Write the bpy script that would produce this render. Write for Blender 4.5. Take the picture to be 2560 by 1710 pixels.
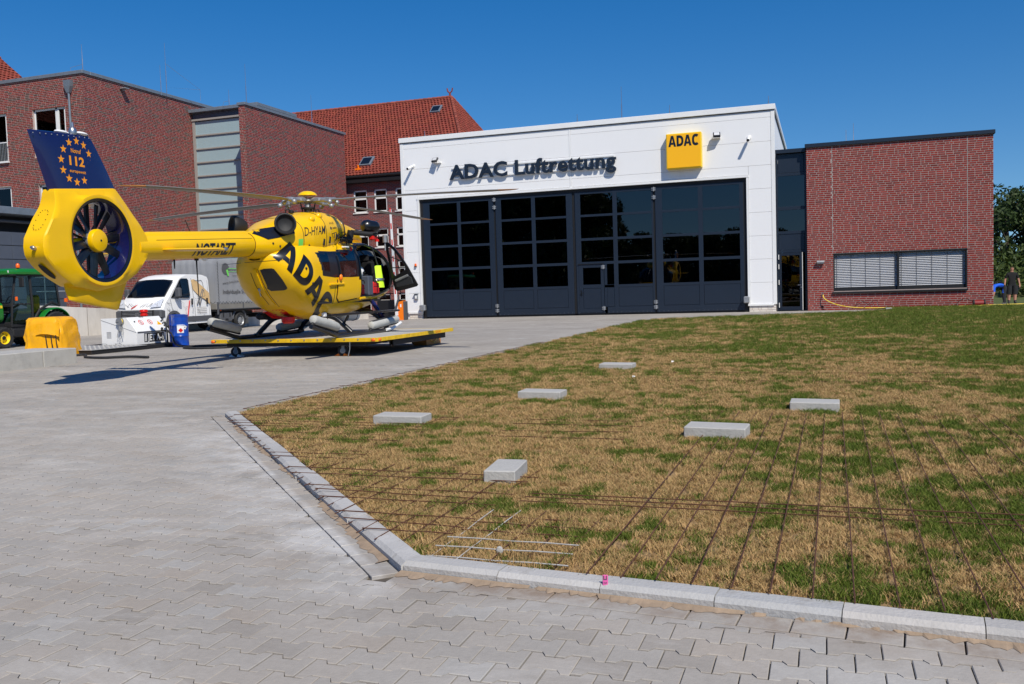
import bpy, math, random
import numpy as np
from mathutils import Vector, Matrix
from math import sin, cos, pi, radians, sqrt, atan2, hypot
random.seed(7); RNG = np.random.default_rng(7)
for _o in list(bpy.data.objects): bpy.data.objects.remove(_o)
SC = bpy.context.scene
COL = SC.collection

# ------------------------------------------------------------------ camera, sky, sun, exposure
cam = bpy.data.cameras.new('camera'); camo = bpy.data.objects.new('camera', cam); COL.objects.link(camo)
cam.sensor_fit = 'HORIZONTAL'; cam.sensor_width = 36.0; cam.lens = 31.597
cam.clip_start = 0.05; cam.clip_end = 3000
_y, _p, _r = radians(-19.1187), radians(3.33457), radians(1.8057)
_f = Vector((sin(_y)*cos(_p), cos(_y)*cos(_p), -sin(_p)))
_rt = Vector((cos(_y), -sin(_y), 0)); _dn = _f.cross(_rt)
_r2 = cos(_r)*_rt + sin(_r)*_dn; _d2 = -sin(_r)*_rt + cos(_r)*_dn
camo.matrix_world = Matrix(((_r2.x, -_d2.x, -_f.x, 0), (_r2.y, -_d2.y, -_f.y, 0), (_r2.z, -_d2.z, -_f.z, 1.25), (0, 0, 0, 1)))
SC.camera = camo

SUN_DIR = Vector((0.60, -0.66, 1.0)).normalized()        # towards the sun
sun = bpy.data.lights.new('sun', 'SUN'); suno = bpy.data.objects.new('sun', sun); COL.objects.link(suno)
sun.energy = 4.9; sun.angle = radians(0.53); sun.color = (1.0, 0.935, 0.82)
suno.rotation_euler = SUN_DIR.to_track_quat('Z', 'Y').to_euler()
world = bpy.data.worlds.new('World'); SC.world = world; world.use_nodes = True
_n = world.node_tree.nodes; _n.clear()
_sky = _n.new('ShaderNodeTexSky'); _sky.sky_type = 'NISHITA'; _sky.sun_disc = False
_sky.sun_elevation = math.asin(SUN_DIR.z); _sky.sun_rotation = atan2(SUN_DIR.x, SUN_DIR.y)
_sky.air_density = 1.15; _sky.dust_density = 0.15; _sky.ozone_density = 3.5; _sky.altitude = 0
_bg = _n.new('ShaderNodeBackground'); _bg.inputs['Strength'].default_value = 0.097
_wo = _n.new('ShaderNodeOutputWorld')
_tc = _n.new('ShaderNodeTexCoord'); _mp = _n.new('ShaderNodeVectorMath'); _mp.operation = 'MULTIPLY_ADD'     # look a little above the haze band
_mp.inputs[1].default_value = (1, 1, 0.95); _mp.inputs[2].default_value = (0, 0, 0.09)
_nv = _n.new('ShaderNodeVectorMath'); _nv.operation = 'NORMALIZE'
_hs = _n.new('ShaderNodeHueSaturation'); _hs.inputs['Saturation'].default_value = 1.44; _hs.inputs['Hue'].default_value = 0.508; _hs.inputs['Value'].default_value = 1.1
_wl = world.node_tree.links
_wl.new(_tc.outputs['Generated'], _mp.inputs[0]); _wl.new(_mp.outputs[0], _nv.inputs[0]); _wl.new(_nv.outputs[0], _sky.inputs['Vector']); _wl.new(_sky.outputs[0], _hs.inputs['Color'])
_wl.new(_hs.outputs[0], _bg.inputs[0]); world.node_tree.links.new(_bg.outputs[0], _wo.inputs[0])
SC.render.engine = 'CYCLES'
SC.view_settings.view_transform = 'Standard'; SC.view_settings.look = 'None'
SC.view_settings.exposure = 0.0; SC.view_settings.gamma = 1.0
SC.view_settings.use_curve_mapping = False
SC.cycles.max_bounces = 8; SC.cycles.transparent_max_bounces = 16
SC.cycles.use_denoising = True

# ------------------------------------------------------------------ materials
MATS = {}
def mat(name, col, rough=0.6, metal=0.0, var=0.0, vscale=3.0, bump=0.0, bscale=30.0, attr=False, spec=0.5, coat=0.0, stretch=None, dirt=None):
    """Principled material; var = noise variation of value, attr = multiply by the per-face 'shade' attribute."""
    m = bpy.data.materials.new(name); m.use_nodes = True; MATS[name] = m
    nt = m.node_tree; N = nt.nodes; Lk = nt.links; b = N['Principled BSDF']
    b.inputs['Roughness'].default_value = rough; b.inputs['Metallic'].default_value = metal
    b.inputs['Specular IOR Level'].default_value = spec; b.inputs['Coat Weight'].default_value = coat
    b.inputs['Coat Roughness'].default_value = 0.05
    c = N.new('ShaderNodeRGB'); c.outputs[0].default_value = (*col, 1); out = c.outputs[0]
    tc = N.new('ShaderNodeTexCoord'); mp = N.new('ShaderNodeMapping'); Lk.new(tc.outputs['Object'], mp.inputs[0])
    if stretch: mp.inputs['Scale'].default_value = stretch
    if attr:
        a = N.new('ShaderNodeAttribute'); a.attribute_name = 'col'
        mx = N.new('ShaderNodeMix'); mx.data_type = 'RGBA'; mx.blend_type = 'MULTIPLY'; mx.inputs[0].default_value = 1
        Lk.new(out, mx.inputs[6]); Lk.new(a.outputs['Color'], mx.inputs[7]); out = mx.outputs[2]
    if var:
        nz = N.new('ShaderNodeTexNoise'); nz.inputs['Scale'].default_value = vscale; nz.inputs['Detail'].default_value = 6
        nz.inputs['Roughness'].default_value = 0.65
        Lk.new(mp.outputs[0], nz.inputs['Vector'])
        mr = N.new('ShaderNodeMapRange'); mr.inputs[1].default_value = 0.3; mr.inputs[2].default_value = 0.7
        mr.inputs[3].default_value = 1 - var; mr.inputs[4].default_value = 1 + var
        Lk.new(nz.outputs['Fac'], mr.inputs[0])
        mx = N.new('ShaderNodeMix'); mx.data_type = 'RGBA'; mx.blend_type = 'MULTIPLY'; mx.inputs[0].default_value = 1
        Lk.new(out, mx.inputs[6]); Lk.new(mr.outputs[0], mx.inputs[7]); out = mx.outputs[2]
    if dirt:                                            # dirt = (colour, scale, low, high): stains with a shape of their own
        nz = N.new('ShaderNodeTexNoise'); nz.inputs['Scale'].default_value = dirt[1]; nz.inputs['Detail'].default_value = 8
        nz.inputs['Roughness'].default_value = 0.7; Lk.new(mp.outputs[0], nz.inputs['Vector'])
        mr = N.new('ShaderNodeMapRange'); mr.inputs[1].default_value = dirt[2]; mr.inputs[2].default_value = dirt[3]
        Lk.new(nz.outputs['Fac'], mr.inputs[0])
        mx = N.new('ShaderNodeMix'); mx.data_type = 'RGBA'; Lk.new(mr.outputs[0], mx.inputs[0])
        Lk.new(out, mx.inputs[6]); mx.inputs[7].default_value = (*dirt[0], 1); out = mx.outputs[2]
    Lk.new(out, b.inputs['Base Color'])
    if bump:
        nz = N.new('ShaderNodeTexNoise'); nz.inputs['Scale'].default_value = bscale; nz.inputs['Detail'].default_value = 5
        Lk.new(mp.outputs[0], nz.inputs['Vector'])
        bp = N.new('ShaderNodeBump'); bp.inputs['Strength'].default_value = bump; bp.inputs['Distance'].default_value = 0.02
        Lk.new(nz.outputs['Fac'], bp.inputs['Height']); Lk.new(bp.outputs[0], b.inputs['Normal'])
    return m

def glass_mat(name, tint, refl=1.0, rough=0.0, wob=0.0):
    """Window glass: tinted see-through plus a Fresnel mirror."""
    m = bpy.data.materials.new(name); m.use_nodes = True; MATS[name] = m
    nt = m.node_tree; N = nt.nodes; Lk = nt.links; N.clear()
    o = N.new('ShaderNodeOutputMaterial'); mx = N.new('ShaderNodeMixShader'); t = N.new('ShaderNodeBsdfTransparent')
    g = N.new('ShaderNodeBsdfGlossy'); fr = N.new('ShaderNodeFresnel'); fr.inputs['IOR'].default_value = 1.52
    t.inputs[0].default_value = (*tint, 1); g.inputs['Roughness'].default_value = rough
    g.inputs['Color'].default_value = (refl, refl, refl, 1)
    mu = N.new('ShaderNodeMath'); mu.operation = 'MULTIPLY'; mu.inputs[1].default_value = 1.6; mu.use_clamp = True
    Lk.new(fr.outputs[0], mu.inputs[0]); Lk.new(mu.outputs[0], mx.inputs[0]); Lk.new(t.outputs[0], mx.inputs[1]); Lk.new(g.outputs[0], mx.inputs[2])
    if wob:
        tc = N.new('ShaderNodeTexCoord'); nz = N.new('ShaderNodeTexNoise'); nz.inputs['Scale'].default_value = 0.9; nz.inputs['Detail'].default_value = 1
        bp = N.new('ShaderNodeBump'); bp.inputs['Strength'].default_value = wob; bp.inputs['Distance'].default_value = 0.05
        Lk.new(tc.outputs['Object'], nz.inputs['Vector']); Lk.new(nz.outputs['Fac'], bp.inputs['Height']); Lk.new(bp.outputs[0], g.inputs['Normal'])
    Lk.new(mx.outputs[0], o.inputs[0]); return m

M = MATS
mat('yellow_paint', (0.86, 0.50, 0.0), 0.3, var=0.04, vscale=1.5, coat=0.15, spec=0.35)
mat('navy_paint', (0.008, 0.010, 0.075), 0.25, coat=0.5)
mat('black_paint', (0.006, 0.007, 0.010), 0.3, coat=0.2)
mat('black_rubber', (0.018, 0.018, 0.019), 0.75, var=0.25, vscale=8, bump=0.2, bscale=60)
mat('black_matt', (0.010, 0.010, 0.011), 0.65, var=0.2, vscale=10)
mat('interior_dark', (0.012, 0.012, 0.013), 0.8)
mat('red_paint', (0.62, 0.012, 0.008), 0.35)
mat('tail_red', (0.22, 0.012, 0.010), 0.5)
mat('red_fabric', (0.55, 0.010, 0.012), 0.8, var=0.15, vscale=20, bump=0.3, bscale=80)
mat('orange_star', (0.90, 0.33, 0.01), 0.5)
mat('blade_grey', (0.20, 0.19, 0.17), 0.45, var=0.1, vscale=2)
mat('blade_tip', (0.46, 0.19, 0.04), 0.5)
mat('shield_paint', (0.006, 0.008, 0.016), 0.35)
mat('metal', (0.45, 0.45, 0.46), 0.35, 0.9, var=0.15, vscale=12)
mat('steel_dull', (0.34, 0.35, 0.36), 0.5, 0.6, var=0.2, vscale=8)
mat('zinc', (0.20, 0.235, 0.27), 0.5, 0.4, var=0.12, vscale=5)
mat('pad_grey', (0.42, 0.42, 0.39), 0.75, var=0.12, vscale=6, bump=0.2, bscale=40)
mat('pad_dark', (0.03, 0.032, 0.036), 0.7)
mat('white_paint', (0.78, 0.78, 0.77), 0.4, var=0.03, vscale=2, coat=0.2)
mat('white_panel', (0.80, 0.80, 0.80), 0.5, var=0.015, vscale=0.6, dirt=((0.62, 0.61, 0.58), 0.8, 0.66, 0.9), stretch=(1, 1, 0.25))
mat('white_plastic', (0.80, 0.80, 0.79), 0.4)
mat('anthracite', (0.009, 0.0165, 0.031), 0.42, var=0.06, vscale=1.0)
mat('seal_black', (0.004, 0.004, 0.005), 0.6)
mat('sign_yellow', (0.95, 0.47, 0.003), 0.4)
mat('brick_new', (0.215, 0.022, 0.014), 0.85, attr=True, var=0.18, vscale=9, bump=0.3, bscale=50, dirt=((0.26, 0.09, 0.075), 1.3, 0.68, 0.9))
mat('mortar_new', (0.37, 0.30, 0.27), 0.95, var=0.12, vscale=6)
mat('brick_old', (0.215, 0.026, 0.017), 0.85, attr=True, var=0.15, vscale=5)
mat('mortar_old', (0.46, 0.36, 0.32), 0.95, var=0.15, vscale=3)
mat('brick_white', (0.66, 0.61, 0.54), 0.8, attr=True, var=0.05, vscale=8)
mat('concrete', (0.40, 0.39, 0.365), 0.85, var=0.10, vscale=3, bump=0.25, bscale=45, dirt=((0.27, 0.26, 0.24), 5, 0.55, 0.85))
mat('concrete_wall', (0.52, 0.49, 0.45), 0.85, var=0.10, vscale=1.2, bump=0.1, bscale=30, stretch=(1.6, 1.6, 0.3), dirt=((0.36, 0.33, 0.30), 1.5, 0.5, 0.85))
mat('kerb', (0.40, 0.39, 0.375), 0.85, attr=True, var=0.08, vscale=6, bump=0.25, bscale=70, dirt=((0.27, 0.25, 0.22), 9, 0.56, 0.8))
mat('rust', (0.085, 0.030, 0.014), 0.85, var=0.4, vscale=14)
mat('rod_white', (0.40, 0.39, 0.37), 0.7, var=0.2, vscale=12)
mat('soil', (0.075, 0.052, 0.034), 0.95, var=0.35, vscale=9, bump=0.6, bscale=35)
mat('sand', (0.30, 0.22, 0.15), 0.95, var=0.2, vscale=12)
mat('tractor_green', (0.010, 0.165, 0.018), 0.28, coat=0.4)
mat('tractor_yellow', (0.85, 0.60, 0.01), 0.4)
mat('tarp', (0.84, 0.40, 0.008), 0.26, var=0.08, vscale=3, bump=1.0, bscale=5)
mat('drum_blue', (0.006, 0.055, 0.36), 0.3, coat=0.3, var=0.05)
mat('truck_tarp', (0.27, 0.275, 0.285), 0.6, var=0.10, vscale=1.3, bump=0.25, bscale=2.2, stretch=(1, 1, 0.35))
mat('plastic_grey', (0.075, 0.078, 0.086), 0.6)
mat('orange_plastic', (0.90, 0.20, 0.004), 0.4)
mat('green_print', (0.16, 0.62, 0.10), 0.6)
mat('dark_print', (0.09, 0.09, 0.095), 0.6)
mat('light_wood', (0.62, 0.42, 0.20), 0.6, var=0.12, vscale=2)
mat('hivis', (0.62, 0.95, 0.03), 0.7)
mat('skin', (0.42, 0.20, 0.13), 0.6)
mat('hair', (0.10, 0.055, 0.028), 0.8)
mat('black_cloth', (0.004, 0.004, 0.005), 0.9)
mat('blue_cloth', (0.006, 0.10, 0.62), 0.85, var=0.08, vscale=8)
mat('work_cloth', (0.010, 0.011, 0.013), 0.9, var=0.3, vscale=7)
mat('hose_yellow', (0.80, 0.58, 0.05), 0.5)
mat('pink', (0.75, 0.12, 0.38), 0.5)
mat('curtain', (0.38, 0.12, 0.045), 0.9)
mat('blind', (0.62, 0.63, 0.66), 0.4, 0.1)
mat('grey_panel', (0.075, 0.088, 0.115), 0.45, var=0.05, vscale=1.5)
mat('roof_tile', (0.205, 0.034, 0.018), 0.75, attr=True, var=0.15, vscale=2.0, dirt=((0.38, 0.14, 0.05), 1.6, 0.66, 0.85))
mat('gutter_dark', (0.008, 0.008, 0.009), 0.5)
mat('stair_panel', (0.30, 0.40, 0.43), 0.18, var=0.02)
mat('stair_frame', (0.30, 0.275, 0.25), 0.5)
mat('asphalt', (0.22, 0.215, 0.205), 0.9, var=0.1, vscale=4)
mat('window_white', (0.74, 0.74, 0.73), 0.4)
mat('room', (0.16, 0.155, 0.15), 0.9)
mat('lamp_glass', (0.6, 0.6, 0.6), 0.1)
mat('beacon', (0.85, 0.13, 0.01), 0.25)
mat('headlamp', (0.75, 0.77, 0.80), 0.12, 0.3, var=0.3, vscale=30)
glass_mat('glass_hangar', (0.30, 0.33, 0.36), 0.85, wob=0.012)
glass_mat('glass_window', (0.75, 0.78, 0.80), 0.5)
mat('tread', (0.30, 0.30, 0.30), 0.6)
glass_mat('glass_link', (0.03, 0.035, 0.045), 0.95)
glass_mat('glass_dark', (0.05, 0.055, 0.065), 0.5)
glass_mat('glass_clear', (0.80, 0.84, 0.86), 0.6)
glass_mat('glass_heli', (0.30, 0.34, 0.42), 0.8)
glass_mat('glass_tractor', (0.50, 0.66, 0.68), 0.8)

# ------------------------------------------------------------------ mesh helpers
class MB:
    """Collects shapes and links them as ONE mesh object."""
    def __init__(s): s.v = []; s.f = []; s.m = []; s.c = []; s.sm = []; s.mi = 0; s.col = (1, 1, 1); s.smooth = False
    def add(s, vs, fs, T=None):
        o = len(s.v)
        if T is not None: vs = [tuple(T @ Vector(p)) for p in vs]
        s.v.extend(vs)
        for f in fs:
            s.f.append(tuple(i+o for i in f)); s.m.append(s.mi); s.c.append(s.col); s.sm.append(s.smooth)
        return s
    def box(s, x0, y0, z0, x1, y1, z1, T=None):
        vs = [(x0,y0,z0),(x1,y0,z0),(x1,y1,z0),(x0,y1,z0),(x0,y0,z1),(x1,y0,z1),(x1,y1,z1),(x0,y1,z1)]
        return s.add(vs, [(0,3,2,1),(4,5,6,7),(0,1,5,4),(1,2,6,5),(2,3,7,6),(3,0,4,7)], T)
    def bbox(s, x0, y0, z0, x1, y1, z1, b=0.01, T=None):
        """box with chamfered edges"""
        vs = []
        for z, i in ((z0, b), (z0+b, 0), (z1-b, 0), (z1, b)):
            for (x, y) in ((x0+i+b,y0+i),(x1-i-b,y0+i),(x1-i,y0+i+b),(x1-i,y1-i-b),(x1-i-b,y1-i),(x0+i+b,y1-i),(x0+i,y1-i-b),(x0+i,y0+i+b)):
                vs.append((x, y, z))
        fs = [tuple(reversed(range(8))), tuple(range(24, 32))]
        for r in range(3):
            for k in range(8): fs.append((r*8+k, r*8+(k+1) % 8, (r+1)*8+(k+1) % 8, (r+1)*8+k))
        return s.add(vs, fs, T)
    def prism(s, poly, a, b, axis='z', T=None):
        """poly extruded along an axis from a to b; poly in the two other axes (x,y) / (x,z) / (y,z)"""
        def P(u, v, w): return (u, v, w) if axis == 'z' else ((u, w, v) if axis == 'y' else (w, u, v))
        n = len(poly); vs = [P(u, v, a) for u, v in poly] + [P(u, v, b) for u, v in poly]
        fs = [tuple(range(n)), tuple(range(2*n-1, n-1, -1))] + [(i, n+i, n+(i+1) % n, (i+1) % n) for i in range(n)]
        area = sum(poly[i][0]*poly[(i+1) % n][1]-poly[(i+1) % n][0]*poly[i][1] for i in range(n))
        flip = (area > 0) != (axis == 'y')
        if (b < a): flip = not flip
        if flip: fs = [tuple(reversed(f)) for f in fs]
        return s.add(vs, fs, T)
    def tube(s, pts, r, n=8, caps=True, closed=False, T=None):
        pts = [Vector(p) for p in pts]; k = len(pts); rs = r if isinstance(r, (list, tuple)) else [r]*k
        vs = []; up = None
        for i, p in enumerate(pts):
            if closed: d = pts[(i+1) % k]-pts[i-1]
            else: d = pts[min(i+1, k-1)]-pts[max(i-1, 0)]
            d.normalize()
            if up is None: up = Vector((0, 0, 1)) if abs(d.z) < 0.9 else Vector((1, 0, 0))
            u = (up-d*up.dot(d)).normalized(); w = d.cross(u); up = u
            for j in range(n):
                a = 2*pi*j/n; vs.append(tuple(p+(u*cos(a)+w*sin(a))*rs[i]))
        fs = []
        for i in range(k if closed else k-1):
            i2 = (i+1) % k
            for j in range(n): fs.append((i*n+j, i*n+(j+1) % n, i2*n+(j+1) % n, i2*n+j))
        if caps and not closed: fs += [tuple(reversed(range(n))), tuple(range((k-1)*n, k*n))]
        sm = s.smooth; s.smooth = True; s.add(vs, fs, T); s.smooth = sm; return s
    def cyl(s, a, b, r, n=16, r2=None, T=None): return s.tube([a, b], [r, r if r2 is None else r2], n, T=T)
    def lathe(s, prof, n=24, T=None, caps=False):
        """profile [(r,z)] about z"""
        vs = [(r*cos(2*pi*j/n), r*sin(2*pi*j/n), z) for r, z in prof for j in range(n)]; fs = []
        for i in range(len(prof)-1):
            for j in range(n): fs.append((i*n+j, i*n+(j+1) % n, (i+1)*n+(j+1) % n, (i+1)*n+j))
        if caps: fs += [tuple(reversed(range(n))), tuple(range((len(prof)-1)*n, len(prof)*n))]
        sm = s.smooth; s.smooth = True; s.add(vs, fs, T); s.smooth = sm; return s
    def loft(s, rings, caps=True, T=None, closed=True):
        n = len(rings[0]); vs = [tuple(p) for r in rings for p in r]; fs = []
        for i in range(len(rings)-1):
            for j in range(n if closed else n-1): fs.append((i*n+j, i*n+(j+1) % n, (i+1)*n+(j+1) % n, (i+1)*n+j))
        if caps: fs += [tuple(reversed(range(n))), tuple(range((len(rings)-1)*n, len(rings)*n))]
        return s.add(vs, fs, T)
    def ball(s, c, r, n=12, T=None):
        rx, ry, rz = r if isinstance(r, (tuple, list)) else (r, r, r)
        rings = []
        for i in range(n//2+1):
            t = -pi/2+pi*i/(n//2); cr = max(cos(t), 1e-3)
            rings.append([(c[0]+rx*cr*cos(2*pi*j/n), c[1]+ry*cr*sin(2*pi*j/n), c[2]+rz*sin(t)) for j in range(n)])
        sm = s.smooth; s.smooth = True; s.loft(rings, True, T); s.smooth = sm; return s
    def quad(s, a, b, c, d, T=None): return s.add([a, b, c, d], [(0, 1, 2, 3)], T)
    def mesh(s, name, mats):
        me = bpy.data.meshes.new(name); me.from_pydata(s.v, [], s.f)
        for m in (mats if isinstance(mats, (list, tuple)) else [mats]): me.materials.append(MATS[m] if isinstance(m, str) else m)
        me.polygons.foreach_set('material_index', s.m); me.polygons.foreach_set('use_smooth', s.sm)
        if any(c != (1, 1, 1) for c in s.c) or any(x.name in ATTR_MATS for x in me.materials):
            at = me.color_attributes.new('col', 'FLOAT_COLOR', 'CORNER')
            tot = np.array([len(f) for f in s.f]); cc = np.repeat(np.array(s.c, float), tot, axis=0)
            at.data.foreach_set('color', np.hstack([cc, np.ones((len(cc), 1))]).astype(np.float32).ravel())
        if any(s.sm): me.set_sharp_from_angle(angle=radians(40))
        me.update(); return me
    def build(s, name, mats, parent=None, kind=None, loc=None, label=None):
        o = bpy.data.objects.new(name, s.mesh(name, mats)); COL.objects.link(o)
        if parent is not None: o.parent = parent
        if kind: o['kind'] = kind
        if loc: o.location = loc
        if label: o['label'] = label
        return o
ATTR_MATS = {'brick_new', 'brick_old', 'brick_white', 'roof_tile', 'kerb', 'paver'}

def thing(name, label, cat, loc=(0, 0, 0), rz=0.0, group=None):
    o = bpy.data.objects.new(name, None); COL.objects.link(o); o.empty_display_size = 0.2
    o.location = loc; o.rotation_euler = (0, 0, rz); o['label'] = label; o['category'] = cat
    if group: o['group'] = group
    return o
def tag(o, label, cat, group=None, kind=None):
    o['label'] = label; o['category'] = cat
    if group: o['group'] = group
    if kind: o['kind'] = kind
    return o
def link(name, me, parent=None, loc=None, rz=None):
    o = bpy.data.objects.new(name, me); COL.objects.link(o)
    if parent is not None: o.parent = parent
    if loc is not None: o.location = loc
    if rz is not None: o.rotation_euler = (0, 0, rz)
    return o
def copy_tree(o, parent=None):
    c = o.copy(); COL.objects.link(c)
    if parent is not None: c.parent = parent
    for ch in [x for x in o.children]: copy_tree(ch, c)
    return c

def text_mesh(body, bold=0.0, spacing=1.0, shear=0.0, res=3):
    """flat glyph outline triangles of a line of text, normalised: x 0..w (cap height 1), returns (verts, faces, width)"""
    cu = bpy.data.curves.new('text', 'FONT'); cu.body = body; cu.size = 1.0; cu.offset = bold; cu.space_character = spacing
    cu.shear = shear; cu.resolution_u = res; cu.fill_mode = 'FRONT'
    ob = bpy.data.objects.new('text', cu); COL.objects.link(ob)
    me = bpy.data.meshes.new_from_object(ob)
    v = np.array([p.co[:] for p in me.vertices]); f = [tuple(p.vertices) for p in me.polygons]
    bpy.data.objects.remove(ob); bpy.data.curves.remove(cu); bpy.data.meshes.remove(me)
    cu = bpy.data.curves.new('text', 'FONT'); cu.body = 'H'; cu.size = 1.0; cu.offset = bold; ob = bpy.data.objects.new('text', cu); COL.objects.link(ob)
    me = bpy.data.meshes.new_from_object(ob); h = np.array([p.co[:] for p in me.vertices]); y0, y1 = h[:, 1].min(), h[:, 1].max()
    bpy.data.objects.remove(ob); bpy.data.curves.remove(cu); bpy.data.meshes.remove(me)
    v = (v-np.array([v[:, 0].min(), y0, 0]))/(y1-y0)
    return v, f, v[:, 0].max()
def heavy_text(word, gap=0.07):
    """broad block capitals A, C, D as simple strips, cap height 1"""
    V = []; F = []; x0 = 0.0
    def q(pts, idx): n = len(V); V.extend([(x0+p[0], p[1]) for p in pts]); F.extend([tuple(i+n for i in f) for f in idx])
    def arc(cx, cy, ro, ri, t0, t1, n=18):
        P = []
        for k in range(n+1):
            t = t0+(t1-t0)*k/n; c, s = cos(t), sin(t); e = 0.82; c, s = np.sign(c)*abs(c)**e, np.sign(s)*abs(s)**e
            P += [(cx+ro[0]*c, cy+ro[1]*s), (cx+ri[0]*c, cy+ri[1]*s)]
        q(P, [(2*k, 2*k+2, 2*k+3, 2*k+1) for k in range(n)])
    for ch in word:
        if ch == 'A':
            q([(0, 0), (0.28, 0), (0.5, 0.72), (0.5, 1), (0.335, 1)], [(0, 1, 2, 3, 4)]); q([(0.98, 0), (0.70, 0), (0.5, 0.72), (0.5, 1), (0.645, 1)], [(4, 3, 2, 1, 0)]); q([(0.337, 0.19), (0.643, 0.19), (0.586, 0.38), (0.394, 0.38)], [(0, 1, 2, 3)]); w = 0.98
        elif ch == 'D': q([(0, 0), (0.27, 0), (0.27, 1), (0, 1)], [(0, 1, 2, 3)]); arc(0.27, 0.5, (0.60, 0.5), (0.33, 0.27), -pi/2, pi/2); w = 0.87
        else: arc(0.46, 0.5, (0.47, 0.52), (0.20, 0.28), radians(48), radians(312)); w = 0.86
        x0 += w+gap*(0.3 if ch == 'D' else 1)
    return np.array([(a, b, 0) for a, b in V]), F, x0-gap
def flat_text(mb, body, origin, ux, uz, height, width=None, bold=0.0, spacing=1.0, shear=0.0, depth=0.0, mid=False):
    """text laid in the plane (ux, uz) from origin (lower left); depth extrudes towards the normal"""
    v, f, w = text_mesh(body, bold, spacing, shear); ux = Vector(ux); uz = Vector(uz); n = ux.cross(uz)
    k = height if width is None else width/w; o = Vector(origin)
    if mid: o = o-ux*(k*w/2)
    P = [o+ux*(k*p[0])+uz*(height*p[1]) for p in v]
    if not depth: mb.add([tuple(p) for p in P], f); return
    # extrude: front + side walls along boundary edges
    from collections import Counter
    cnt = Counter()
    for q in f:
        for i in range(len(q)): cnt[tuple(sorted((q[i], q[(i+1) % len(q)])))] += 1
    N0 = len(P); vs = [tuple(p) for p in P]+[tuple(p+n*depth) for p in P]
    fs = [tuple(i+N0 for i in q) for q in f]
    for q in f:
        for i in range(len(q)):
            a, b = q[i], q[(i+1) % len(q)]
            if cnt[tuple(sorted((a, b)))] == 1: fs.append((a, b, b+N0, a+N0))
    mb.add(vs, fs)
# ------------------------------------------------------------------ ground, paving, kerbs, lawn
def pos_noise(N, Lk, scale, detail=6, rough=0.65, stretch=None, dist=0.0):
    g = N.new('ShaderNodeNewGeometry'); nz = N.new('ShaderNodeTexNoise')
    nz.inputs['Scale'].default_value = scale; nz.inputs['Detail'].default_value = detail; nz.inputs['Roughness'].default_value = rough
    nz.inputs['Distortion'].default_value = dist
    if stretch:
        mp = N.new('ShaderNodeMapping'); mp.inputs['Scale'].default_value = stretch
        Lk.new(g.outputs['Position'], mp.inputs[0]); Lk.new(mp.outputs[0], nz.inputs['Vector'])
    else: Lk.new(g.outputs['Position'], nz.inputs['Vector'])
    return nz.outputs['Fac']
def rng_node(N, Lk, src, a, b, c, d):
    mr = N.new('ShaderNodeMapRange'); Lk.new(src, mr.inputs[0])
    for i, v in enumerate((a, b, c, d)): mr.inputs[i+1].default_value = v
    return mr.outputs[0]
def mixc(N, Lk, fac, A, B, mode='MIX'):
    mx = N.new('ShaderNodeMix'); mx.data_type = 'RGBA'; mx.blend_type = mode
    for s, i in ((fac, 0), (A, 6), (B, 7)):
        if isinstance(s, (int, float)): mx.inputs[i].default_value = s
        elif isinstance(s, tuple): mx.inputs[i].default_value = (*s, 1)
        else: Lk.new(s, mx.inputs[i])
    return mx.outputs[2]
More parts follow.
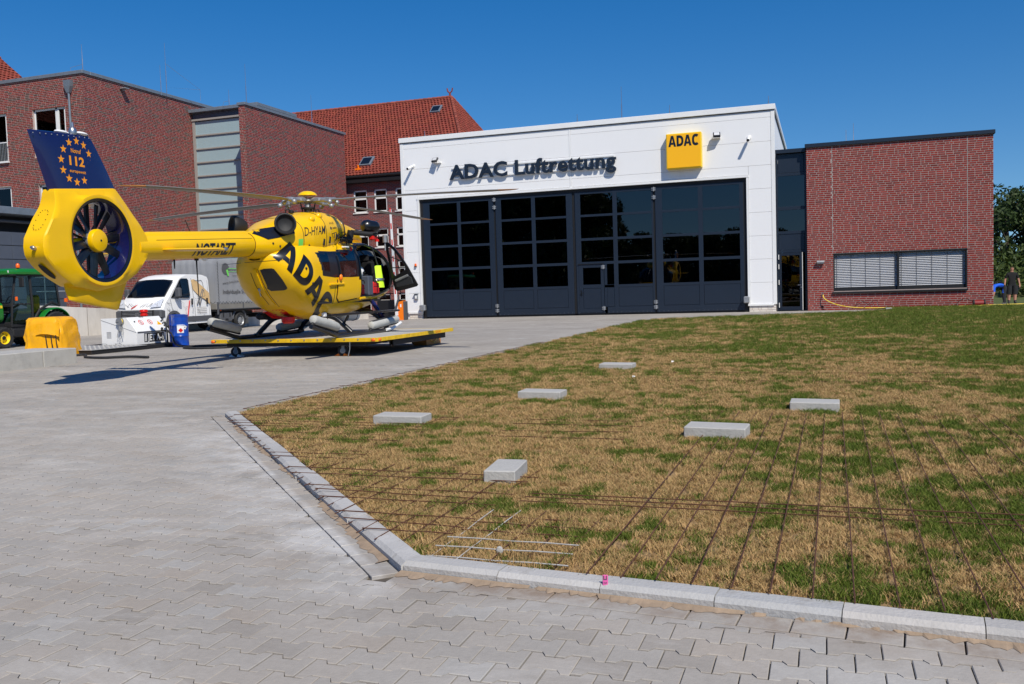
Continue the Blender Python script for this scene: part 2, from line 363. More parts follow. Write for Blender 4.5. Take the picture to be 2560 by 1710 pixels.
def paver_mat(name, textured):
    m = bpy.data.materials.new(name); m.use_nodes = True; MATS[name] = m
    N = m.node_tree.nodes; Lk = m.node_tree.links; b = N['Principled BSDF']
    b.inputs['Roughness'].default_value = 0.85; b.inputs['Specular IOR Level'].default_value = 0.3
    base = (0.335, 0.308, 0.275)
    if textured:
        g = N.new('ShaderNodeNewGeometry'); br = N.new('ShaderNodeTexBrick'); Lk.new(g.outputs['Position'], br.inputs['Vector'])
        br.offset = 0.5; br.inputs['Color1'].default_value = (0.345, 0.318, 0.285, 1); br.inputs['Color2'].default_value = (0.305, 0.28, 0.248, 1)
        br.inputs['Mortar'].default_value = (0.13, 0.115, 0.10, 1); br.inputs['Scale'].default_value = 1.0
        br.inputs['Mortar Size'].default_value = 0.003; br.inputs['Mortar Smooth'].default_value = 0.3
        br.inputs['Brick Width'].default_value = 0.175; br.inputs['Row Height'].default_value = 0.125; out = br.outputs['Color']
    else:
        a = N.new('ShaderNodeAttribute'); a.attribute_name = 'col'
        out = mixc(N, Lk, 1.0, base, a.outputs['Color'], 'MULTIPLY')
    out = mixc(N, Lk, 1.0, out, rng_node(N, Lk, pos_noise(N, Lk, 0.55, 5, 0.6, (0.45, 1.0, 1)), 0.3, 0.7, 0.84, 1.14), 'MULTIPLY')
    out = mixc(N, Lk, 1.0, out, rng_node(N, Lk, pos_noise(N, Lk, 30, 4, 0.7), 0.3, 0.7, 0.93, 1.07), 'MULTIPLY')
    f = rng_node(N, Lk, pos_noise(N, Lk, 1.3, 8, 0.72, (0.6, 1.2, 1), 0.6), 0.53, 0.74, 0, 0.7)
    out = mixc(N, Lk, f, out, (0.50, 0.48, 0.45))                       # lime bloom
    f = rng_node(N, Lk, pos_noise(N, Lk, 2.1, 7, 0.7, (0.5, 1.6, 1), 0.4), 0.60, 0.80, 0, 0.4)
    out = mixc(N, Lk, f, out, (0.235, 0.21, 0.185))                      # old stains
    if not textured:                       # lime bloom along the slanting strip, washed-out soil along the front strip
        g = N.new('ShaderNodeNewGeometry')
        for (nx, ny, ox, oy, w0, w1, col, amt, sc_) in ((-0.717, -0.697, -6.02, 7.98, 0.10, 0.75, (0.60, 0.59, 0.57), 0.75, 2.4), (-0.0953, -0.9954, -1.8, 3.575, 0.0, 0.24, (0.20, 0.135, 0.09), 0.9, 5.0)):
            sb = N.new('ShaderNodeVectorMath'); sb.operation = 'SUBTRACT'; Lk.new(g.outputs['Position'], sb.inputs[0]); sb.inputs[1].default_value = (ox, oy, 0)
            dt = N.new('ShaderNodeVectorMath'); dt.operation = 'DOT_PRODUCT'; Lk.new(sb.outputs[0], dt.inputs[0]); dt.inputs[1].default_value = (nx, ny, 0)
            d1 = rng_node(N, Lk, dt.outputs['Value'], w0, w1, 1, 0); d2 = rng_node(N, Lk, pos_noise(N, Lk, sc_, 7, 0.7), 0.40, 0.62, 0, amt)
            lim = rng_node(N, Lk, dt.outputs['Value'], -0.02 if w0 < 0.05 else 0.11, 0.0 if w0 < 0.05 else 0.14, 0, 1)
            sx = N.new('ShaderNodeSeparateXYZ'); Lk.new(g.outputs['Position'], sx.inputs[0]); l2 = rng_node(N, Lk, sx.outputs[0], -2.1, -1.5, 1 if w0 > 0.05 else 0, 0 if w0 > 0.05 else 1)
            f = d1
            l3 = rng_node(N, Lk, sx.outputs[1], 6.2, 8.0, 1, 0)
            for o_ in (d2, lim, l2, l3):
                mu = N.new('ShaderNodeMath'); mu.operation = 'MULTIPLY'; Lk.new(f, mu.inputs[0]); Lk.new(o_, mu.inputs[1]); f = mu.outputs[0]
            out = mixc(N, Lk, f, out, col)
    Lk.new(out, b.inputs['Base Color'])
    bp = N.new('ShaderNodeBump'); bp.inputs['Strength'].default_value = 0.25; bp.inputs['Distance'].default_value = 0.006
    Lk.new(pos_noise(N, Lk, 70, 4, 0.6), bp.inputs['Height']); Lk.new(bp.outputs[0], b.inputs['Normal'])
    return m
paver_mat('paver', False); paver_mat('pavement_far', True)
def lawn_mat():
    m = bpy.data.materials.new('lawn_soil'); m.use_nodes = True; MATS['lawn_soil'] = m
    N = m.node_tree.nodes; Lk = m.node_tree.links; b = N['Principled BSDF']; b.inputs['Roughness'].default_value = 0.95
    out = mixc(N, Lk, rng_node(N, Lk, pos_noise(N, Lk, 60, 5, 0.7), 0.35, 0.65, 0, 1), (0.15, 0.095, 0.045), (0.36, 0.23, 0.105))
    out = mixc(N, Lk, rng_node(N, Lk, pos_noise(N, Lk, 1.6, 6, 0.7), 0.5, 0.62, 0, 0.8), out, (0.07, 0.075, 0.02))
    Lk.new(out, b.inputs['Base Color']); return m
lawn_mat()
mat('meadow', (0.065, 0.085, 0.018), 0.95, var=0.35, vscale=0.5, bump=0.6, bscale=6)

def sheet(name, pts, z, m, kind='structure'):
    mb = MB(); mb.add([(x, y, z) for x, y in pts], [tuple(range(len(pts)))]); return mb.build(name, m, kind=kind)
sheet('ground', [(-1500, -1500), (1500, -1500), (1500, 1500), (-1500, 1500)], -0.30, 'meadow')
# bed under the stones, and the far part of the yard where single stones are too small to tell apart
mat('joint_sand', (0.085, 0.07, 0.055), 0.95, var=0.2, vscale=12)
sheet('paving_bed', [(-70, -14), (9, -14), (9, 3.0), (2.6, 12), (2.6, 45), (-16, 80), (-70, 80)], -0.016, 'joint_sand')
YFAR = 14.0
sheet('pavement', [(-70, YFAR), (-5.86, YFAR), (-5.86, 30.6), (-5.5, 31.6), (0.6, 34.4), (2.35, 36.2), (2.35, 38.89), (-1.8, 38.89), (-1.8, 60), (-70, 80)], 0.0, 'pavement_far')
sheet('pavement', [(-70, -14), (-20, -14), (-20, YFAR), (-70, YFAR)], 0.0, 'pavement_far')

K0 = np.array([-6.02, 7.98]); K1 = np.array([-1.80, 3.575]); K2 = np.array([4.2, 3.00])      # outer kerb foot line
def off(p, q, d):    # line p-q shifted to its right (outside) by d
    t = (q-p)/np.linalg.norm(q-p); n = np.array([t[1], -t[0]]); return p+n*d, q+n*d, t, n
def clip_half(poly, p, n):   # keep points with (x-p).n >= 0
    out = []
    for i in range(len(poly)):
        a, b = poly[i], poly[(i+1) % len(poly)]; da = (a-p) @ n; db = (b-p) @ n
        if da >= 0: out.append(a)
        if (da >= 0) != (db >= 0): out.append(a+(b-a)*(da/(da-db)))
    return out
STRIP = 0.135
dA, dB, tD, nD = off(K0, K1, STRIP+0.006); fA, fB, tF, nF = off(K1, K2, STRIP+0.006)
KC = K1+(nD+nF)/np.linalg.norm(nD+nF)*0.1; BIS = np.array([(nD+nF)[1], -(nD+nF)[0]]); BIS = BIS*(1 if BIS[0] > 0 else -1)
LX, LY = 0.175, 0.125; GX = 0.0019; GY = 0.0032; DW = 0.026
def paver_outline():
    hx = LX/2-GX; pts = []
    lower = [(-hx, -1), (-0.050, -1), (-0.033, 1), (0.037, 1), (0.054, -1), (hx, -1)]
    for x, s in lower: pts.append((x, -(LY/2-GY)+DW*s*0.5))
    for x, s in reversed(lower): pts.append((x, (LY/2-GY)-DW*s*0.5))
    return np.array(pts)
POUT = paver_outline()
def stone_into(mb, poly, z, col, tilt, ch=0.0035, depth=0.018):
    c = np.mean(poly, axis=0); n = len(poly)
    def zz(p): return z+(p[0]-c[0])*tilt[0]+(p[1]-c[1])*tilt[1]
    inner = [c+(p-c)*(1-ch/max(np.linalg.norm(p-c), 0.02)) for p in poly]
    vs = [(p[0], p[1], zz(p)) for p in inner]+[(p[0], p[1], zz(p)-ch*0.8) for p in poly]+[(p[0], p[1], z-depth) for p in poly]
    fs = [tuple(range(n))]
    for r in range(2):
        for i in range(n): fs.append((r*n+i, (r+1)*n+i, (r+1)*n+(i+1) % n, r*n+(i+1) % n))
    mb.col = col; mb.add(vs, fs)
def rcol(rng, s=0.045):
    v = 1+rng.normal()*s; w = rng.normal()*0.012; return (v+w, v, v-w)
pav = thing('paved_yard', 'grey interlocking concrete paving of the yard in front of the lawn kerb', 'paving')
rng = np.random.default_rng(3)
cells = []
for j in range(int(1.2/LY), int(YFAR/LY)+1):
    y = j*LY+LY/2
    if y+LY/2 > YFAR: continue
    xl = max(-19.95, -1.20*y-2.6); xr = 4.0
    for i in range(int(xl/LX)-1, int(xr/LX)+1):
        x = i*LX+(LX/2 if j % 2 else 0)
        poly = [np.array([x, y])+p for p in POUT]
        whole = True
        if x > -7.5:
            if x > -5.935 and y > 7.95: continue
            m = np.mean(poly, axis=0)
            if (m-KC) @ BIS < 0: A_, n_ = dA, nD
            else: A_, n_ = fA, nF
            dd = [(p-A_) @ n_ for p in poly]
            if y < 8.0 and min(dd) < 0:
                if max(dd) <= 0.010: continue
                poly = clip_half(poly, A_, n_); whole = False
            if len(poly) < 3: continue
            q = np.array(poly); ar = 0.5*abs(np.dot(q[:, 0], np.roll(q[:, 1], 1))-np.dot(q[:, 1], np.roll(q[:, 0], 1)))
            if ar < 0.0016: continue
        d = hypot(x, y); inview = abs(x+0.42*y) < 0.62*y+0.3 and y > 2.35
        cells.append((d if inview else 99+d, x, y, poly, whole, j))
cells.sort(key=lambda c: c[0])
# the 300 stones that show largest are parts of their own and share meshes, the rest is one mesh
variants = []
for k in range(10):
    mb = MB(); stone_into(mb, [p for p in POUT], 0.0, rcol(rng), (rng.normal()*0.008, rng.normal()*0.012)); variants.append(mb.mesh('paver', 'paver'))
rest = MB(); nown = 0
for d, x, y, poly, whole, j in cells:
    if nown < 300 and d < 90:
        nown += 1
        if whole: link('paver', variants[rng.integers(10)], pav, (x, y, rng.normal()*0.0012))
        else:
            mb = MB(); stone_into(mb, poly, 0.0, rcol(rng), (0, 0)); mb.build('paver', 'paver', pav)
    else:
        stone_into(rest, poly, rng.normal()*0.0012, rcol(rng), (rng.normal()*0.006, rng.normal()*0.010))
rest.build('paver', 'paver', pav, kind='stuff')
# straight edging stones along the kerb
def edging(p, q, length, w0, w1, z=0.001):
    A, B, t, n = off(p, q, 0); L = np.linalg.norm(B-A); k = int(L/length)
    for i in range(k):
        a = A+t*(i*L/k+0.003); b = A+t*((i+1)*L/k-0.003)
        mb = MB(); stone_into(mb, [a+n*w0, a+n*w1, b+n*w1, b+n*w0][::-1] if False else [a+n*w1, b+n*w1, b+n*w0, a+n*w0], z+rng.normal()*0.001, rcol(rng), (0, 0))
        mb.build('edging_stone', 'paver', pav)
edging(K0, K1, 0.18, 0.008, STRIP)
edging(K1, K2, 0.185, 0.008, STRIP)
# kerb stones: long chamfered concrete pieces
kerb = thing('lawn_kerb', 'row of pale chamfered concrete kerb stones edging the dry lawn', 'kerb')
KW = 0.118; KH = 0.047
def kerbrun(p, q, length, s0=0.0, s1=0.0):
    A, B, t, n = off(p, q, 0); L = np.linalg.norm(B-A); k = max(1, round(L/length))
    for i in range(k):
        a = A+t*(i*L/k+(0.002 if i else s0)); b = A+t*((i+1)*L/k-(0.002 if i < k-1 else s1)); c = rcol(rng, 0.05)
        jog = rng.normal()*0.0025; dz = rng.normal()*0.0015
        prof = [(jog, -0.02), (jog, KH-0.018+dz), (jog-0.022, KH+dz), (jog-KW+0.004, KH+dz), (jog-KW, KH-0.004+dz), (jog-KW, -0.02)]
        mb = MB(); mb.col = c
        ring = lambda c0, e: [(c0[0]+n[0]*u+t[0]*e, c0[1]+n[1]*u+t[1]*e, h) for u, h in prof]
        mb.loft([ring(a, 0.003), ring(a, 0), ring(b, 0), ring(b, -0.003)] if False else [ring(a, 0), ring(b, 0)])
        mb.build('kerb_stone', 'kerb', kerb)
kerbrun(K0, K1, 0.47, 0, 0.0); kerbrun(K1+np.array([0.012, -0.001]), K2, 0.455)
# flush edging along the yard side of the lawn
fl = MB()
for i in range(46):
    y0 = 8.1+i*0.5; fl.mi = 0; fl.col = rcol(rng, 0.05); fl.bbox(-5.93, y0+0.003, -0.02, -5.86, y0+0.497, 0.012, 0.004)
fl.build('edging_strip', 'kerb', kerb, kind='stuff')
# sand and dry soil washed against the kerb foot
sd = MB()
def sandline(p, q, n_, wmax, lo, hi, s0, s1):
    A, B, t, n = off(p, q, 0.0); L = np.linalg.norm(B-A); prev = None
    for i in range(n_+1):
        u = s0+(s1-s0)*i/n_; w = wmax*max(0.0, 0.45+0.55*sin(u*9+cos(u*23)*1.3)+0.35*rng.normal()*0.6)
        a = A+t*(u*L)+n*0.001; b = a+n*w
        cur = ((a[0], a[1], 0.010 if w > 0.004 else 0.001), (b[0], b[1], 0.0025))
        if prev and w > 0.004: sd.quad(prev[0], prev[1], cur[1], cur[0])
        prev = cur if w > 0.004 else ((a[0], a[1], 0.001), (a[0]+n[0]*0.002, a[1]+n[1]*0.002, 0.001))
sandline(K0, K1, 160, 0.045, 0, 1, 0.12, 0.97); sandline(K1, K2, 260, 0.06, 0, 1, 0.0, 0.85)
sd.build('sand', 'sand', kind='stuff')

# lawn body
LZ = 0.022
LAWN = [(-5.86, 8.05), (-1.74, 3.70), (4.3, 3.12), (60, 3.12), (60, 39.2), (6.6, 39.2), (6.6, 38.6), (2.36, 38.6), (2.36, 36.1), (0.62, 34.3), (-5.4, 31.5), (-5.86, 30.5)]
sheet('lawn', LAWN, LZ, 'lawn_soil')
sk = MB()
for i in range(len(LAWN)):
    a, b = LAWN[i], LAWN[(i+1) % len(LAWN)]; sk.quad((a[0], a[1], -0.1), (b[0], b[1], -0.1), (b[0], b[1], LZ), (a[0], a[1], LZ))
sk.build('soil', 'soil', kind='structure')
# meadow bank behind the brick annex
mbk = MB(); NX, NY = 24, 14
for j in range(NY+1):
    for i in range(NX+1):
        x = 6.8+i*4.0; y = 47.5+j*3.0
        h = -0.05 if j == 0 else min(1.6, 0.24*j**1.1)*(0.95+0.08*sin(i*1.3+j))
        mbk.v.append((x, y, h-0.13))
for j in range(NY):
    for i in range(NX):
        mbk.f.append((j*(NX+1)+i, j*(NX+1)+i+1, (j+1)*(NX+1)+i+1, (j+1)*(NX+1)+i)); mbk.m.append(0); mbk.c.append((1, 1, 1)); mbk.sm.append(True)
mbk.build('meadow_bank', 'meadow', kind='structure')
sheet('meadow', [(6.2, 39.0), (60, 39.0), (60, 60), (6.2, 60)], -0.155, 'meadow')
mb = MB(); mb.bbox(6.26, 39.5, -0.25, 9.4, 46.6, -0.12, 0.01); mb.build('concrete_terrace', 'concrete', kind='structure')

# grass: short tufts, straw and green, as instances on points
def vnoise(x, y, f, seed):
    r = np.random.default_rng(seed).random((257, 257)); u = x*f; v = y*f
    iu = np.floor(u).astype(int); iv = np.floor(v).astype(int); fu = u-iu; fv = v-iv
    fu = fu*fu*(3-2*fu); fv = fv*fv*(3-2*fv); g = lambda a, b: r[a % 257, b % 257]
    return (g(iu, iv)*(1-fu)+g(iu+1, iv)*fu)*(1-fv)+(g(iu, iv+1)*(1-fu)+g(iu+1, iv+1)*fu)*fv
def in_lawn(x, y):
    n = len(LAWN); c = np.zeros(len(x), bool); j = n-1
    for i in range(n):
        (xi, yi), (xj, yj) = LAWN[i], LAWN[j]
        m = ((yi > y) != (yj > y)) & (x < (xj-xi)*(y-yi)/((yj-yi) if yj != yi else 1e-9)+xi); c ^= m; j = i
    return c
def grass_mat(name, c0, c1, c2):
    m = bpy.data.materials.new(name); m.use_nodes = True; MATS[name] = m
    N = m.node_tree.nodes; Lk = m.node_tree.links; b = N['Principled BSDF']; b.inputs['Roughness'].default_value = 0.75
    b.inputs['Specular IOR Level'].default_value = 0.25
    oi = N.new('ShaderNodeObjectInfo'); at = N.new('ShaderNodeAttribute'); at.attribute_name = 'col'
    o = mixc(N, Lk, oi.outputs['Random'], c0, c1); sx = N.new('ShaderNodeSeparateColor'); Lk.new(at.outputs['Color'], sx.inputs[0])
    o = mixc(N, Lk, sx.outputs[0], o, c2); Lk.new(o, b.inputs['Base Color'])
    tr = N.new('ShaderNodeBsdfTranslucent'); Lk.new(o, tr.inputs[0]); mx = N.new('ShaderNodeMixShader'); mx.inputs[0].default_value = 0.25
    Lk.new(b.outputs[0], mx.inputs[1]); Lk.new(tr.outputs[0], mx.inputs[2]); Lk.new(mx.outputs[0], N['Material Output'].inputs[0])
ATTR_MATS |= {'grass_dry', 'grass_green'}
grass_mat('grass_dry', (0.58, 0.385, 0.175), (0.43, 0.28, 0.12), (0.25, 0.22, 0.07))
grass_mat('grass_green', (0.135, 0.175, 0.022), (0.085, 0.13, 0.015), (0.34, 0.28, 0.09))
def tuft(seed, n, h, rad, mname, mixp, lean):
    r = random.Random(seed); mb = MB()
    for k in range(n):
        a = r.random()*2*pi; d = rad*sqrt(r.random()); x, y = d*cos(a), d*sin(a); hh = h*(0.55+0.75*r.random()); w = 0.0016+0.0012*r.random()
        b = r.random()*2*pi; l = hh*lean*(0.4+r.random()); dx, dy = cos(b)*l, sin(b)*l; c = r.random()*2*pi; wx, wy = cos(c)*w, sin(c)*w
        v = 1.0 if r.random() < mixp else 0.0
        mb.col = (v*r.random(), 0, 0)
        mb.add([(x-wx, y-wy, 0), (x+wx, y+wy, 0), (x+dx*0.4+wx*0.8, y+dy*0.4+wy*0.8, hh*0.6), (x+dx*0.4-wx*0.8, y+dy*0.4-wy*0.8, hh*0.6), (x+dx, y+dy, hh*0.92)], [(0, 1, 2, 3), (3, 2, 4)])
    me = mb.mesh('tuft', mname); return bpy.data.objects.new('tuft', me)
def scatter(name, pts, rot, scl, src):
    me = bpy.data.meshes.new(name); me.from_pydata([tuple(p) for p in pts], [], [])
    for an, arr in (('rot', rot), ('scl', scl)):
        a = me.attributes.new(an, 'FLOAT', 'POINT'); a.data.foreach_set('value', np.asarray(arr, np.float32))
    o = bpy.data.objects.new(name, me); COL.objects.link(o); o['kind'] = 'stuff'
    ng = bpy.data.node_groups.new(name, 'GeometryNodeTree')
    ng.interface.new_socket('Geometry', in_out='INPUT', socket_type='NodeSocketGeometry'); ng.interface.new_socket('Geometry', in_out='OUTPUT', socket_type='NodeSocketGeometry')
    N = ng.nodes; Lk = ng.links; gi = N.new('NodeGroupInput'); go = N.new('NodeGroupOutput'); ip = N.new('GeometryNodeInstanceOnPoints')
    ob = N.new('GeometryNodeObjectInfo'); ob.inputs['Object'].default_value = src; ob.inputs['As Instance'].default_value = True
    na = N.new('GeometryNodeInputNamedAttribute'); na.data_type = 'FLOAT'; na.inputs['Name'].default_value = 'rot'
    ns = N.new('GeometryNodeInputNamedAttribute'); ns.data_type = 'FLOAT'; ns.inputs['Name'].default_value = 'scl'
    cx = N.new('ShaderNodeCombineXYZ'); Lk.new(na.outputs['Attribute'], cx.inputs[2])
    Lk.new(gi.outputs[0], ip.inputs['Points']); Lk.new(ob.outputs['Geometry'], ip.inputs['Instance'])
    Lk.new(cx.outputs[0], ip.inputs['Rotation']); Lk.new(ns.outputs['Attribute'], ip.inputs['Scale']); Lk.new(ip.outputs[0], go.inputs[0])
    md = o.modifiers.new('scatter', 'NODES'); md.node_group = ng; return o
SLABS = [(-3.74, 7.58, 0.49, 0.25, 0.02), (-2.97, 9.55, 0.49, 0.28, -0.03), (-2.87, 13.0, 0.49, 0.30, -0.04), (-1.955, 5.44, 0.205, 0.37, 0.10), (-0.81, 7.28, 0.48, 0.28, -0.06), (-0.08, 8.88, 0.44, 0.28, -0.02)]
_OLD = [(-3.79, 7.68, 0.56, 0.32, 0.02), (-2.98, 9.68, 0.54, 0.32, -0.03), (-2.90, 13.15, 0.54, 0.34, -0.04), (-1.935, 5.50, 0.20, 0.40, 0.12), (-0.79, 7.42, 0.46, 0.40, -0.06), (-0.08, 9.0, 0.44, 0.36, -0.02)]
gx, gy, gs = [], [], []
for (y0, y1, dens, sc) in ((3.1, 5.5, 900, 0.80), (5.5, 8, 620, 0.92), (8, 11, 420, 1.05), (11, 16, 240, 1.25), (16, 24, 120, 1.6), (24, 38.6, 62, 2.1)):
    x0, x1 = max(-5.95, -1.1*y1), min(0.36*y1+2.2, 16)
    n = int((x1-x0)*(y1-y0)*dens); gx.append(RNG.uniform(x0, x1, n)); gy.append(RNG.uniform(y0, y1, n)); gs.append(np.full(n, sc))
gx = np.concatenate(gx); gy = np.concatenate(gy); gs = np.concatenate(gs)
ok = in_lawn(gx, gy)
for (cx, cy, w, d, a) in SLABS: ok &= ~((abs(gx-cx) < w/2-0.005) & (abs(gy-cy) < d/2-0.005))
_rx = (gx+0.95-0.012*(gy-3.45))/0.15
ok &= ~((gx > -1.0) & (gx < 2.65) & (gy < 8.5) & (np.abs(_rx-np.round(_rx))*0.15 < 0.011))
gx, gy, gs = gx[ok], gy[ok], gs[ok]
nz = 0.30*vnoise(gx+40, gy+3, 2.8, 1)+0.46*vnoise(gx+11, gy+7, 6.5, 2)+0.30*vnoise(gx+5, gy+9, 0.7, 3)-0.03
bias = np.interp(gy, [3, 8, 11, 14, 18, 24, 38], [-0.045, -0.03, -0.02, 0.03, 0.10, 0.15, 0.20])+np.interp(gx, [-6, -4, -1, 3], [-0.06, -0.04, 0.03, 0.15])*np.interp(gy, [3, 9, 14], [0.2, 0.4, 1])
bias = bias+np.where(gy < 3.95-0.09*(gx+1.8), 0.06, 0.0)
green = RNG.random(len(gx)) < np.clip((nz+bias-0.60)/0.20+0.42, 0.05, 0.93)
rot = RNG.uniform(0, 6.28, len(gx)); scl = gs*RNG.uniform(0.75, 1.25, len(gx))
pz = np.full(len(gx), LZ)
alt = RNG.random(len(gx)) < 0.5
for nm, selm, args in (('dry_grass', ~green & alt, (11, 34, 0.036, 0.045, 'grass_dry', 0.12, 0.95)), ('dry_grass', ~green & ~alt, (12, 30, 0.032, 0.042, 'grass_dry', 0.2, 1.2)),
                       ('green_grass', green & alt, (13, 34, 0.046, 0.042, 'grass_green', 0.18, 0.6)), ('green_grass', green & ~alt, (14, 30, 0.040, 0.045, 'grass_green', 0.1, 0.8))):
    scatter(nm, np.c_[gx[selm], gy[selm], pz[selm]], rot[selm], scl[selm], tuft(*args))

# six loose concrete slabs lying on the lawn
SL = ['pale concrete slab on the dry lawn beside the yard edge, nearest the kerb tip', 'flat concrete slab on the lawn, second in the row away from the kerb tip',
      'small far concrete slab on the greener lawn, farthest of the six', 'concrete slab lying end-on in the grass, nearest the front kerb',
      'concrete slab on the dry lawn between the end-on slab and the steel mesh, tilted', 'concrete slab on the lawn at the head of the mesh rods, below the annex']
for (cx, cy, w, d, a), lb in zip(SLABS, SL):
    mb = MB(); T = Matrix.Rotation(0.012, 4, 'X') @ Matrix.Rotation(0.01, 4, 'Y'); mb.bbox(-w/2, -d/2, -0.02, w/2, d/2, 0.094, 0.006, T)
    o = mb.build('concrete_slab', 'concrete', loc=(cx, cy, LZ)); o.rotation_euler = (0, 0, a); tag(o, lb, 'slab', 'concrete slabs lying on the lawn')
# welded steel mesh laid in the lawn; every rod is a part
rodm = MB(); rodm.tube([(0, 0, 0), (0.25, 0, 0.002), (0.5, 0, -0.001), (0.75, 0, 0.0025), (1, 0, 0)], 0.0032, 5); RODS = {k: rodm.mesh('rod', k) for k in ('rust', 'rod_white')}
def diag_y(x): return 3.86+(-1.90-x)*1.035
def mesh_mat(label, xr, yr, sx, sy, z, clip=None, skip=0.0, white=None, jit=0.006, ang=0.0, seed=1):
    r = random.Random(seed); t = thing('steel_mesh', label, 'mesh', (0, 0, 0), 0, 'steel mats laid in the lawn')
    def rod(a, b, za, zb):
        d = Vector((b[0]-a[0], b[1]-a[1], zb-za)); L = d.length
        if L < 0.05: return
        me = RODS['rod_white' if (white and white(a, b)) else 'rust']
        o = link('rod', me, t, (a[0], a[1], za)); o.rotation_euler = d.to_track_quat('X', 'Z').to_euler(); o.scale = (L, 1, 1)
    nx = int((xr[1]-xr[0])/sx)+1 if sx else 0; ny = int((yr[1]-yr[0])/sy)+1 if sy else 0
    for i in range(nx):
        x = xr[0]+i*sx; y0, y1 = yr[0]-r.random()*0.05, yr[1]+r.random()*0.05
        if clip == 'diag': y0 = max(y0, diag_y(x)-0.16-0.10*r.random())
        if clip == 'front': y0 = max(y0, 3.67-0.094*(x+1.8))
        if r.random() < skip: continue
        if y1 > y0+0.1: rod((x+r.gauss(0, jit), y0), (x+r.gauss(0, jit)+ang*(y1-y0), y1), z-0.008+r.gauss(0, 0.005), z-0.008+r.gauss(0, 0.005))
    for j in range(ny):
        y = yr[0]+j*sy; x0, x1 = xr[0]-r.random()*0.05, xr[1]+r.random()*0.05
        if clip == 'diag': x0 = max(x0, -1.90-(y-3.86)/1.035-0.16-0.08*r.random())
        if r.random() < skip: continue
        if x1 > x0+0.1: rod((x0, y+r.gauss(0, jit)), (x1, y+r.gauss(0, jit)+ang*(x1-x0)*0.5), z-0.003+r.gauss(0, 0.005), z-0.003+r.gauss(0, 0.005))
mesh_mat('rusty steel mesh in the dry grass, its cut rods sticking out over the slanting kerb', (-3.9, -1.75), (3.9, 5.6), 0.15, 0.15, 0.052, 'diag', skip=0.15, white=lambda a, b: False, seed=2)
mesh_mat('rusty steel mesh along the upper slanting kerb up to the kerb tip', (-5.7, -3.3), (5.65, 7.9), 0.15, 0.15, 0.050, 'diag', skip=0.35, seed=3)
mesh_mat('steel mesh splashed with white paint in the corner of the front kerb', (-1.72, -1.10), (3.70, 4.55), 0.15, 0.15, 0.050, 'front', white=lambda a, b: abs(a[0]-b[0]) > 0.2 and min(a[1], b[1]) < 4.1 or min(a[1], b[1]) < 3.7 and a[0] < -1.5, seed=4)
mesh_mat('long parallel rusty rods running back from the front kerb at the right', (-0.95, 2.6), (3.45, 8.5), 0.15, 0, 0.062, 'front', seed=5, ang=0.012, jit=0.003)
mesh_mat('pair of long rusty rods crossing over the parallel rods, overlap of two mats', (-1.6, 2.6), (4.78, 5.0), 0, 0.095, 0.056, seed=6)
mesh_mat('rusty mesh sticking out over the yard edge beside the first slab', (-6.02, -4.7), (8.3, 19.5), 1.3, 0.24, 0.050, skip=0.12, seed=7)
mesh_mat('rusty mesh patch in the lawn between the first and the tilted slab', (-2.6, -1.5), (6.9, 8.2), 0.3, 0.32, 0.049, skip=0.3, seed=8)
mesh_mat('rusty mesh band across the lawn in front of the farthest slab', (-1.9, 2.4), (11.2, 12.3), 0.6, 0.5, 0.056, skip=0.3, seed=9, ang=-0.02)
mesh_mat('dark rods lying far back in the green lawn before the gate', (-4.5, 3.2), (16.5, 25), 0, 4.1, 0.062, skip=0.1, seed=10)
# pink tag by the kerb and bits of litter
t = thing('plant_tag', 'pink plastic tag standing in the grass behind the front kerb', 'tag', (-0.845, 3.50, LZ), 0.2)
mb = MB(); mb.bbox(-0.011, -0.003, 0, 0.011, 0.003, 0.062, 0.002); mb.build('strip', 'pink', t)
mb = MB(); mb.box(-0.007, -0.0045, 0.046, -0.004, -0.0032, 0.060); mb.box(0.004, -0.0045, 0.046, 0.007, -0.0032, 0.060); mb.box(-0.007, -0.0045, 0.043, 0.007, -0.0032, 0.046)
flat_text(mb, 'ZIP', (-0.007, -0.0045, 0.026), (1, 0, 0), (0, 0, 1), 0.007, 0.014); mb.build('print', 'dark_print', t)
for (x, y, lb) in ((-1.75, 30.2, 'white scrap of litter far back on the green lawn'), (-2.2, 13.9, 'white scrap of litter in the grass beside the farthest slab'), (-2.35, 11.6, 'white scrap of litter on the dry lawn before the mesh band')):
    mb = MB(); mb.add([(-0.02, -0.015, 0.05), (0.02, -0.01, 0.06), (0.015, 0.02, 0.07), (-0.02, 0.015, 0.075), (0, 0, 0.04)], [(0, 1, 2, 3), (0, 4, 1), (1, 4, 2), (2, 4, 3), (3, 4, 0)])
    tag(mb.build('litter', 'white_plastic', loc=(x, y, 0.0)), lb, 'litter', 'white litter on the lawn')
mb = MB(); mb.smooth = True; mb.ball((0, 0, 0.02), (0.018, 0.015, 0.02), 8); tag(mb.build('pebble', 'concrete', loc=(-1.42, 3.83, LZ+0.01)), 'small grey pebble in the grass near the kerb corner', 'pebble')
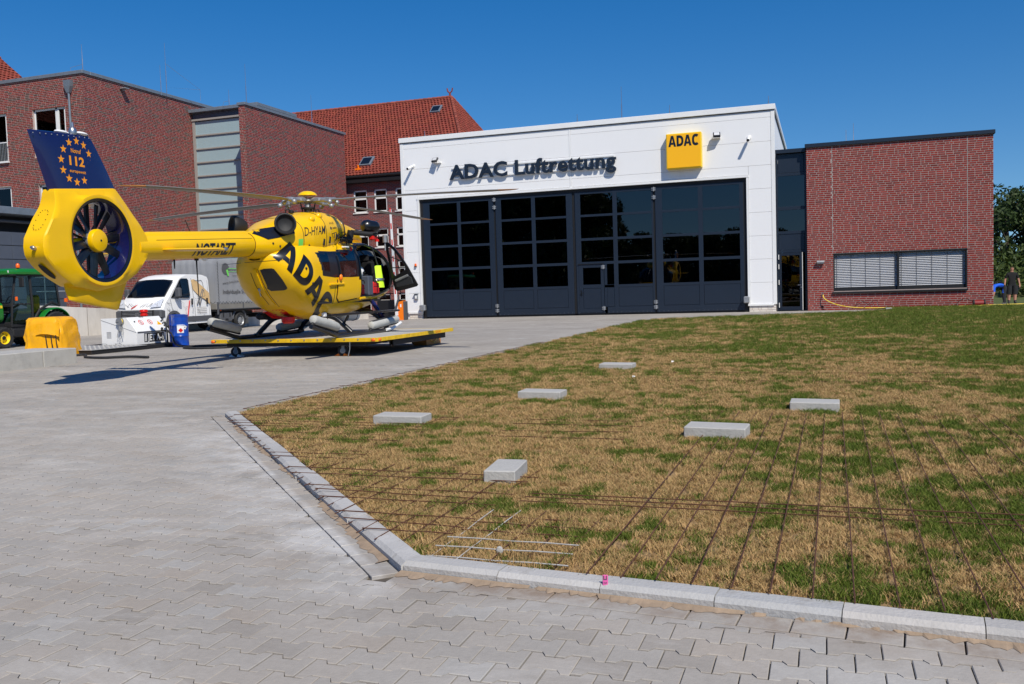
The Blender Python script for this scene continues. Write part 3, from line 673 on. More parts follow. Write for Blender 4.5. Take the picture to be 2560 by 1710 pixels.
# ------------------------------------------------------------------ buildings
def rects_minus(u0, u1, v0, v1, ops):
    """brick rectangle minus openings (only in u); returns list of (u0,u1)"""
    segs = [(u0, u1)]
    for (a, b, c, d) in ops:
        if v1 <= c+0.02 or v0 >= d-0.02: continue
        ns = []
        for (p, q) in segs:
            if q <= a or p >= b: ns.append((p, q)); continue
            if p < a-0.03: ns.append((p, a))
            if q > b+0.03: ns.append((b, q))
        segs = ns
    return segs
def brick_rects(W, H, ops, rng, L=0.255, J=0.017, CH=0.0827, BH=0.061, v00=0.0, skipv=()):
    out = []; r = 0; v = v00
    while v < H:
        v1 = min(v+BH, H); u = -rng.choice([0, 0.068, 0.136, 0.2])*1.0-(0.136 if r % 2 else 0)
        while u < W:
            w = 0.1175 if rng.random() < 0.14 else L
            a, b = max(u, 0), min(u+w, W)
            if b-a > 0.03:
                for (p, q) in rects_minus(a, b, v, v1, ops): out.append((p, q, v, v1))
            u += w+J
        v += CH; r += 1
    return out
def brick_face(mb, O, U, N, rect, proud, col):
    """five-sided brick standing proud of the mortar plane"""
    p, q, v0, v1 = rect; O = Vector(O); U = Vector(U); N = Vector(N); Z = Vector((0, 0, 1)); c = 0.004
    back = [O+U*a+Z*b-N*0.002 for a, b in ((p, v0), (q, v0), (q, v1), (p, v1))]
    fr = [O+U*a+Z*b+N*proud for a, b in ((p+c, v0+c), (q-c, v0+c), (q-c, v1-c), (p+c, v1-c))]
    mb.col = col; vs = [tuple(x) for x in back+fr]
    fs = [(4, 5, 6, 7), (0, 1, 5, 4), (1, 2, 6, 5), (2, 3, 7, 6), (3, 0, 4, 7)]
    if U.cross(Z).dot(N) < 0: fs = [tuple(reversed(f)) for f in fs]
    mb.add(vs, fs)
def bcol_new(rng):
    v = max(0.55, 1+rng.normal()*0.13); return (v, v*(1+rng.normal()*0.05), v*(1+rng.normal()*0.05))
def bcol_old(rng):
    x = rng.random()
    if x < 0.12: v = 0.9+rng.random()*0.4; return (0.42*v, 1.9*v, 2.1*v)          # grey-brown clinker
    if x < 0.30: v = 0.9+rng.random()*0.3; return (0.62*v, 1.35*v, 1.3*v)
    v = 0.75+rng.random()*0.5; return (v, v*(0.85+0.4*rng.random()), v*0.95)

# ---- hangar
YH = 38.9
hg = thing('hangar', 'white panelled helicopter hangar with a wide dark glazed folding gate', 'hangar', (0, 0, 0))
SEAM = [0.33, 1.22, 2.19, 3.16, 4.13, 5.10, 6.06, 7.03, 8.0, 8.27]
mbw = MB(); mbw.box(-18.70, 38.96, 0.0, -17.95, 39.3, 8.3); mbw.box(-2.9, 38.96, 0.0, -1.86, 39.3, 8.3); mbw.box(-17.95, 38.96, 5.75, -2.9, 39.3, 8.3)
mbw.box(-18.72, 39.3, 0, -18.5, 54, 8.3); mbw.box(-2.05, 39.3, 0, -1.84, 54, 8.3); mbw.box(-18.5, 53.8, 0, -2.05, 54, 8.3)
mbw.build('wall', 'white_panel', hg)
mbr = MB(); mbr.box(-18.5, 39.3, 8.1, -2.05, 53.8, 8.28); mbr.build('roof', 'room', hg)
mbf = MB(); mbf.box(-18.5, 39.15, -0.1, -2.05, 53.8, 0.01); mbf.build('hall_floor', 'concrete', hg)
def panel(x0, x1, z0, z1, y0=38.9, y1=38.958):
    mb = MB(); mb.bbox(x0+0.004, y0, z0+0.004, x1-0.004, y1, z1-0.004, 0.006); mb.build('panel', 'white_panel', hg)
for i in range(len(SEAM)-1):
    z0, z1 = SEAM[i], SEAM[i+1]
    if z1 <= 5.2: panel(-18.62, -17.98, z0, z1); panel(-2.86, -1.94, z0, z1)
    elif z0 < 5.7:
        panel(-18.62, -17.98, z0, z1); panel(-2.86, -1.94, z0, z1); panel(-17.98, -10.53, 5.70, z1); panel(-10.45, -2.86, 5.70, z1)
    else: panel(-18.62, -10.53, z0, z1); panel(-10.45, -1.94, z0, z1)
tr = MB()
for x0, x1 in ((-18.78, -18.62), (-1.94, -1.785)): tr.bbox(x0, 38.885, 0.30, x1, 38.99, 8.28, 0.006)
tr.bbox(-10.53, 38.888, 5.66, -10.45, 38.95, 8.27, 0.005)
tr.bbox(-18.0, 38.86, 5.60, -2.84, 38.98, 5.69, 0.006); tr.bbox(-17.98, 38.87, 0.30, -17.90, 39.0, 5.60, 0.005); tr.bbox(-2.95, 38.87, 0.30, -2.86, 39.0, 5.60, 0.005)
tr.bbox(-18.64, 38.86, 0.25, -17.90, 38.97, 0.335, 0.006); tr.bbox(-2.95, 38.86, 0.25, -1.90, 38.97, 0.335, 0.006)
tr.build('trim', 'white_paint', hg)
cp = MB(); cp.bbox(-18.82, 38.83, 8.30, -1.75, 39.25, 8.52, 0.01); cp.bbox(-2.1, 39.25, 8.30, -1.75, 54.05, 8.52, 0.01); cp.bbox(-18.82, 39.25, 8.30, -18.45, 54.05, 8.52, 0.01)
cp.bbox(-18.45, 53.7, 8.30, -2.1, 54.05, 8.52, 0.01); cp.build('coping', 'white_paint', hg)
gp = MB(); gp.box(-18.74, 38.87, 8.262, -1.82, 38.96, 8.30); gp.box(-1.84, 38.96, 8.262, -1.80, 54, 8.30); gp.build('shadow_gap', 'plastic_grey', hg)
for (x0, x1) in ((-18.60, -17.96), (-2.9, -1.82)):
    mb = MB(); mb.box(x0, 38.925, -0.05, x1, 39.0, 0.25); pl = mb.build('plinth', 'mortar_old', hg)
    for (p, q, v0, v1) in brick_rects(x1-x0, 0.25, [], RNG, 0.235, 0.012, 0.0833, 0.071):
        m2 = MB(); brick_face(m2, (x0, 38.925, 0), (1, 0, 0), (0, -1, 0), (p, q, v0, v1), 0.012, (lambda v: (v, v, v))(1+RNG.normal()*0.05)); m2.build('brick', 'brick_white', pl)
# gate: black reveal, four leaves
rv = MB(); rv.box(-17.90, 38.99, -0.02, -17.74, 39.2, 5.6); rv.box(-3.09, 38.99, -0.02, -2.95, 39.2, 5.6); rv.box(-17.74, 38.99, 5.47, -3.09, 39.2, 5.6)
rv.box(-14.205, 39.03, 0.02, -14.115, 39.09, 5.47); rv.box(-10.49, 39.03, 0.02, -10.36, 39.09, 5.47); rv.box(-6.875, 39.03, 0.02, -6.785, 39.09, 5.47)
rv.box(-17.74, 39.03, 0.0, -3.09, 39.09, 0.075); rv.build('gate_reveal', 'seal_black', hg)
ROWS = [(4.46, 5.36), (3.42, 4.36), (2.37, 3.31), (1.33, 2.25)]
def leaf(x0, x1, cols, wicket=None):
    fr = MB(); xs = [x0]+[c for ab in cols for c in ab]+[x1]
    for k in range(0, len(xs), 2): fr.bbox(xs[k], 38.985, 0.08, xs[k+1], 39.05, 5.46, 0.004)
    zs = [0.08, 0.36, 1.21, 1.33, 2.25, 2.37, 3.31, 3.42, 4.36, 4.46, 5.36, 5.46]
    for (a, b) in cols:
        for z0, z1 in ((0.08, 0.36), (1.21, 1.33), (2.25, 2.37), (3.31, 3.42), (4.36, 4.46), (5.36, 5.46)):
            fr.bbox(a-0.003, 38.987, z0, b+0.003, 39.048, z1, 0.004)
    lf = fr.build('gate_leaf', 'anthracite', hg)
    for (a, b) in cols:
        for (z0, z1) in ROWS:
            if wicket and z1 < 2.3 and wicket(a, b): continue
            mb = MB(); mb.box(a-0.01, 39.012, z0-0.01, b+0.01, 39.024, z1+0.01); mb.build('pane', 'glass_hangar', lf)
        if wicket and wicket(a, b): continue
        mb = MB(); mb.bbox(a+0.012, 38.99, 0.372, b-0.012, 39.03, 1.198, 0.006); mb.build('infill_panel', 'anthracite', lf)
        g = MB(); g.box(a, 39.005, 0.36, b, 39.03, 1.21); g.build('groove', 'seal_black', lf)
    rv_ = MB()
    for i in range(int((x1-x0)/0.19)): rv_.cyl((x0+0.1+i*0.19, 38.986, 0.12), (x0+0.1+i*0.19, 38.980, 0.12), 0.009, 6)
    rv_.build('rivets', 'steel_dull', lf, kind='stuff')
    return lf
l1 = leaf(-17.74, -14.205, [(-17.42, -16.02), (-15.86, -14.45)]); l2 = leaf(-14.115, -10.49, [(-13.85, -12.40), (-12.22, -10.77)])
def wk(a, b): return a < -10
l3 = leaf(-10.36, -6.875, [(-10.12, -8.66), (-8.47, -6.95+0.0)], wk); l4 = leaf(-6.785, -3.09, [(-6.49, -4.96), (-4.77, -3.25)])
# wicket door in the third leaf
wd = MB(); X0, X1 = -10.25, -9.12
for (a, b, c, d) in ((X0, 0.12, -10.07, 2.26), (-9.26, 0.12, X1, 2.26)): wd.bbox(a, 38.968, b, c, 39.03, d, 0.004)
for (z0, z1) in ((0.12, 0.30), (1.20, 1.36), (2.11, 2.26)): wd.bbox(-10.072, 38.97, z0, -9.258, 39.028, z1, 0.004)
wdo = wd.build('wicket_door', 'anthracite', l3)
mb = MB(); mb.box(-10.08, 39.0, 1.35, -9.25, 39.01, 2.12); mb.build('pane', 'glass_hangar', l3)
mb = MB(); mb.bbox(-10.06, 38.976, 0.31, -9.27, 39.02, 1.19, 0.006); mb.build('infill_panel', 'anthracite', l3)
mb = MB(); mb.box(-9.10, 38.987, 0.08, -8.98, 39.04, 2.26); mb.bbox(-8.975, 38.99, 0.372, -8.67, 39.03, 1.198, 0.006); mb.box(-8.98, 38.987, 1.2, -8.66, 39.04, 1.34); mb.build('filler_panel', 'anthracite', l3)
mb = MB(); mb.box(-8.98, 39.012, 1.33, -8.66, 39.024, 2.25); mb.build('pane', 'glass_hangar', l3)
mb = MB(); mb.bbox(X0-0.03, 38.93, 2.265, X1, 38.985, 2.285, 0.004); mb.build('drip_rail', 'seal_black', l3)
mb = MB(); mb.cyl((-10.16, 38.968, 1.0), (-10.16, 38.90, 1.0), 0.02, 8); mb.bbox(-10.18, 38.895, 0.985, -10.04, 38.915, 1.015, 0.006); mb.bbox(-10.185, 38.955, 0.86, -10.135, 38.97, 1.12, 0.004); mb.build('handle', 'black_paint', l3)
def hinge(x, z, par):
    mb = MB(); mb.cyl((x, 38.94, z-0.09), (x, 38.94, z+0.09), 0.028, 8)
    for s in (-1, 1):
        mb.bbox(x+s*0.03-0.03, 38.955, z-0.07, x+s*0.03+0.03, 38.985, z+0.07, 0.004)
        for q in (-0.04, 0.04): mb.cyl((x+s*0.07, 38.96, z+q), (x+s*0.07, 38.93, z+q), 0.022, 8)
    mb.build('hinge', 'steel_dull', par)
for x, l in ((-14.16, l1), (-6.83, l3)):
    for z in (5.38, 5.03, 0.52, 0.30): hinge(x, z, l)
for z in (2.12, 0.30): hinge(-9.14, z, l3)
for (x0, x1) in ((-17.98, -17.70), (-3.12, -2.88)):
    mb = MB(); mb.bbox(x0, 38.66, 0.38, x1, 38.88, 0.66, 0.03); mb.build('buffer', 'steel_dull', hg)
# what shows through the panes
t = thing('storage_cabinet', 'white cabinet with a sloping shelf seen through the left gate panes', 'cabinet', (-17.05, 40.1, 0)); 
mb = MB(); mb.bbox(-0.5, -0.3, 0, 0.1, 0.3, 2.6, 0.02); mb.build('body', 'white_plastic', t)
mb = MB(); mb.bbox(-0.5, -0.3, 2.62, 0.35, 0.3, 2.68, 0.01); mb.build('shelf', 'white_plastic', t)
t = thing('step_ladder', 'aluminium step ladder leaning inside behind the second gate leaf', 'ladder', (-12.1, 41.2, 0))
for s in (-0.22, 0.22):
    mb = MB(); mb.tube([(s, -0.4, 0), (s, 0.3, 2.4)], 0.025, 6); mb.build('rail', 'metal', t)
for k in range(7):
    mb = MB(); mb.bbox(-0.2, -0.4+0.7*(k+1)/8-0.04, 2.4*(k+1)/8-0.015, 0.2, -0.4+0.7*(k+1)/8+0.04, 2.4*(k+1)/8+0.015, 0.005); mb.build('rung', 'metal', t)

# facade lettering: letters standing off the wall on two rails
lt = thing('facade_lettering', 'dark raised letters reading ADAC Luftrettung on the white hangar front', 'lettering')
v, f, w = text_mesh('ADAC Luftrettung', 0.026, 1.04)
par_ = list(range(len(v)))
def root_(i):
    while par_[i] != i: par_[i] = par_[par_[i]]; i = par_[i]
    return i
for q in f:
    for i in q[1:]: par_[root_(i)] = root_(q[0])
groups = {}
for q in f: groups.setdefault(root_(q[0]), []).append(q)
from collections import Counter
for ff in sorted(groups.values(), key=lambda g: min(v[i][0] for q in g for i in q)):     # one raised letter per glyph
    ids = sorted({i for q in ff for i in q}); mp_ = {i: k for k, i in enumerate(ids)}; n = len(ids); ff = [tuple(mp_[i] for i in q) for q in ff]
    P = [(-16.24+7.84/w*v[i][0], 38.74, 6.40+0.665*v[i][1]) for i in ids]; Q = [(p[0], 38.82, p[2]) for p in P]
    cnt = Counter(tuple(sorted((q[i], q[(i+1) % len(q)]))) for q in ff for i in range(len(q)))
    fs = [q for q in ff]+[tuple(i+n for i in reversed(q)) for q in ff]
    for q in ff:
        for i in range(len(q)):
            a_, b_ = q[i], q[(i+1) % len(q)]
            if cnt[tuple(sorted((a_, b_)))] == 1: fs.append((b_, a_, a_+n, b_+n))
    mb = MB(); mb.add(P+Q, fs); mb.build('letter', 'anthracite', lt)
for z in (6.47, 6.93):
    mb = MB(); mb.bbox(-16.15, 38.83, z-0.035, -8.5, 38.87, z+0.035, 0.005)
    for x in np.linspace(-15.9, -8.7, 9): mb.cyl((x, 38.86, z), (x, 38.905, z), 0.015, 6)
    mb.build('rail', 'white_paint', lt)
# yellow sign box
sg = thing('sign_box', 'square yellow ADAC sign box on the upper right of the hangar', 'sign', (0, 0, 0))
mb = MB(); mb.bbox(-6.19, 38.56, 6.13, -4.72, 38.90, 7.60, 0.015); mb.build('case', 'tractor_yellow', sg)
mb = MB(); mb.bbox(-6.155, 38.545, 6.165, -4.755, 38.562, 7.565, 0.004); mb.build('face', 'sign_yellow', sg)
mb = MB(); hv, hf, hw = heavy_text('ADAC'); mb.add([(-6.09+x/hw*1.28, 38.541, 7.05+0.46*y) for x, y, _ in hv], hf); mb.build('lettering', 'black_paint', sg)
def floodlight(x, z, lb, yaw):
    t = thing('floodlight', lb, 'floodlight', (x, 38.9, z), 0, 'floodlights on the hangar front')
    T = Matrix.Rotation(yaw, 4, 'Z') @ Matrix.Translation((0, -0.24, 0.06)) @ Matrix.Rotation(radians(-38), 4, 'X')
    mb = MB(); mb.bbox(-0.15, -0.04, -0.13, 0.15, 0.05, 0.13, 0.015, T); mb.build('housing', 'black_paint', t)
    mb = MB(); mb.box(-0.11, -0.046, -0.06, 0.11, -0.039, 0.10, T); mb.build('lens', 'lamp_glass', t)
    mb = MB(); mb.bbox(-0.17, -0.10, -0.08, 0.17, 0.0, -0.05, 0.006); mb.bbox(-0.16, -0.26, -0.08, -0.145, -0.03, 0.03, 0.004); mb.bbox(0.145, -0.26, -0.08, 0.16, -0.03, 0.03, 0.004); mb.build('bracket', 'white_paint', t)
floodlight(-16.85, 7.30, 'black floodlight left of the big letters, tilted up', -0.25); floodlight(-4.13, 7.36, 'black floodlight beside the yellow sign box', 0.15)
def camera(x, z, lb, d):
    t = thing('security_camera', lb, 'camera', (x, 38.9, z), 0, 'security cameras on the hangar front')
    mb = MB(); mb.lathe([(0.0, 0), (0.085, 0), (0.085, 0.03), (0.07, 0.04), (0, 0.04)], 16, Matrix.Rotation(pi/2, 4, 'X')); mb.build('mount', 'white_paint', t)
    D = Vector((d, -0.40, -0.17)); a = Vector((0, -0.04, 0.0)); mb = MB(); mb.tube([a, a+D*0.25, a+D*0.25], 0.03, 8); mb.tube([a+D*0.22, a+D], 0.062, 12); mb.build('body', 'white_paint', t)
    mb = MB(); mb.cyl(a+D, a+D*1.03, 0.058, 12); mb.build('lens', 'black_paint', t)
camera(-18.12, 7.19, 'white bullet camera near the left hangar corner under the roof', -0.10); camera(-2.80, 7.23, 'white bullet camera right of the yellow sign', -0.02)
t = thing('warning_beacon', 'small orange beacon on the left white pier beside the gate', 'beacon', (-18.17, 38.9, 2.53))
mb = MB(); mb.bbox(-0.05, -0.10, -0.06, 0.05, 0, -0.03, 0.005); mb.build('base', 'black_paint', t); mb = MB(); mb.lathe([(0.05, -0.03), (0.055, 0.03), (0.045, 0.08), (0.0, 0.10)], 12, Matrix.Translation((0, -0.06, 0))); mb.build('dome', 'beacon', t)
t = thing('key_switch', 'grey key switch box low on the left white pier', 'switch', (-18.20, 38.9, 1.05))
mb = MB(); mb.bbox(-0.09, -0.10, -0.14, 0.09, 0, 0.14, 0.012); mb.build('case', 'steel_dull', t); mb = MB(); mb.box(-0.04, -0.104, -0.08, 0.05, -0.10, 0.07); mb.build('cover', 'white_plastic', t)
mb = MB(); mb.bbox(-0.11, -0.16, 0.14, 0.11, 0, 0.152, 0.004); mb.build('canopy', 'plastic_grey', t)

# ---- connector with the glass door
cb = thing('glazed_connector', 'narrow dark connector with glass door between hangar and brick annex', 'building')
mb = MB(); YL = 39.2
for (x0, z0, x1, z1) in ((-1.785, 0, -1.70, 6.5), (-0.66, 0, -0.575, 6.5), (-1.70, 4.18, -0.66, 4.32), (-1.70, 3.19, -0.66, 3.31), (-1.70, 2.42, -0.66, 2.52), (-1.70, 5.58, -0.66, 5.70)): mb.bbox(x0, YL-0.03, z0, x1, YL+0.05, z1, 0.004)
mb.build('frame', 'anthracite', cb)
for z0, z1 in ((2.52, 3.19), (5.70, 6.48)):
    mb = MB(); mb.bbox(-1.69, YL-0.012, z0+0.006, -0.67, YL+0.03, z1-0.006, 0.005); mb.build('panel', 'anthracite', cb)
for z0, z1 in ((3.31, 4.18), (4.32, 5.58)):
    mb = MB(); mb.box(-1.71, YL, z0, -0.65, YL+0.02, z1); mb.build('pane', 'glass_link', cb)
mb = MB(); mb.bbox(-1.785, YL-0.16, 6.5, -0.6, YL+0.1, 6.66, 0.008); mb.box(-1.78, YL+0.1, 6.5, -0.58, 46, 6.62); mb.build('coping', 'anthracite', cb)
mb = MB(); mb.box(-1.78, 44.9, 0, -0.58, 45, 6.5); mb.box(-1.78, YL+0.05, -0.05, -0.58, 45, 0.012); mb.box(-1.78, 39.3, 2.9, -0.58, 45, 3.0); mb.build('inner_wall', 'room', cb)
dr = MB(); T = Matrix.Translation((-1.69, YL-0.02, 0.02)) @ Matrix.Rotation(radians(-10), 4, 'Z')
for (a, b, c, d) in ((0, 0, 0.10, 2.39), (0.83, 0, 0.93, 2.39)): dr.bbox(a, -0.03, b, c, 0.03, d, 0.004, T)
for z0, z1 in ((0, 0.16), (2.28, 2.39)): dr.bbox(0.1, -0.028, z0, 0.83, 0.028, z1, 0.004, T)
dro = dr.build('door', 'anthracite', cb)
mb = MB(); mb.box(0.095, -0.008, 0.155, 0.835, 0.008, 2.285, T); mb.build('pane', 'glass_dark', dro)
mb = MB(); mb.bbox(0.932, -0.03, 0, 0.948, 0.03, 2.39, 0.003, T); mb.build('door_edge', 'white_paint', dro)
mb = MB(); mb.cyl(T @ Vector((0.88, -0.03, 1.05)), T @ Vector((0.88, -0.09, 1.05)), 0.012, 8); mb.tube([T @ Vector((0.88, -0.085, 1.05)), T @ Vector((0.76, -0.085, 1.05))], 0.011, 8); mb.bbox(0.86, -0.036, 0.93, 0.90, -0.029, 0.98, 0.003, T); mb.build('handle', 'metal', dro)
for z in (0.15, 1.1, 1.75, 2.15):
    mb = MB(); mb.cyl((-1.705, YL-0.06, z), (-1.705, YL-0.06, z+0.2), 0.016, 8); mb.build('hinge', 'white_paint', cb)

# ---- brick annex
ax = thing('brick_annex', 'red brick annex with a wide window strip and dark roof edge right of the hangar', 'building')
A0, A1, AH = -0.57, 6.24, 6.62; WIN = (0.43, 5.33, 0.77, 2.30)
mb = MB()
def wall_holes(mb, x0, x1, z0, z1, y0, y1, ops):
    xs = sorted({x0, x1, *[o[0] for o in ops], *[o[1] for o in ops]}); zs = sorted({z0, z1, *[o[2] for o in ops], *[o[3] for o in ops]})
    for i in range(len(xs)-1):
        for j in range(len(zs)-1):
            cx, cz = (xs[i]+xs[i+1])/2, (zs[j]+zs[j+1])/2
            if any(o[0] < cx < o[1] and o[2] < cz < o[3] for o in ops): continue
            mb.box(xs[i], y0, zs[j], xs[i+1], y1, zs[j+1])
wall_holes(mb, A0, A1, -0.2, AH, 38.906, 39.22, [WIN])
mb.box(A0, 39.22, -0.2, A0+0.25, 46, AH); mb.box(A1-0.25, 39.22, -0.2, A1, 46, AH); mb.box(A0+0.25, 45.8, -0.2, A1-0.25, 46, AH); mb.box(A0+0.25, 39.22, AH-0.3, A1-0.25, 45.8, AH-0.02)
axw = mb.build('wall', 'mortar_new', ax)
R_ = np.random.default_rng(21); ops = [(WIN[0]-A0-0.001, WIN[1]-A0+0.001, WIN[2]-0.03+0.04, WIN[3]+0.02+0.04)]
rects = []
for r in brick_rects(A1-A0, AH+0.02, ops, R_, v00=-0.04):
    # straight movement joints above the window
    for jx in (WIN[0]-A0-0.012, WIN[1]-A0+0.012):
        pass
    rects.append(r)
def split_joint(r, jx, vmin):
    p, q, a, b = r
    if a < vmin or q < jx-0.01 or p > jx+0.01: return [r]
    return [x for x in ((p, jx-0.01, a, b), (jx+0.01, q, a, b)) if x[1]-x[0] > 0.03]
for jx in (WIN[0]-A0-0.012, WIN[1]-A0+0.012): rects = [y for r in rects for y in split_joint(r, jx, WIN[3]+0.04)]
rects.sort(key=lambda r: (r[0]+A0)**2*0.6+(r[2]-1.25)**2*0.2)
rest = MB(); share = {}
for k, r in enumerate(rects):
    c = bcol_new(R_)
    if k < 300:
        key = (round(r[1]-r[0], 3), round(r[3]-r[2], 3), int(R_.integers(5)))
        if key not in share:
            m2 = MB(); brick_face(m2, (0, 0, 0), (1, 0, 0), (0, -1, 0), (0, r[1]-r[0], 0, r[3]-r[2]), 0.009, c); share[key] = m2.mesh('brick', 'brick_new')
        link('brick', share[key], axw, (A0+r[0], 38.906, r[2]-0.04+0.0))
    else: brick_face(rest, (A0, 38.906, -0.04), (1, 0, 0), (0, -1, 0), r, 0.009+R_.normal()*0.0008, c)
rest.build('brick', 'brick_new', axw, kind='stuff')
mb = MB()
for jx in (WIN[0]-0.012, WIN[1]+0.012): mb.box(jx-0.007, 38.898, WIN[3]+0.02, jx+0.007, 38.9065, AH)
mb.build('movement_joint', 'concrete', axw)
mb = MB(); mb.bbox(A0-0.05, 38.83, AH, A1+0.06, 39.3, AH+0.155, 0.012); mb.bbox(A1-0.3, 39.3, AH, A1+0.06, 46.05, AH+0.155, 0.01); mb.bbox(A0-0.05, 39.3, AH, A0+0.3, 46.05, AH+0.155, 0.01); mb.build('coping', 'anthracite', ax)
wn = MB(); x0, x1, z0, z1 = WIN
for a in ((x0, z0, x0+0.05, z1), (x1-0.05, z0, x1, z1), (2.83, z0, 2.90, z1)): wn.bbox(a[0], 38.92, a[1], a[2], 39.12, a[3], 0.004)
wn.bbox(x0, 38.92, z1-0.05, x1, 39.12, z1, 0.004); wn.bbox(x0, 39.0, z0, x1, 39.12, z0+0.14, 0.004)
wo = wn.build('window', 'gutter_dark', ax)
mb = MB(); mb.box(x0, 39.135, z0, x1, 39.15, z1); mb.build('pane', 'glass_dark', wo)
mb = MB(); mb.bbox(x0-0.04, 38.82, z0-0.075, x1+0.02, 39.0, z0-0.03, 0.006); mb.bbox(x0-0.04, 38.815, z0-0.10, x1+0.02, 38.84, z0-0.03, 0.006); mb.build('sill', 'gutter_dark', wo)
sl = MB()
sl.smooth = True
ring = [(-0.040, 0.012), (-0.022, 0.030), (0.012, 0.036), (0.034, 0.010), (0.040, -0.030)]
sl.add([(0, y-0.0, z) for y, z in ring]+[(1, y, z) for y, z in ring], [(i, i+1, i+6, i+5) for i in range(4)])
SLM = sl.mesh('slat', 'blind')
for (a, b) in ((x0+0.055, 2.825), (2.905, x1-0.055)):
    for k in range(20):
        z = z0+0.145+k*0.0685
        if z > z1-0.04: break
        o = link('slat', SLM, wo, (a, 39.07, z)); o.scale = (b-a, 1, 1)
    mb = MB()
    for x in np.linspace(a+0.08, b-0.08, 3 if b-a < 1.5 else 5): mb.box(x-0.006, 39.018, z0+0.12, x+0.006, 39.026, z1-0.05)
    mb.build('ladder_tape', 'plastic_grey', wo)
t = thing('wall_lamp', 'grey half-cylinder lamp on the brick wall beside the door', 'lamp', (-0.06, 38.9, 1.97)); mb = MB(); mb.tube([(-0.14, -0.10, 0), (0.14, -0.10, 0)], 0.065, 12); mb.bbox(-0.13, -0.1, -0.05, 0.13, 0, 0.05, 0.01); mb.build('housing', 'steel_dull', t)
mb = MB(); mb.box(-0.11, -0.13, -0.072, 0.11, -0.05, -0.06); mb.build('diffuser', 'lamp_glass', t)
mb = MB(); mb.bbox(-0.04, 38.87, 0.12, 0.04, 38.9, 0.20, 0.006); tag(mb.build('wall_socket', 'black_matt'), 'small black outdoor socket low on the brick wall by the hose', 'socket')
t = thing('water_tap', 'small pale tap on the brick wall where the yellow hose starts', 'tap', (0.02, 38.89, 0.70)); mb = MB(); mb.cyl((0, 0.01, 0), (0, -0.06, 0), 0.018, 8); mb.cyl((0, -0.05, 0.0), (0, -0.055, -0.06), 0.014, 8); mb.bbox(-0.03, -0.07, 0.02, 0.03, -0.05, 0.03, 0.004); mb.build('body', 'metal', t)
def curve_pts(P, n=12):
    P = [Vector(p) for p in P]; out = []
    for i in range(len(P)-1):
        a = P[max(i-1, 0)]; b = P[i]; c = P[i+1]; d = P[min(i+2, len(P)-1)]
        for k in range(n):
            u = k/n; out.append(0.5*((2*b)+(c-a)*u+(2*a-5*b+4*c-d)*u*u+(3*b-a-3*c+d)*u**3))
    out.append(P[-1]); return out
mb = MB(); mb.tube(curve_pts([(0.02, 38.82, 0.64), (0.10, 38.72, 0.46), (0.5, 38.6, 0.25), (1.1, 38.45, 0.12), (2.0, 38.42, 0.075), (4, 38.5, 0.07), (5.4, 38.4, 0.075), (6.5, 38.42, 0.10), (9, 38.5, 0.11), (13, 38.6, 0.07)]), 0.017, 8)
tag(mb.build('garden_hose', 'hose_yellow'), 'yellow hose running from the tap along the foot of the brick annex', 'hose')
mb = MB()
for k in range(4): mb.tube(curve_pts([(1.0+0.12*k, 38.6, 0.06), (1.2+0.1*k, 38.5-0.05*k, 0.05+0.16*(k % 3)), (1.7+0.1*k, 38.6, 0.10+0.28*(k % 2)), (2.0+0.07*k, 38.45, 0.05), (2.6+0.2*k, 38.4, 0.06)]), 0.009, 6)
tag(mb.build('loose_cable', 'black_rubber'), 'tangle of black cable lying under the yellow hose at the annex foot', 'cable')
t = thing('cable_reel', 'red and black cable reel on the ground at the right end of the annex', 'reel', (5.70, 38.62, 0.03)); mb = MB()
mb.tube([(-0.16, 0, 0.13), (0.16, 0, 0.13)], 0.12, 14); mb.build('drum', 'tail_red', t); mb = MB(); mb.tube([(-0.21, 0, 0.13), (-0.17, 0, 0.13)], 0.15, 14); mb.tube([(0.17, 0, 0.13), (0.21, 0, 0.13)], 0.15, 14); mb.tube(curve_pts([(-0.2, 0, 0.2), (-0.5, 0, 0.32), (-0.75, -0.05, 0.18), (-0.8, -0.1, 0.02)]), 0.012, 6); mb.build('flange', 'black_matt', t)
t = thing('rooftop_fan', 'pale ventilation unit peeking over the annex roof edge', 'ventilator', (2.1, 42, 6.6)); mb = MB(); mb.bbox(-0.3, -0.3, 0, 0.3, 0.3, 0.55, 0.03); mb.build('body', 'white_plastic', t); mb = MB(); mb.box(-0.22, -0.31, 0.38, -0.02, -0.30, 0.50); mb.box(0.02, -0.31, 0.38, 0.22, -0.30, 0.50); mb.build('grille', 'black_matt', t)
mb = MB(); mb.bbox(2.22, 35.95, -0.05, 2.42, 36.2, 0.14, 0.01); tag(mb.build('edge_block', 'concrete'), 'short concrete block at the end of the paving before the annex', 'block')

# ---- big brick building on the left, glazed stairwell, second brick block
bl = thing('brick_block', 'tall dark red brick building with flat roof behind the helicopter tail', 'building')
CX, CY, CH_ = -33.36, 34.7, 12.22
WA = [(-41.2, -38.27, 8.39, 10.78), (-36.58, -34.53, 8.45, 10.80), (-41.2, -38.23, 4.75, 7.18), (-36.45, -34.45, 4.75, 7.12)]
mb = MB(); wall_holes(mb, -48, CX-0.01, 0, CH_, CY+0.01, CY+0.4, WA); mb.box(CX-0.4, CY+0.4, 0, CX-0.01, 46.0, CH_); mb.box(-48, CY+0.4, CH_-0.4, CX-0.4, 46, CH_-0.1); mb.box(-48, 45.7, 0, CX-0.4, 46, CH_-0.4); w_ = mb.build('wall', 'mortar_old', bl)
R_ = np.random.default_rng(5); rest = MB()
ops = [(o[0]+48, o[1]+48, o[2], o[3]) for o in WA]
for r in brick_rects(48+CX, CH_, ops, R_, CH=0.083):
    if r[1]-48 < -42.5: continue
    brick_face(rest, (-48, CY+0.01, 0), (1, 0, 0), (0, -1, 0), r, 0.012, bcol_old(R_))
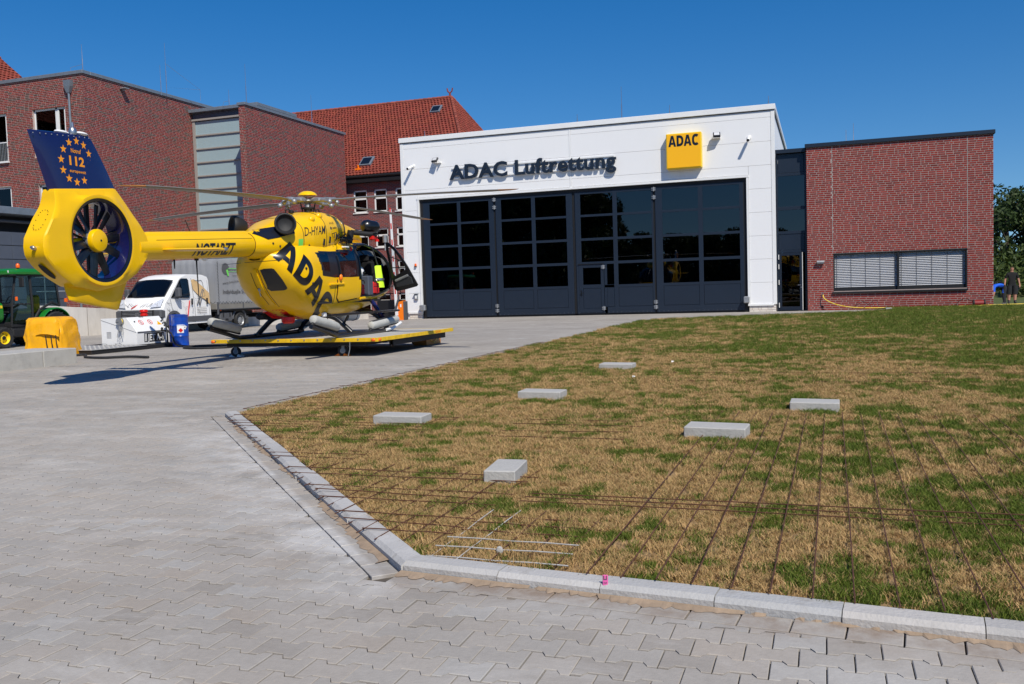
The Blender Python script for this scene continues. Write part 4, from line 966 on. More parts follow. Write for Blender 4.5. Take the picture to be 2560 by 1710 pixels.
for r in brick_rects(46.0-CY, CH_, [], R_, CH=0.083): brick_face(rest, (CX-0.01, CY, 0), (0, 1, 0), (1, 0, 0), r, 0.012, bcol_old(R_))
rest.build('brick', 'brick_old', w_, kind='stuff')
mb = MB(); mb.bbox(-48, CY-0.07, CH_+0.002, CX+0.07, CY+0.45, CH_+0.17, 0.012); mb.bbox(CX-0.45, CY+0.45, CH_+0.002, CX+0.07, 46.1, CH_+0.17, 0.012); mb.build('coping', 'zinc', bl)
def white_window(par, o, y, split, curtain=True, railing=False):
    x0, x1, z0, z1 = o; y += 0.14
    mb = MB(); b = 0.075
    for a in ((x0, z0, x0+b, z1), (x1-b, z0, x1, z1), (x0+split*(x1-x0)-0.07, z0, x0+split*(x1-x0)+0.07, z1)): mb.bbox(a[0], y-0.03, a[1], a[2], y+0.05, a[3], 0.008)
    mb.bbox(x0, y-0.03, z0, x1, y+0.05, z0+b, 0.008); mb.bbox(x0, y-0.03, z1-0.09, x1, y+0.05, z1, 0.008); s = x0+split*(x1-x0)
    for a in ((s+0.10, z0+0.08, s+0.17, z1-0.1), (x1-0.16, z0+0.08, x1-0.09, z1-0.1)): mb.bbox(a[0], y-0.05, a[1], a[2], y+0.0, a[3], 0.008)
    w = mb.build('window', 'window_white', par)
    mb = MB(); mb.box(x0+0.02, y+0.01, z0, x1-0.02, y+0.02, z1); mb.build('pane', 'glass_dark' if not curtain else 'glass_window', w)
    mb = MB(); mb.box(x0-0.3, y+0.9, z0-0.3, x1+0.3, y+0.95, z1+0.3); mb.box(x0-0.3, y+0.2, z0-0.3, x1+0.3, y+0.9, z0-0.25); mb.build('room', 'room', w)
    if curtain:
        mb = MB(); n = 24; xa, xb = x0+0.16, s-0.30
        pts = [(xa+(xb-xa)*i/n, y+0.14+0.035*sin(i*1.9)) for i in range(n+1)]; mb.smooth = True
        mb.add([(p[0], p[1], z0) for p in pts]+[(p[0], p[1], z1-0.15) for p in pts], [(i, i+1, n+2+i, n+1+i) for i in range(n)]); mb.build('curtain', 'curtain', w)
    if railing:
        mb = MB()
        for x in np.arange(x0+0.1, x1+0.02, 0.10): mb.box(x-0.012, y-0.20, z0+0.05, x+0.012, y-0.18, z0+0.95)
        mb.build('railing', 'steel_dull', w); mb = MB(); mb.bbox(x0, y-0.26, z0-0.05, x1+0.05, y, z0+0.04, 0.008); mb.bbox(x0, y-0.21, z0+0.93, x1+0.05, y-0.17, z0+0.98, 0.006); mb.build('sill', 'window_white', w)
white_window(bl, WA[0], CY, 0.55, False, True); white_window(bl, WA[1], CY, 0.68); white_window(bl, WA[2], CY, 0.60, False); white_window(bl, WA[3], CY, 0.68)
t = thing('downpipe', 'grey zinc rain hopper and downpipe near the corner of the tall brick building', 'downpipe', (-34.14, 34.62, 0))
mb = MB(); mb.loft([[(-0.21, -0.14, 11.95), (0.21, -0.14, 11.95), (0.21, 0.10, 11.95), (-0.21, 0.10, 11.95)], [(-0.19, -0.13, 11.66), (0.19, -0.13, 11.66), (0.19, 0.09, 11.66), (-0.19, 0.09, 11.66)], [(-0.08, -0.09, 11.36), (0.08, -0.09, 11.36), (0.08, 0.05, 11.36), (-0.08, 0.05, 11.36)]]); mb.build('hopper', 'zinc', t)
mb = MB(); mb.tube([(0, -0.02, 11.4), (0, -0.02, 0.0)], 0.058, 12); mb.build('pipe', 'zinc', t)
t = thing('wall_floodlight', 'small lamp sticking out of the tall brick side wall under the coping', 'lamp', (-33.34, 37.25, 12.16-0.30)); mb = MB(); mb.bbox(0, -0.16, 0.1, 0.34, 0.16, 0.16, 0.01); mb.bbox(0, -0.03, 0.02, 0.12, 0.03, 0.12, 0.005); mb.build('head', 'steel_dull', t)
st = thing('glazed_stairwell', 'tall stairwell front of pale blue glass panels between two brick blocks', 'stairwell')
zt = [11.22, 10.42]+[10.42-0.752*k for k in range(1, 15)]
mb = MB(); mb.box(-33.3, 42.75, 0, -28.9, 42.85, 11.3); mb.build('backing', 'room', st)
for i in range(len(zt)-1):
    if zt[i+1] < 0: break
    mb = MB(); mb.bbox(-33.20, 42.63, zt[i+1]+0.03, -28.9, 42.68, zt[i]-0.03, 0.006); mb.build('pane', 'stair_panel', st)
    mb = MB(); mb.bbox(-33.22, 42.56, zt[i+1]-0.045, -28.9, 42.66, zt[i+1]+0.035, 0.006); mb.build('transom', 'stair_frame', st)
mb = MB(); mb.bbox(-33.345, 42.55, 0, -33.18, 42.70, 11.3, 0.006); mb.bbox(-33.345, 42.50, 11.22, -28.9, 42.70, 11.32, 0.006); mb.build('mullion', 'stair_frame', st)
mb = MB(); mb.bbox(-33.34, 42.62, 11.32, -28.9, 46, 11.66, 0.01); mb.build('parapet', 'grey_panel', st)
mb = MB(); mb.bbox(-33.5, 42.30, 11.66, -28.85, 46.2, 11.84, 0.012); mb.build('roof_edge', 'zinc', st)
b2 = thing('brick_block', 'lower brick block with flat roof right of the glazed stairwell', 'building')
mb = MB(); mb.box(-29.03, 40.86, 0, -28.65, 51.3, 11.4); mb.box(-29.03, 51.0, 0, -33, 51.3, 11.4); mb.box(-33, 42.9, 11.0, -29.03, 51, 11.2); w_ = mb.build('wall', 'mortar_old', b2)
rest = MB()
for r in brick_rects(0.39, 11.4, [], R_, CH=0.083): brick_face(rest, (-29.03, 40.86, 0), (1, 0, 0), (0, -1, 0), r, 0.012, bcol_old(R_))
for r in brick_rects(51.3-40.86, 11.4, [], R_, CH=0.083): brick_face(rest, (-28.65, 40.855, 0), (0, 1, 0), (1, 0, 0), r, 0.012, bcol_old(R_))
rest.build('brick', 'brick_old', w_, kind='stuff')
mb = MB(); mb.bbox(-29.10, 40.79, 11.402, -28.57, 51.4, 11.55, 0.012); mb.build('coping', 'zinc', b2)
def rod(lb, x, y, z0, z1, br=None):
    t = thing('lightning_rod', lb, 'lightning rod', (x, y, z0), 0, 'lightning rods on the flat roofs'); mb = MB(); h = z1-z0
    mb.tube([(0, 0, -0.1), (0, 0, h*0.45), (0, 0, h*0.46), (0, 0, h)], [0.022, 0.022, 0.014, 0.010], 6); mb.build('rod', 'metal', t)
    if br: mb = MB(); mb.tube(br, 0.008, 5); mb.build('wire', 'steel_dull', t)
rod('lightning rod on the corner of the tall brick building', -33.36, 34.76, 12.36, 13.6, [(-0.02, 0, 0.30), (-0.75, 0, 0.22), (-0.73, 0, 0)])
rod('tallest lightning mast with a slanting stay wire on the tall brick building', -33.1, 40.3, 12.3, 15.0, [(0, 0, 1.6), (0.45, 2.2, 0.6), (0, 0, 0.35), (0.45, 2.2, 0.6), (0.45, 2.2, 0)]); rod('short thin rod just left of the tall mast', -33.3, 40.1, 12.3, 13.8)
rod('thin lightning rod above the glazed stairwell', -31.0, 42.8, 11.8, 12.8, [(0, 0, 0.4), (-0.35, 0, 0.36), (-0.5, 0, 0)]); rod('lightning rod at the near corner of the lower brick block', -28.75, 41.2, 11.5, 13.6); rod('lightning rod at the far end of the lower brick block', -28.7, 47.6, 11.5, 13.2)
rod('tall rod over the middle of the hangar roof', -8.17, 39.1, 8.5, 9.9); rod('short rod on the hangar roof above the letters', -10.17, 39.1, 8.5, 8.9); rod('short rod on the hangar roof near the yellow sign', -6.09, 39.1, 8.5, 8.92); rod('short rod at the right hangar corner', -2.02, 39.1, 8.5, 8.9); rod('short rod at the left hangar corner', -17.56, 39.1, 8.5, 8.82)
rod('thin rod on the annex roof, left one of a pair', 1.04, 42, 6.7, 7.7); rod('thin rod on the annex roof, taller one of a pair', 1.34, 42, 6.7, 7.95)

# ---- grey panelled hall with a dark canopy at the far left
gr = thing('grey_panel_hall', 'grey panel-clad hall with dark canopy roof behind the tractor', 'building')
zs = [0.9, 1.45, 1.95, 2.47, 2.99, 3.51, 4.03]; mb = MB(); mb.box(-29.4, 14, 0, -29.03, 28.65, 4.06); mb.build('wall', 'seal_black', gr)
for k in range(len(zs)-1):
    for j in range(12):
        y1 = 28.62-j*1.22
        mb = MB(); mb.bbox(-29.03, y1-1.205, zs[k]+0.012, -28.99, y1, zs[k+1]-0.012, 0.005); mb.build('panel', 'grey_panel', gr)
mb = MB(); mb.bbox(-34, 14, 4.66, -28.6, 28.75, 4.93, 0.015); mb.build('canopy', 'zinc', gr); mb = MB(); mb.box(-33.5, 14, 4.06, -29.5, 28.4, 4.66); mb.build('soffit', 'seal_black', gr)
mb = MB()
for y in (16, 20, 24, 27.8): mb.box(-29.3, y, 4.06, -29.15, y+0.15, 4.66)
mb.tube([(-29.0, 14, 4.42), (-29.0, 28.5, 4.42)], 0.06, 8); mb.build('bracket', 'plastic_grey', gr)

# ---- old building with red tiled hip roof
old = thing('tiled_roof_house', 'old brick house with red tiled hip roof between brick block and hangar', 'building')
m = mat('brick_far', (0.17, 0.03, 0.025), 0.9)
nt = m.node_tree; N = nt.nodes; Lk = nt.links; tc = N.new('ShaderNodeTexCoord'); mp = N.new('ShaderNodeMapping'); mp.inputs['Rotation'].default_value = (-pi/2, 0, 0); br = N.new('ShaderNodeTexBrick')
Lk.new(tc.outputs['Object'], mp.inputs[0]); Lk.new(mp.outputs[0], br.inputs['Vector']); br.inputs['Scale'].default_value = 1; br.inputs['Brick Width'].default_value = 0.26; br.inputs['Row Height'].default_value = 0.083; br.inputs['Mortar Size'].default_value = 0.009
br.inputs['Color1'].default_value = (0.20, 0.028, 0.022, 1); br.inputs['Color2'].default_value = (0.07, 0.03, 0.04, 1); br.inputs['Mortar'].default_value = (0.24, 0.18, 0.17, 1); br.inputs['Bias'].default_value = -0.1; Lk.new(br.outputs['Color'], N['Principled BSDF'].inputs['Base Color'])
OY = 52.0; WO = []
for k, (x0, x1) in enumerate(((-28.54, -27.55), (-27.06, -26.14), (-25.55, -24.6), (-24.1, -23.1), (-30.0, -29.1))):
    for z0, z1 in ((6.48, 7.92), (4.22, 5.45), (2.1, 3.35), (0.05, 1.25)): WO.append((x0, x1, z0, z1))
mb = MB(); wall_holes(mb, -45, -19.6, 0, 8.6, OY, OY+0.4, WO); mb.box(-20, OY+0.4, 0, -19.6, 64, 8.6); mb.build('wall', 'brick_far', old)
for o in WO:
    if o[3] > 8.2: continue
    x0, x1, z0, z1 = o; mb = MB(); y = OY+0.08; zm = z0+0.62*(z1-z0)
    for a in ((x0, z0, x0+0.09, z1), (x1-0.09, z0, x1, z1), (x0, z0, x1, z0+0.09), (x0, z1-0.09, x1, z1), (x0, zm-0.06, x1, zm+0.06)): mb.bbox(a[0], y-0.03, a[1], a[2], y+0.05, a[3], 0.006)
    w = mb.build('window', 'window_white', old); mb = MB(); mb.box(x0, y+0.02, z0, x1, y+0.03, z1); mb.build('pane', 'glass_dark', w); mb = MB(); mb.box(x0-0.1, y+0.4, z0-0.1, x1+0.1, y+0.42, z1+0.1); mb.build('room', 'room', w)
    mb = MB(); mb.bbox(x0-0.05, OY-0.07, z0-0.06, x1+0.05, OY+0.06, z0, 0.006); mb.build('sill', 'window_white', w)
mb = MB(); mb.bbox(-45, OY-0.42, 8.36, -19.2, OY, 8.62, 0.02); mb.tube([(-45, OY-0.42, 8.74), (-19.2, OY-0.42, 8.74)], 0.10, 10); mb.bbox(-45, OY-0.3, 8.60, -19.2, OY+0.1, 8.78, 0.01); mb.build('gutter', 'gutter_dark', old)
def tiles(mb, E0, E1, R0, R1, rows, tw, rng, clip_l=None):
    """pantiles on the quad eave E0-E1 / ridge R0-R1; each tile a curved strip overlapping the one below"""
    E0, E1, R0, R1 = map(Vector, (E0, E1, R0, R1)); nrm = (E1-E0).cross(R0-E0 if (R0-E0).length > 0.1 else R1-E0).normalized()
    if nrm.z < 0: nrm = -nrm
    eu = (E1-E0).normalized(); L = (E1-E0).length
    up = (R0-E0)-eu*((R0-E0) @ eu); sl0 = (R0-E0) @ eu; sl1 = (R1-E0) @ eu
    for j in range(rows):
        a0 = j/rows; a1 = (j+1.12)/rows; lo = sl0*a0; hi = L+(sl1-L)*a0; n = int((hi-lo)/tw)
        for i in range(n):
            u = lo+(i+0.5)*(hi-lo)/n+rng.normal()*0.004; v = 0.78+0.36*rng.random(); mb.col = (v, v*(0.9+0.25*rng.random()), v)
            prof = [(-0.5, 0.012), (-0.3, 0.0), (-0.02, 0.022), (0.25, 0.052), (0.5, 0.018)]; h = rng.normal()*0.004
            b = [E0+eu*(u+p*tw*1.02)+up*a0+nrm*(q+0.048+h) for p, q in prof]; t_ = [E0+eu*(u+p*tw*1.02)+up*a1+nrm*(q+0.006+h) for p, q in prof]
            d = [E0+eu*(u+p*tw*1.02)+up*a0+nrm*(0.0) for p, q in prof]
            vs = [tuple(x) for x in b+t_+d]; fs = []
            for k in range(4): fs += [(k, k+1, 6+k, 5+k), (10+k, 11+k, k+1, k)]
            mb.add(vs, fs)
RX, RZ = -23.95, 14.55; EX = -20.42; rf = MB(); R_ = np.random.default_rng(8)
tiles(rf, (-45, OY-0.45, 8.82), (EX, OY-0.45, 8.82), (-45, 58, RZ), (RX, 58, RZ), 33, 0.24, R_)
tiles(rf, (EX, OY-0.45, 8.82), (EX, 64.45, 8.82), (RX, 58, RZ), (RX, 58.01, RZ), 33, 0.24, R_)
rf.build('roof_tile', 'roof_tile', old, kind='stuff')
mb = MB(); mb.add([(-45, OY-0.45, 8.80), (EX, OY-0.45, 8.80), (RX, 58, RZ-0.02), (-45, 58, RZ-0.02), (EX, 64.45, 8.80), (-45, 64.45, 8.80)], [(0, 1, 2, 3), (1, 4, 2), (4, 5, 3, 2)]); mb.build('roof', 'soil', old)
mb = MB(); P0, P1 = Vector((-45, 58, RZ)), Vector((RX, 58, RZ)); n = 60
def ridge(mb, a, b, n):
    for i in range(n):
        p, q = a+(b-a)*(i/n), a+(b-a)*((i+1.08)/n); v = 0.8+0.5*R_.random(); mb.col = (v*1.1, v*1.5, v*1.7); mb.tube([p+Vector((0, 0, 0.05)), q+Vector((0, 0, 0.035))], [0.12, 0.105], 8)
ridge(mb, P0, P1, n); ridge(mb, Vector((EX, OY-0.45, 8.86)), P1, 26); ridge(mb, Vector((EX, 64.45, 8.86)), P1, 26); mb.build('ridge_tile', 'roof_tile', old, kind='stuff')
def roofpt(x, z): return Vector((x, OY-0.45+(z-8.82)*(6.45/5.73), z))
for x, z, s in ((-27.75, 9.75, 0.42), (-24.6, 13.55, 0.36)):
    p = roofpt(x, z); T = Matrix.Translation(p) @ Matrix.Rotation(radians(-48.4+90), 4, 'X') @ Matrix.Rotation(-pi/2, 4, 'X') if False else Matrix.Translation(p) @ Matrix.Rotation(radians(41.6), 4, 'X')
    mb = MB(); mb.bbox(-s, -s*1.1, 0.02, s, s*1.1, 0.16, 0.01, T); w = mb.build('skylight', 'zinc', old); mb = MB(); mb.box(-s*0.8, -s*0.9, 0.161, s*0.7, s*0.8, 0.167, T); mb.build('pane', 'black_paint', w)
for x, z in ((-28.1, 9.25), (-25.4, 11.1)):
    p = roofpt(x, z); mb = MB(); mb.tube([p, p+Vector((0, -0.1, 0.28))], 0.07, 8); mb.bbox(p.x-0.2, p.y-0.14, p.z-0.05, p.x+0.2, p.y+0.1, p.z+0.08, 0.01); mb.build('vent_pipe', 'orange_plastic', old)
t = thing('roof_finial', 'small forked finial on the end of the tiled ridge', 'finial', (RX-0.1, 58, RZ+0.1)); mb = MB(); mb.cyl((0, 0, 0), (0, 0, 0.25), 0.07, 8); mb.tube([(0, 0, 0.2), (-0.16, 0, 0.35), (-0.2, 0, 0.55)], 0.05, 6); mb.tube([(0, 0, 0.2), (0.16, 0, 0.35), (0.2, 0, 0.55)], 0.05, 6); mb.build('fork', 'roof_tile', t)
# second red roof, far left behind the tall block
o2 = thing('tiled_roof_house', 'red tiled roof rising behind the tall brick building at the far left', 'building')
mb = MB(); tiles(mb, (-40.5, 24, 11.3), (-40.5, 41.55, 11.3), (-44, 24, 15.25), (-44, 39.72, 15.25), 22, 0.26, R_); ridge(mb, Vector((-44, 24, 15.25)), Vector((-44, 39.7, 15.25)), 40); mb.build('roof_tile', 'roof_tile', o2, kind='stuff')
mb = MB(); mb.add([(-40.5, 24, 11.28), (-40.5, 41.5, 11.28), (-44, 39.7, 15.2), (-44, 24, 15.2), (-47.5, 24, 11.28), (-47.5, 41.5, 11.28)], [(0, 1, 2, 3), (3, 2, 5, 4), (1, 5, 2), (0, 3, 4)]); mb.build('roof', 'soil', o2)
mb = MB(); mb.box(-47.3, 35.2, 11.9, -40.7, 41.3, 12.3); mb.build('wall', 'brick_far', o2)

# ---- low concrete retaining wall, cast panels, with a railing
rw = thing('retaining_wall', 'pale concrete retaining wall behind tractor and truck', 'wall')
a = np.array([-27.16, 25.5]); b = np.array([-21.7, 40.6]); L_ = np.linalg.norm(b-a); ta = (b-a)/L_; na = np.array([ta[1], -ta[0]]); k = 9
for i in range(k):
    p = a+ta*(L_*i/k+0.012); q = a+ta*(L_*(i+1)/k-0.012)
    def zt_(u): return 1.22-0.80*min(1, u/0.62) if u < 0.62 else 0.42
    h0, h1 = zt_(i/k), zt_((i+1)/k); mb = MB()
    B = p-na*0.2; C = q-na*0.2
    mb.loft([[(p[0], p[1], -0.1), (p[0], p[1], h0), (B[0], B[1], h0), (B[0], B[1], -0.1)], [(q[0], q[1], -0.1), (q[0], q[1], h1), (C[0], C[1], h1), (C[0], C[1], -0.1)]]); mb.build('panel', 'concrete_wall', rw)
t = thing('railing', 'grey handrail on top of the retaining wall behind the tractor', 'railing'); 
for u in (0.02, 0.11, 0.2):
    p = a+ta*(L_*u)-na*0.1; mb = MB(); mb.tube([(p[0], p[1], 1.2), (p[0], p[1], 2.25)], 0.024, 8); mb.build('post', 'steel_dull', t)
for h in (1.72, 2.25):
    p = a-na*0.1; q = a+ta*(L_*0.2)-na*0.1; mb = MB(); mb.tube([(p[0], p[1], h), (q[0], q[1], h)], 0.022, 8); mb.build('rail', 'steel_dull', t)
bk = MB(); bk.box(-21.5, 41.2, 0, -18.95, 41.4, 0.92); tag(bk.build('dark_parapet', 'gutter_dark'), 'low dark parapet behind the barrier beside the hangar', 'parapet')
t = thing('railing', 'thin black railing on the dark parapet by the old house', 'railing')
for x in np.linspace(-21.4, -19.0, 5):
    mb = MB(); mb.tube([(x, 41.3, 0.9), (x, 41.3, 1.62)], 0.022, 6); mb.build('post', 'gutter_dark', t)
for z in (1.25, 1.62):
    mb = MB(); mb.tube([(-21.5, 41.3, z), (-18.9, 41.3, z)], 0.02, 6); mb.build('rail', 'gutter_dark', t)
t = thing('barrier_gate', 'orange barrier box with its red and white boom raised beside the hangar', 'barrier', (-18.5, 37.9, 0))
mb = MB(); mb.prism([(-0.30, 0), (0.14, 0), (0.14, 0.90), (-0.06, 0.86), (-0.30, 0.50)], -0.16, 0.16, 'y'); mb.build('cabinet', 'orange_plastic', t); mb = MB(); mb.bbox(0.142, -0.17, 0, 0.215, 0.17, 0.87, 0.01); mb.build('side_post', 'plastic_grey', t)
mb = MB(); mb.box(-0.02, -0.166, 0.60, 0.05, -0.161, 0.74); mb.build('label', 'white_plastic', t)
bm = MB(); T = Matrix.Translation((-0.18, -0.22, 0.62)) @ Matrix.Rotation(radians(-1.5), 4, 'Y'); bm.loft([[(-0.07, -0.02, -0.4), (0.07, -0.02, -0.4), (0.07, 0.02, -0.4), (-0.07, 0.02, -0.4)], [(-0.045, -0.015, 4.5), (0.045, -0.015, 4.5), (0.045, 0.015, 4.5), (-0.045, 0.015, 4.5)]], True, T); bo = bm.build('boom', 'white_paint', t)
mb = MB(); [mb.box(-0.03, -0.023, z, 0.03, -0.0212, z+0.26, T) for z in (0.6, 1.35, 2.1, 2.85, 3.6, 4.3)]; mb.build('stripe', 'red_paint', bo)
mb = MB(); mb.prism([(-0.30, 0.42), (-0.16, 0.46), (0.02, 1.05), (-0.02, 1.15)], -0.28, -0.245, 'y'); mb.build('boom_arm', 'plastic_grey', t)
# ------------------------------------------------------------------ rescue helicopter (local x forward, y left, z above the yard; root on the platform deck)
import bmesh
DECK = 0.38
HX = thing('rescue_helicopter', 'yellow rescue helicopter with navy fin and black ADAC lettering parked on the yellow platform', 'helicopter', (-10.5, 17.1, DECK), radians(92.0))
def hp(name, mb, m, par=None, label=None):
    o = mb.build(name, m, par if par is not None else HX, label=label)
    if par is None: o.location = (0, 0, -DECK)
    return o
ZB = np.array([(-2.14,1.97),(-2.1,1.80),(-1.9,1.48),(-1.7,1.28),(-1.43,1.08),(-1.2,.95),(-.9,.84),(-.46,.76),(.3,.76),(.8,.80),(1.3,.86),(1.9,.95),(2.6,1.13),(3.0,1.31),(3.2,1.50),(3.25,1.58)])
ZT = np.array([(-2.14,2.03),(-2.1,2.16),(-1.6,2.38),(-1,2.45),(0,2.5),(1.2,2.5),(1.6,2.49),(2.05,2.42),(2.4,2.31),(2.67,2.18),(2.95,1.97),(3.15,1.75),(3.25,1.60)])
def podA(x):
    x = np.asarray(x, float); r = np.full(x.shape, .82)
    u = np.clip((-1.2-x)/.95, 0, 1); r = np.where(x < -1.2, .82*np.sqrt(1-u**2.2), r)
    u = np.clip((x-1.4)/1.86, 0, 1); r = np.where(x > 1.4, .82*np.sqrt(1-u**3.4), r)
    return np.maximum(r, .02)
def podP(x):
    x = np.asarray(x, float); zb = np.interp(x, ZB[:, 0], ZB[:, 1]); zt = np.interp(x, ZT[:, 0], ZT[:, 1])
    return podA(x), (zb+zt)/2, np.maximum((zt-zb)/2, .02), np.interp(x, [-2.14, -1.2, 1.2, 2.2, 3.25], [2.2, 2.8, 3.0, 2.7, 2.2])
CX = [-2.42,-2.0,-1.5,-1.0,-.5,0.0,.35,.6]; CA = [.235,.42,.60,.68,.70,.66,.60,.54]; CB = [2.03,1.98,1.95,1.95,1.98,2.1,2.2,2.3]; CT = [2.50,2.62,2.80,2.93,3.02,3.06,3.05,2.98]; CN = [2,2.3,2.6,2.7,2.7,2.7,2.7,2.6]
def cowlP(x):
    zb = np.interp(x, CX, CB); zt = np.interp(x, CX, CT); return np.interp(x, CX, CA), (zb+zt)/2, (zt-zb)/2, np.interp(x, CX, CN)
def boomz(x): return np.interp(x, [-5.5, -2.3], [2.10, 2.27]), np.interp(x, [-5.5, -2.3], [0.21, 0.228])
def Fpod(x, y, z):
    a, zc, h, n = podP(x); f = np.abs(y/a)**n+np.abs((z-zc)/h)**n-1; return np.where((x < -2.14) | (x > 3.25), 9, f)
def Fcowl(x, y, z):
    a, zc, h, n = cowlP(x); f = np.abs(y/a)**n+np.abs((z-zc)/h)**n-1; return np.where((x < -2.42) | (x > .6), 9, f)
def Fboom(x, y, z):
    c, r = boomz(x); return np.hypot(y, z-c)/r-1
def Fall(x, y, z): return np.minimum(Fpod(x, y, z), Fcowl(x, y, z))
EV = np.array([0.848, -0.530]); DV = np.array([0.530, 0.848])          # sticker direction for the curved rear
SV = np.array([1.0, 0.0]); DS = np.array([0.0, 1.0])
def wrap(E, Z, e=EV, d=DV, F=Fall, lift=0.004, s0=-1.9, s1=0.6):
    E = np.asarray(E, float); Z = np.asarray(Z, float); ss = np.linspace(s0, s1, 260); best = np.full(E.shape, np.nan)
    for s in ss:
        f = F(E*e[0]+s*d[0], E*e[1]+s*d[1], Z); m = np.isnan(best) & (f < 0); best[m] = s
    best = np.where(np.isnan(best), 0.0, best); lo = best-(s1-s0)/259; hi = best.copy()
    for _ in range(14):
        md = (lo+hi)/2; f = F(E*e[0]+md*d[0], E*e[1]+md*d[1], Z); hi = np.where(f < 0, md, hi); lo = np.where(f < 0, lo, md)
    s = hi-lift; return np.c_[E*e[0]+s*d[0], E*e[1]+s*d[1], Z]
def refine(vs, fs, L):
    bm = bmesh.new(); V = [bm.verts.new((v[0], v[1], 0)) for v in vs]
    for f in fs:
        try: bm.faces.new([V[i] for i in f])
        except ValueError: pass
    bmesh.ops.triangulate(bm, faces=bm.faces[:])
    for _ in range(7):
        ed = [e for e in bm.edges if e.calc_length() > L]
        if not ed: break
        bmesh.ops.subdivide_edges(bm, edges=ed, cuts=1, use_grid_fill=False); bmesh.ops.triangulate(bm, faces=[f for f in bm.faces if len(f.verts) > 3])
    bm.verts.index_update(); v = np.array([x.co[:2] for x in bm.verts]); f = [tuple(q.index for q in x.verts) for x in bm.faces]; bm.free(); return v, f
def decal(name, m, vs, fs, L=0.06, par=None, **kw):
    v, f = refine(vs, fs, L); P = wrap(v[:, 0], v[:, 1], **kw); mb = MB(); mb.smooth = True; mb.add([tuple(p) for p in P], f); return hp(name, mb, m, par)
def decal_poly(name, m, poly, L=0.06, par=None, **kw): return decal(name, m, poly, [tuple(range(len(poly)))], L, par, **kw)
def decal_text(name, m, body, o, b, u, width, bold=0.0, spacing=1.0, L=0.05, par=None, **kw):
    v, f, w = text_mesh(body, bold, spacing); o = np.array(o); b = np.array(b); u = np.array(u); P = o+np.outer(v[:, 0]/w*width, b)+np.outer(v[:, 1], u)
    return decal(name, m, P, f, L, par, **kw)
def inpoly(x, z, poly):
    c = np.zeros(np.shape(x), bool); j = len(poly)-1
    for i in range(len(poly)):
        (xi, zi), (xj, zj) = poly[i], poly[j]; m = ((zi > z) != (zj > z)) & (x < (xj-xi)*(z-zi)/((zj-zi) or 1e-9)+xi); c ^= m; j = i
    return c
DOOR = [(0.74,1.20),(0.72,2.24),(0.95,2.36),(1.5,2.39),(1.95,2.27),(2.28,1.97),(2.44,1.62),(2.44,1.36),(1.6,1.22)]
RQ = [(-1.03,2.07),(-0.64,2.13),(-0.65,1.72),(-0.86,1.72)]; SD = [(-0.24,2.13),(0.58,2.19),(0.56,1.68),(-0.14,1.67)]
# --- fuselage pod: one skin, faces sorted into paint, black surrounds, glass and openings
xs = np.concatenate([np.linspace(-2.14, -2.0, 10)[:-1], np.linspace(-2.0, 2.5, 150)[:-1], np.linspace(2.5, 3.25, 40)]); NA = 112
th = np.linspace(0, 2*pi, NA, endpoint=False)
def podring(x, k=1.0):
    a, zc, h, n = podP(x); c, s = np.cos(th), np.sin(th); y = a*k*np.sign(c)*np.abs(c)**(2/n); z = zc+h*k*np.sign(s)*np.abs(s)**(2/n); return np.c_[np.full(NA, x), y, z]
rings = [podring(x) for x in xs]; inner = [podring(x, 0.965) for x in xs]
skin = {k: MB() for k in ('yellow', 'black', 'glass', 'side', 'nosemat')}; lin = MB()
for b_ in skin.values(): b_.smooth = True
Vall = [tuple(p) for r in rings for p in r]; Vin = [tuple(p) for r in inner for p in r]; lists = {k: [] for k in skin}; lf_ = []
for i in range(len(xs)-1):
    for j in range(NA):
        q = (i*NA+j, i*NA+(j+1) % NA, (i+1)*NA+(j+1) % NA, (i+1)*NA+j); c = np.mean([Vall[t_] for t_ in q], axis=0); x, y, z = c; kind = 'yellow'
        side = abs(y) > 0.40*float(podA(np.array(x)))
        wscreen = x > 2.50-(z-1.42)*0.52 and z > 1.43+0.03*(x-2.4) and x > 1.72
        if wscreen: kind = 'glass' if abs(y) > 0.03 else 'black'
        if side:
            if inpoly(x, z, DOOR): kind = None if y < 0 else 'glass'
            elif inpoly(x, z, RQ) or inpoly(x, z, SD): kind = 'side'
            elif inpoly(x, z, [(-1.12,2.14),(0.72,2.26),(0.72,1.60),(-0.92,1.60)]): kind = 'black'
            elif kind == 'yellow' and inpoly(x, z, [(0.66,1.58),(0.66,2.30),(0.95,2.42),(1.55,2.45),(2.05,2.32),(2.40,2.0),(2.52,1.6),(2.50,1.40),(0.72,1.40)]): kind = 'black'
        if kind: lists[kind].append(q)
        if kind in ('yellow', 'black'): lf_.append(tuple(reversed(q)))
def sub(mb, V, F):
    used = sorted({i for q in F for i in q}); mp = {u: k for k, u in enumerate(used)}; mb.add([V[u] for u in used], [tuple(mp[i] for i in q) for q in F])
for k in skin:
    if lists[k]: sub(skin[k], Vall, lists[k])
body = hp('fuselage', skin['yellow'], 'yellow_paint'); hp('window_surround', skin['black'], 'black_paint'); hp('windscreen', skin['glass'], 'glass_clear'); hp('cabin_window', skin['side'], 'glass_heli')
lin.smooth = True; sub(lin, Vin, lf_); hp('cabin_lining', lin, 'interior_dark')
def along(poly, side=-1, lift=0.0, close=True):
    P = []; n = len(poly)
    for i in range(n if close else n-1):
        a, b = np.array(poly[i]), np.array(poly[(i+1) % n])
        for t in np.linspace(0, 1, 7)[:-1]: P.append(a+(b-a)*t)
    P = np.array(P); a, zc, h, nn = podP(P[:, 0]); y = a*(1-np.minimum(np.abs((P[:, 1]-zc)/h), 0.999)**nn)**(1/nn)
    return [(p[0], side*(yy+lift), p[1]) for p, yy in zip(P, y)]
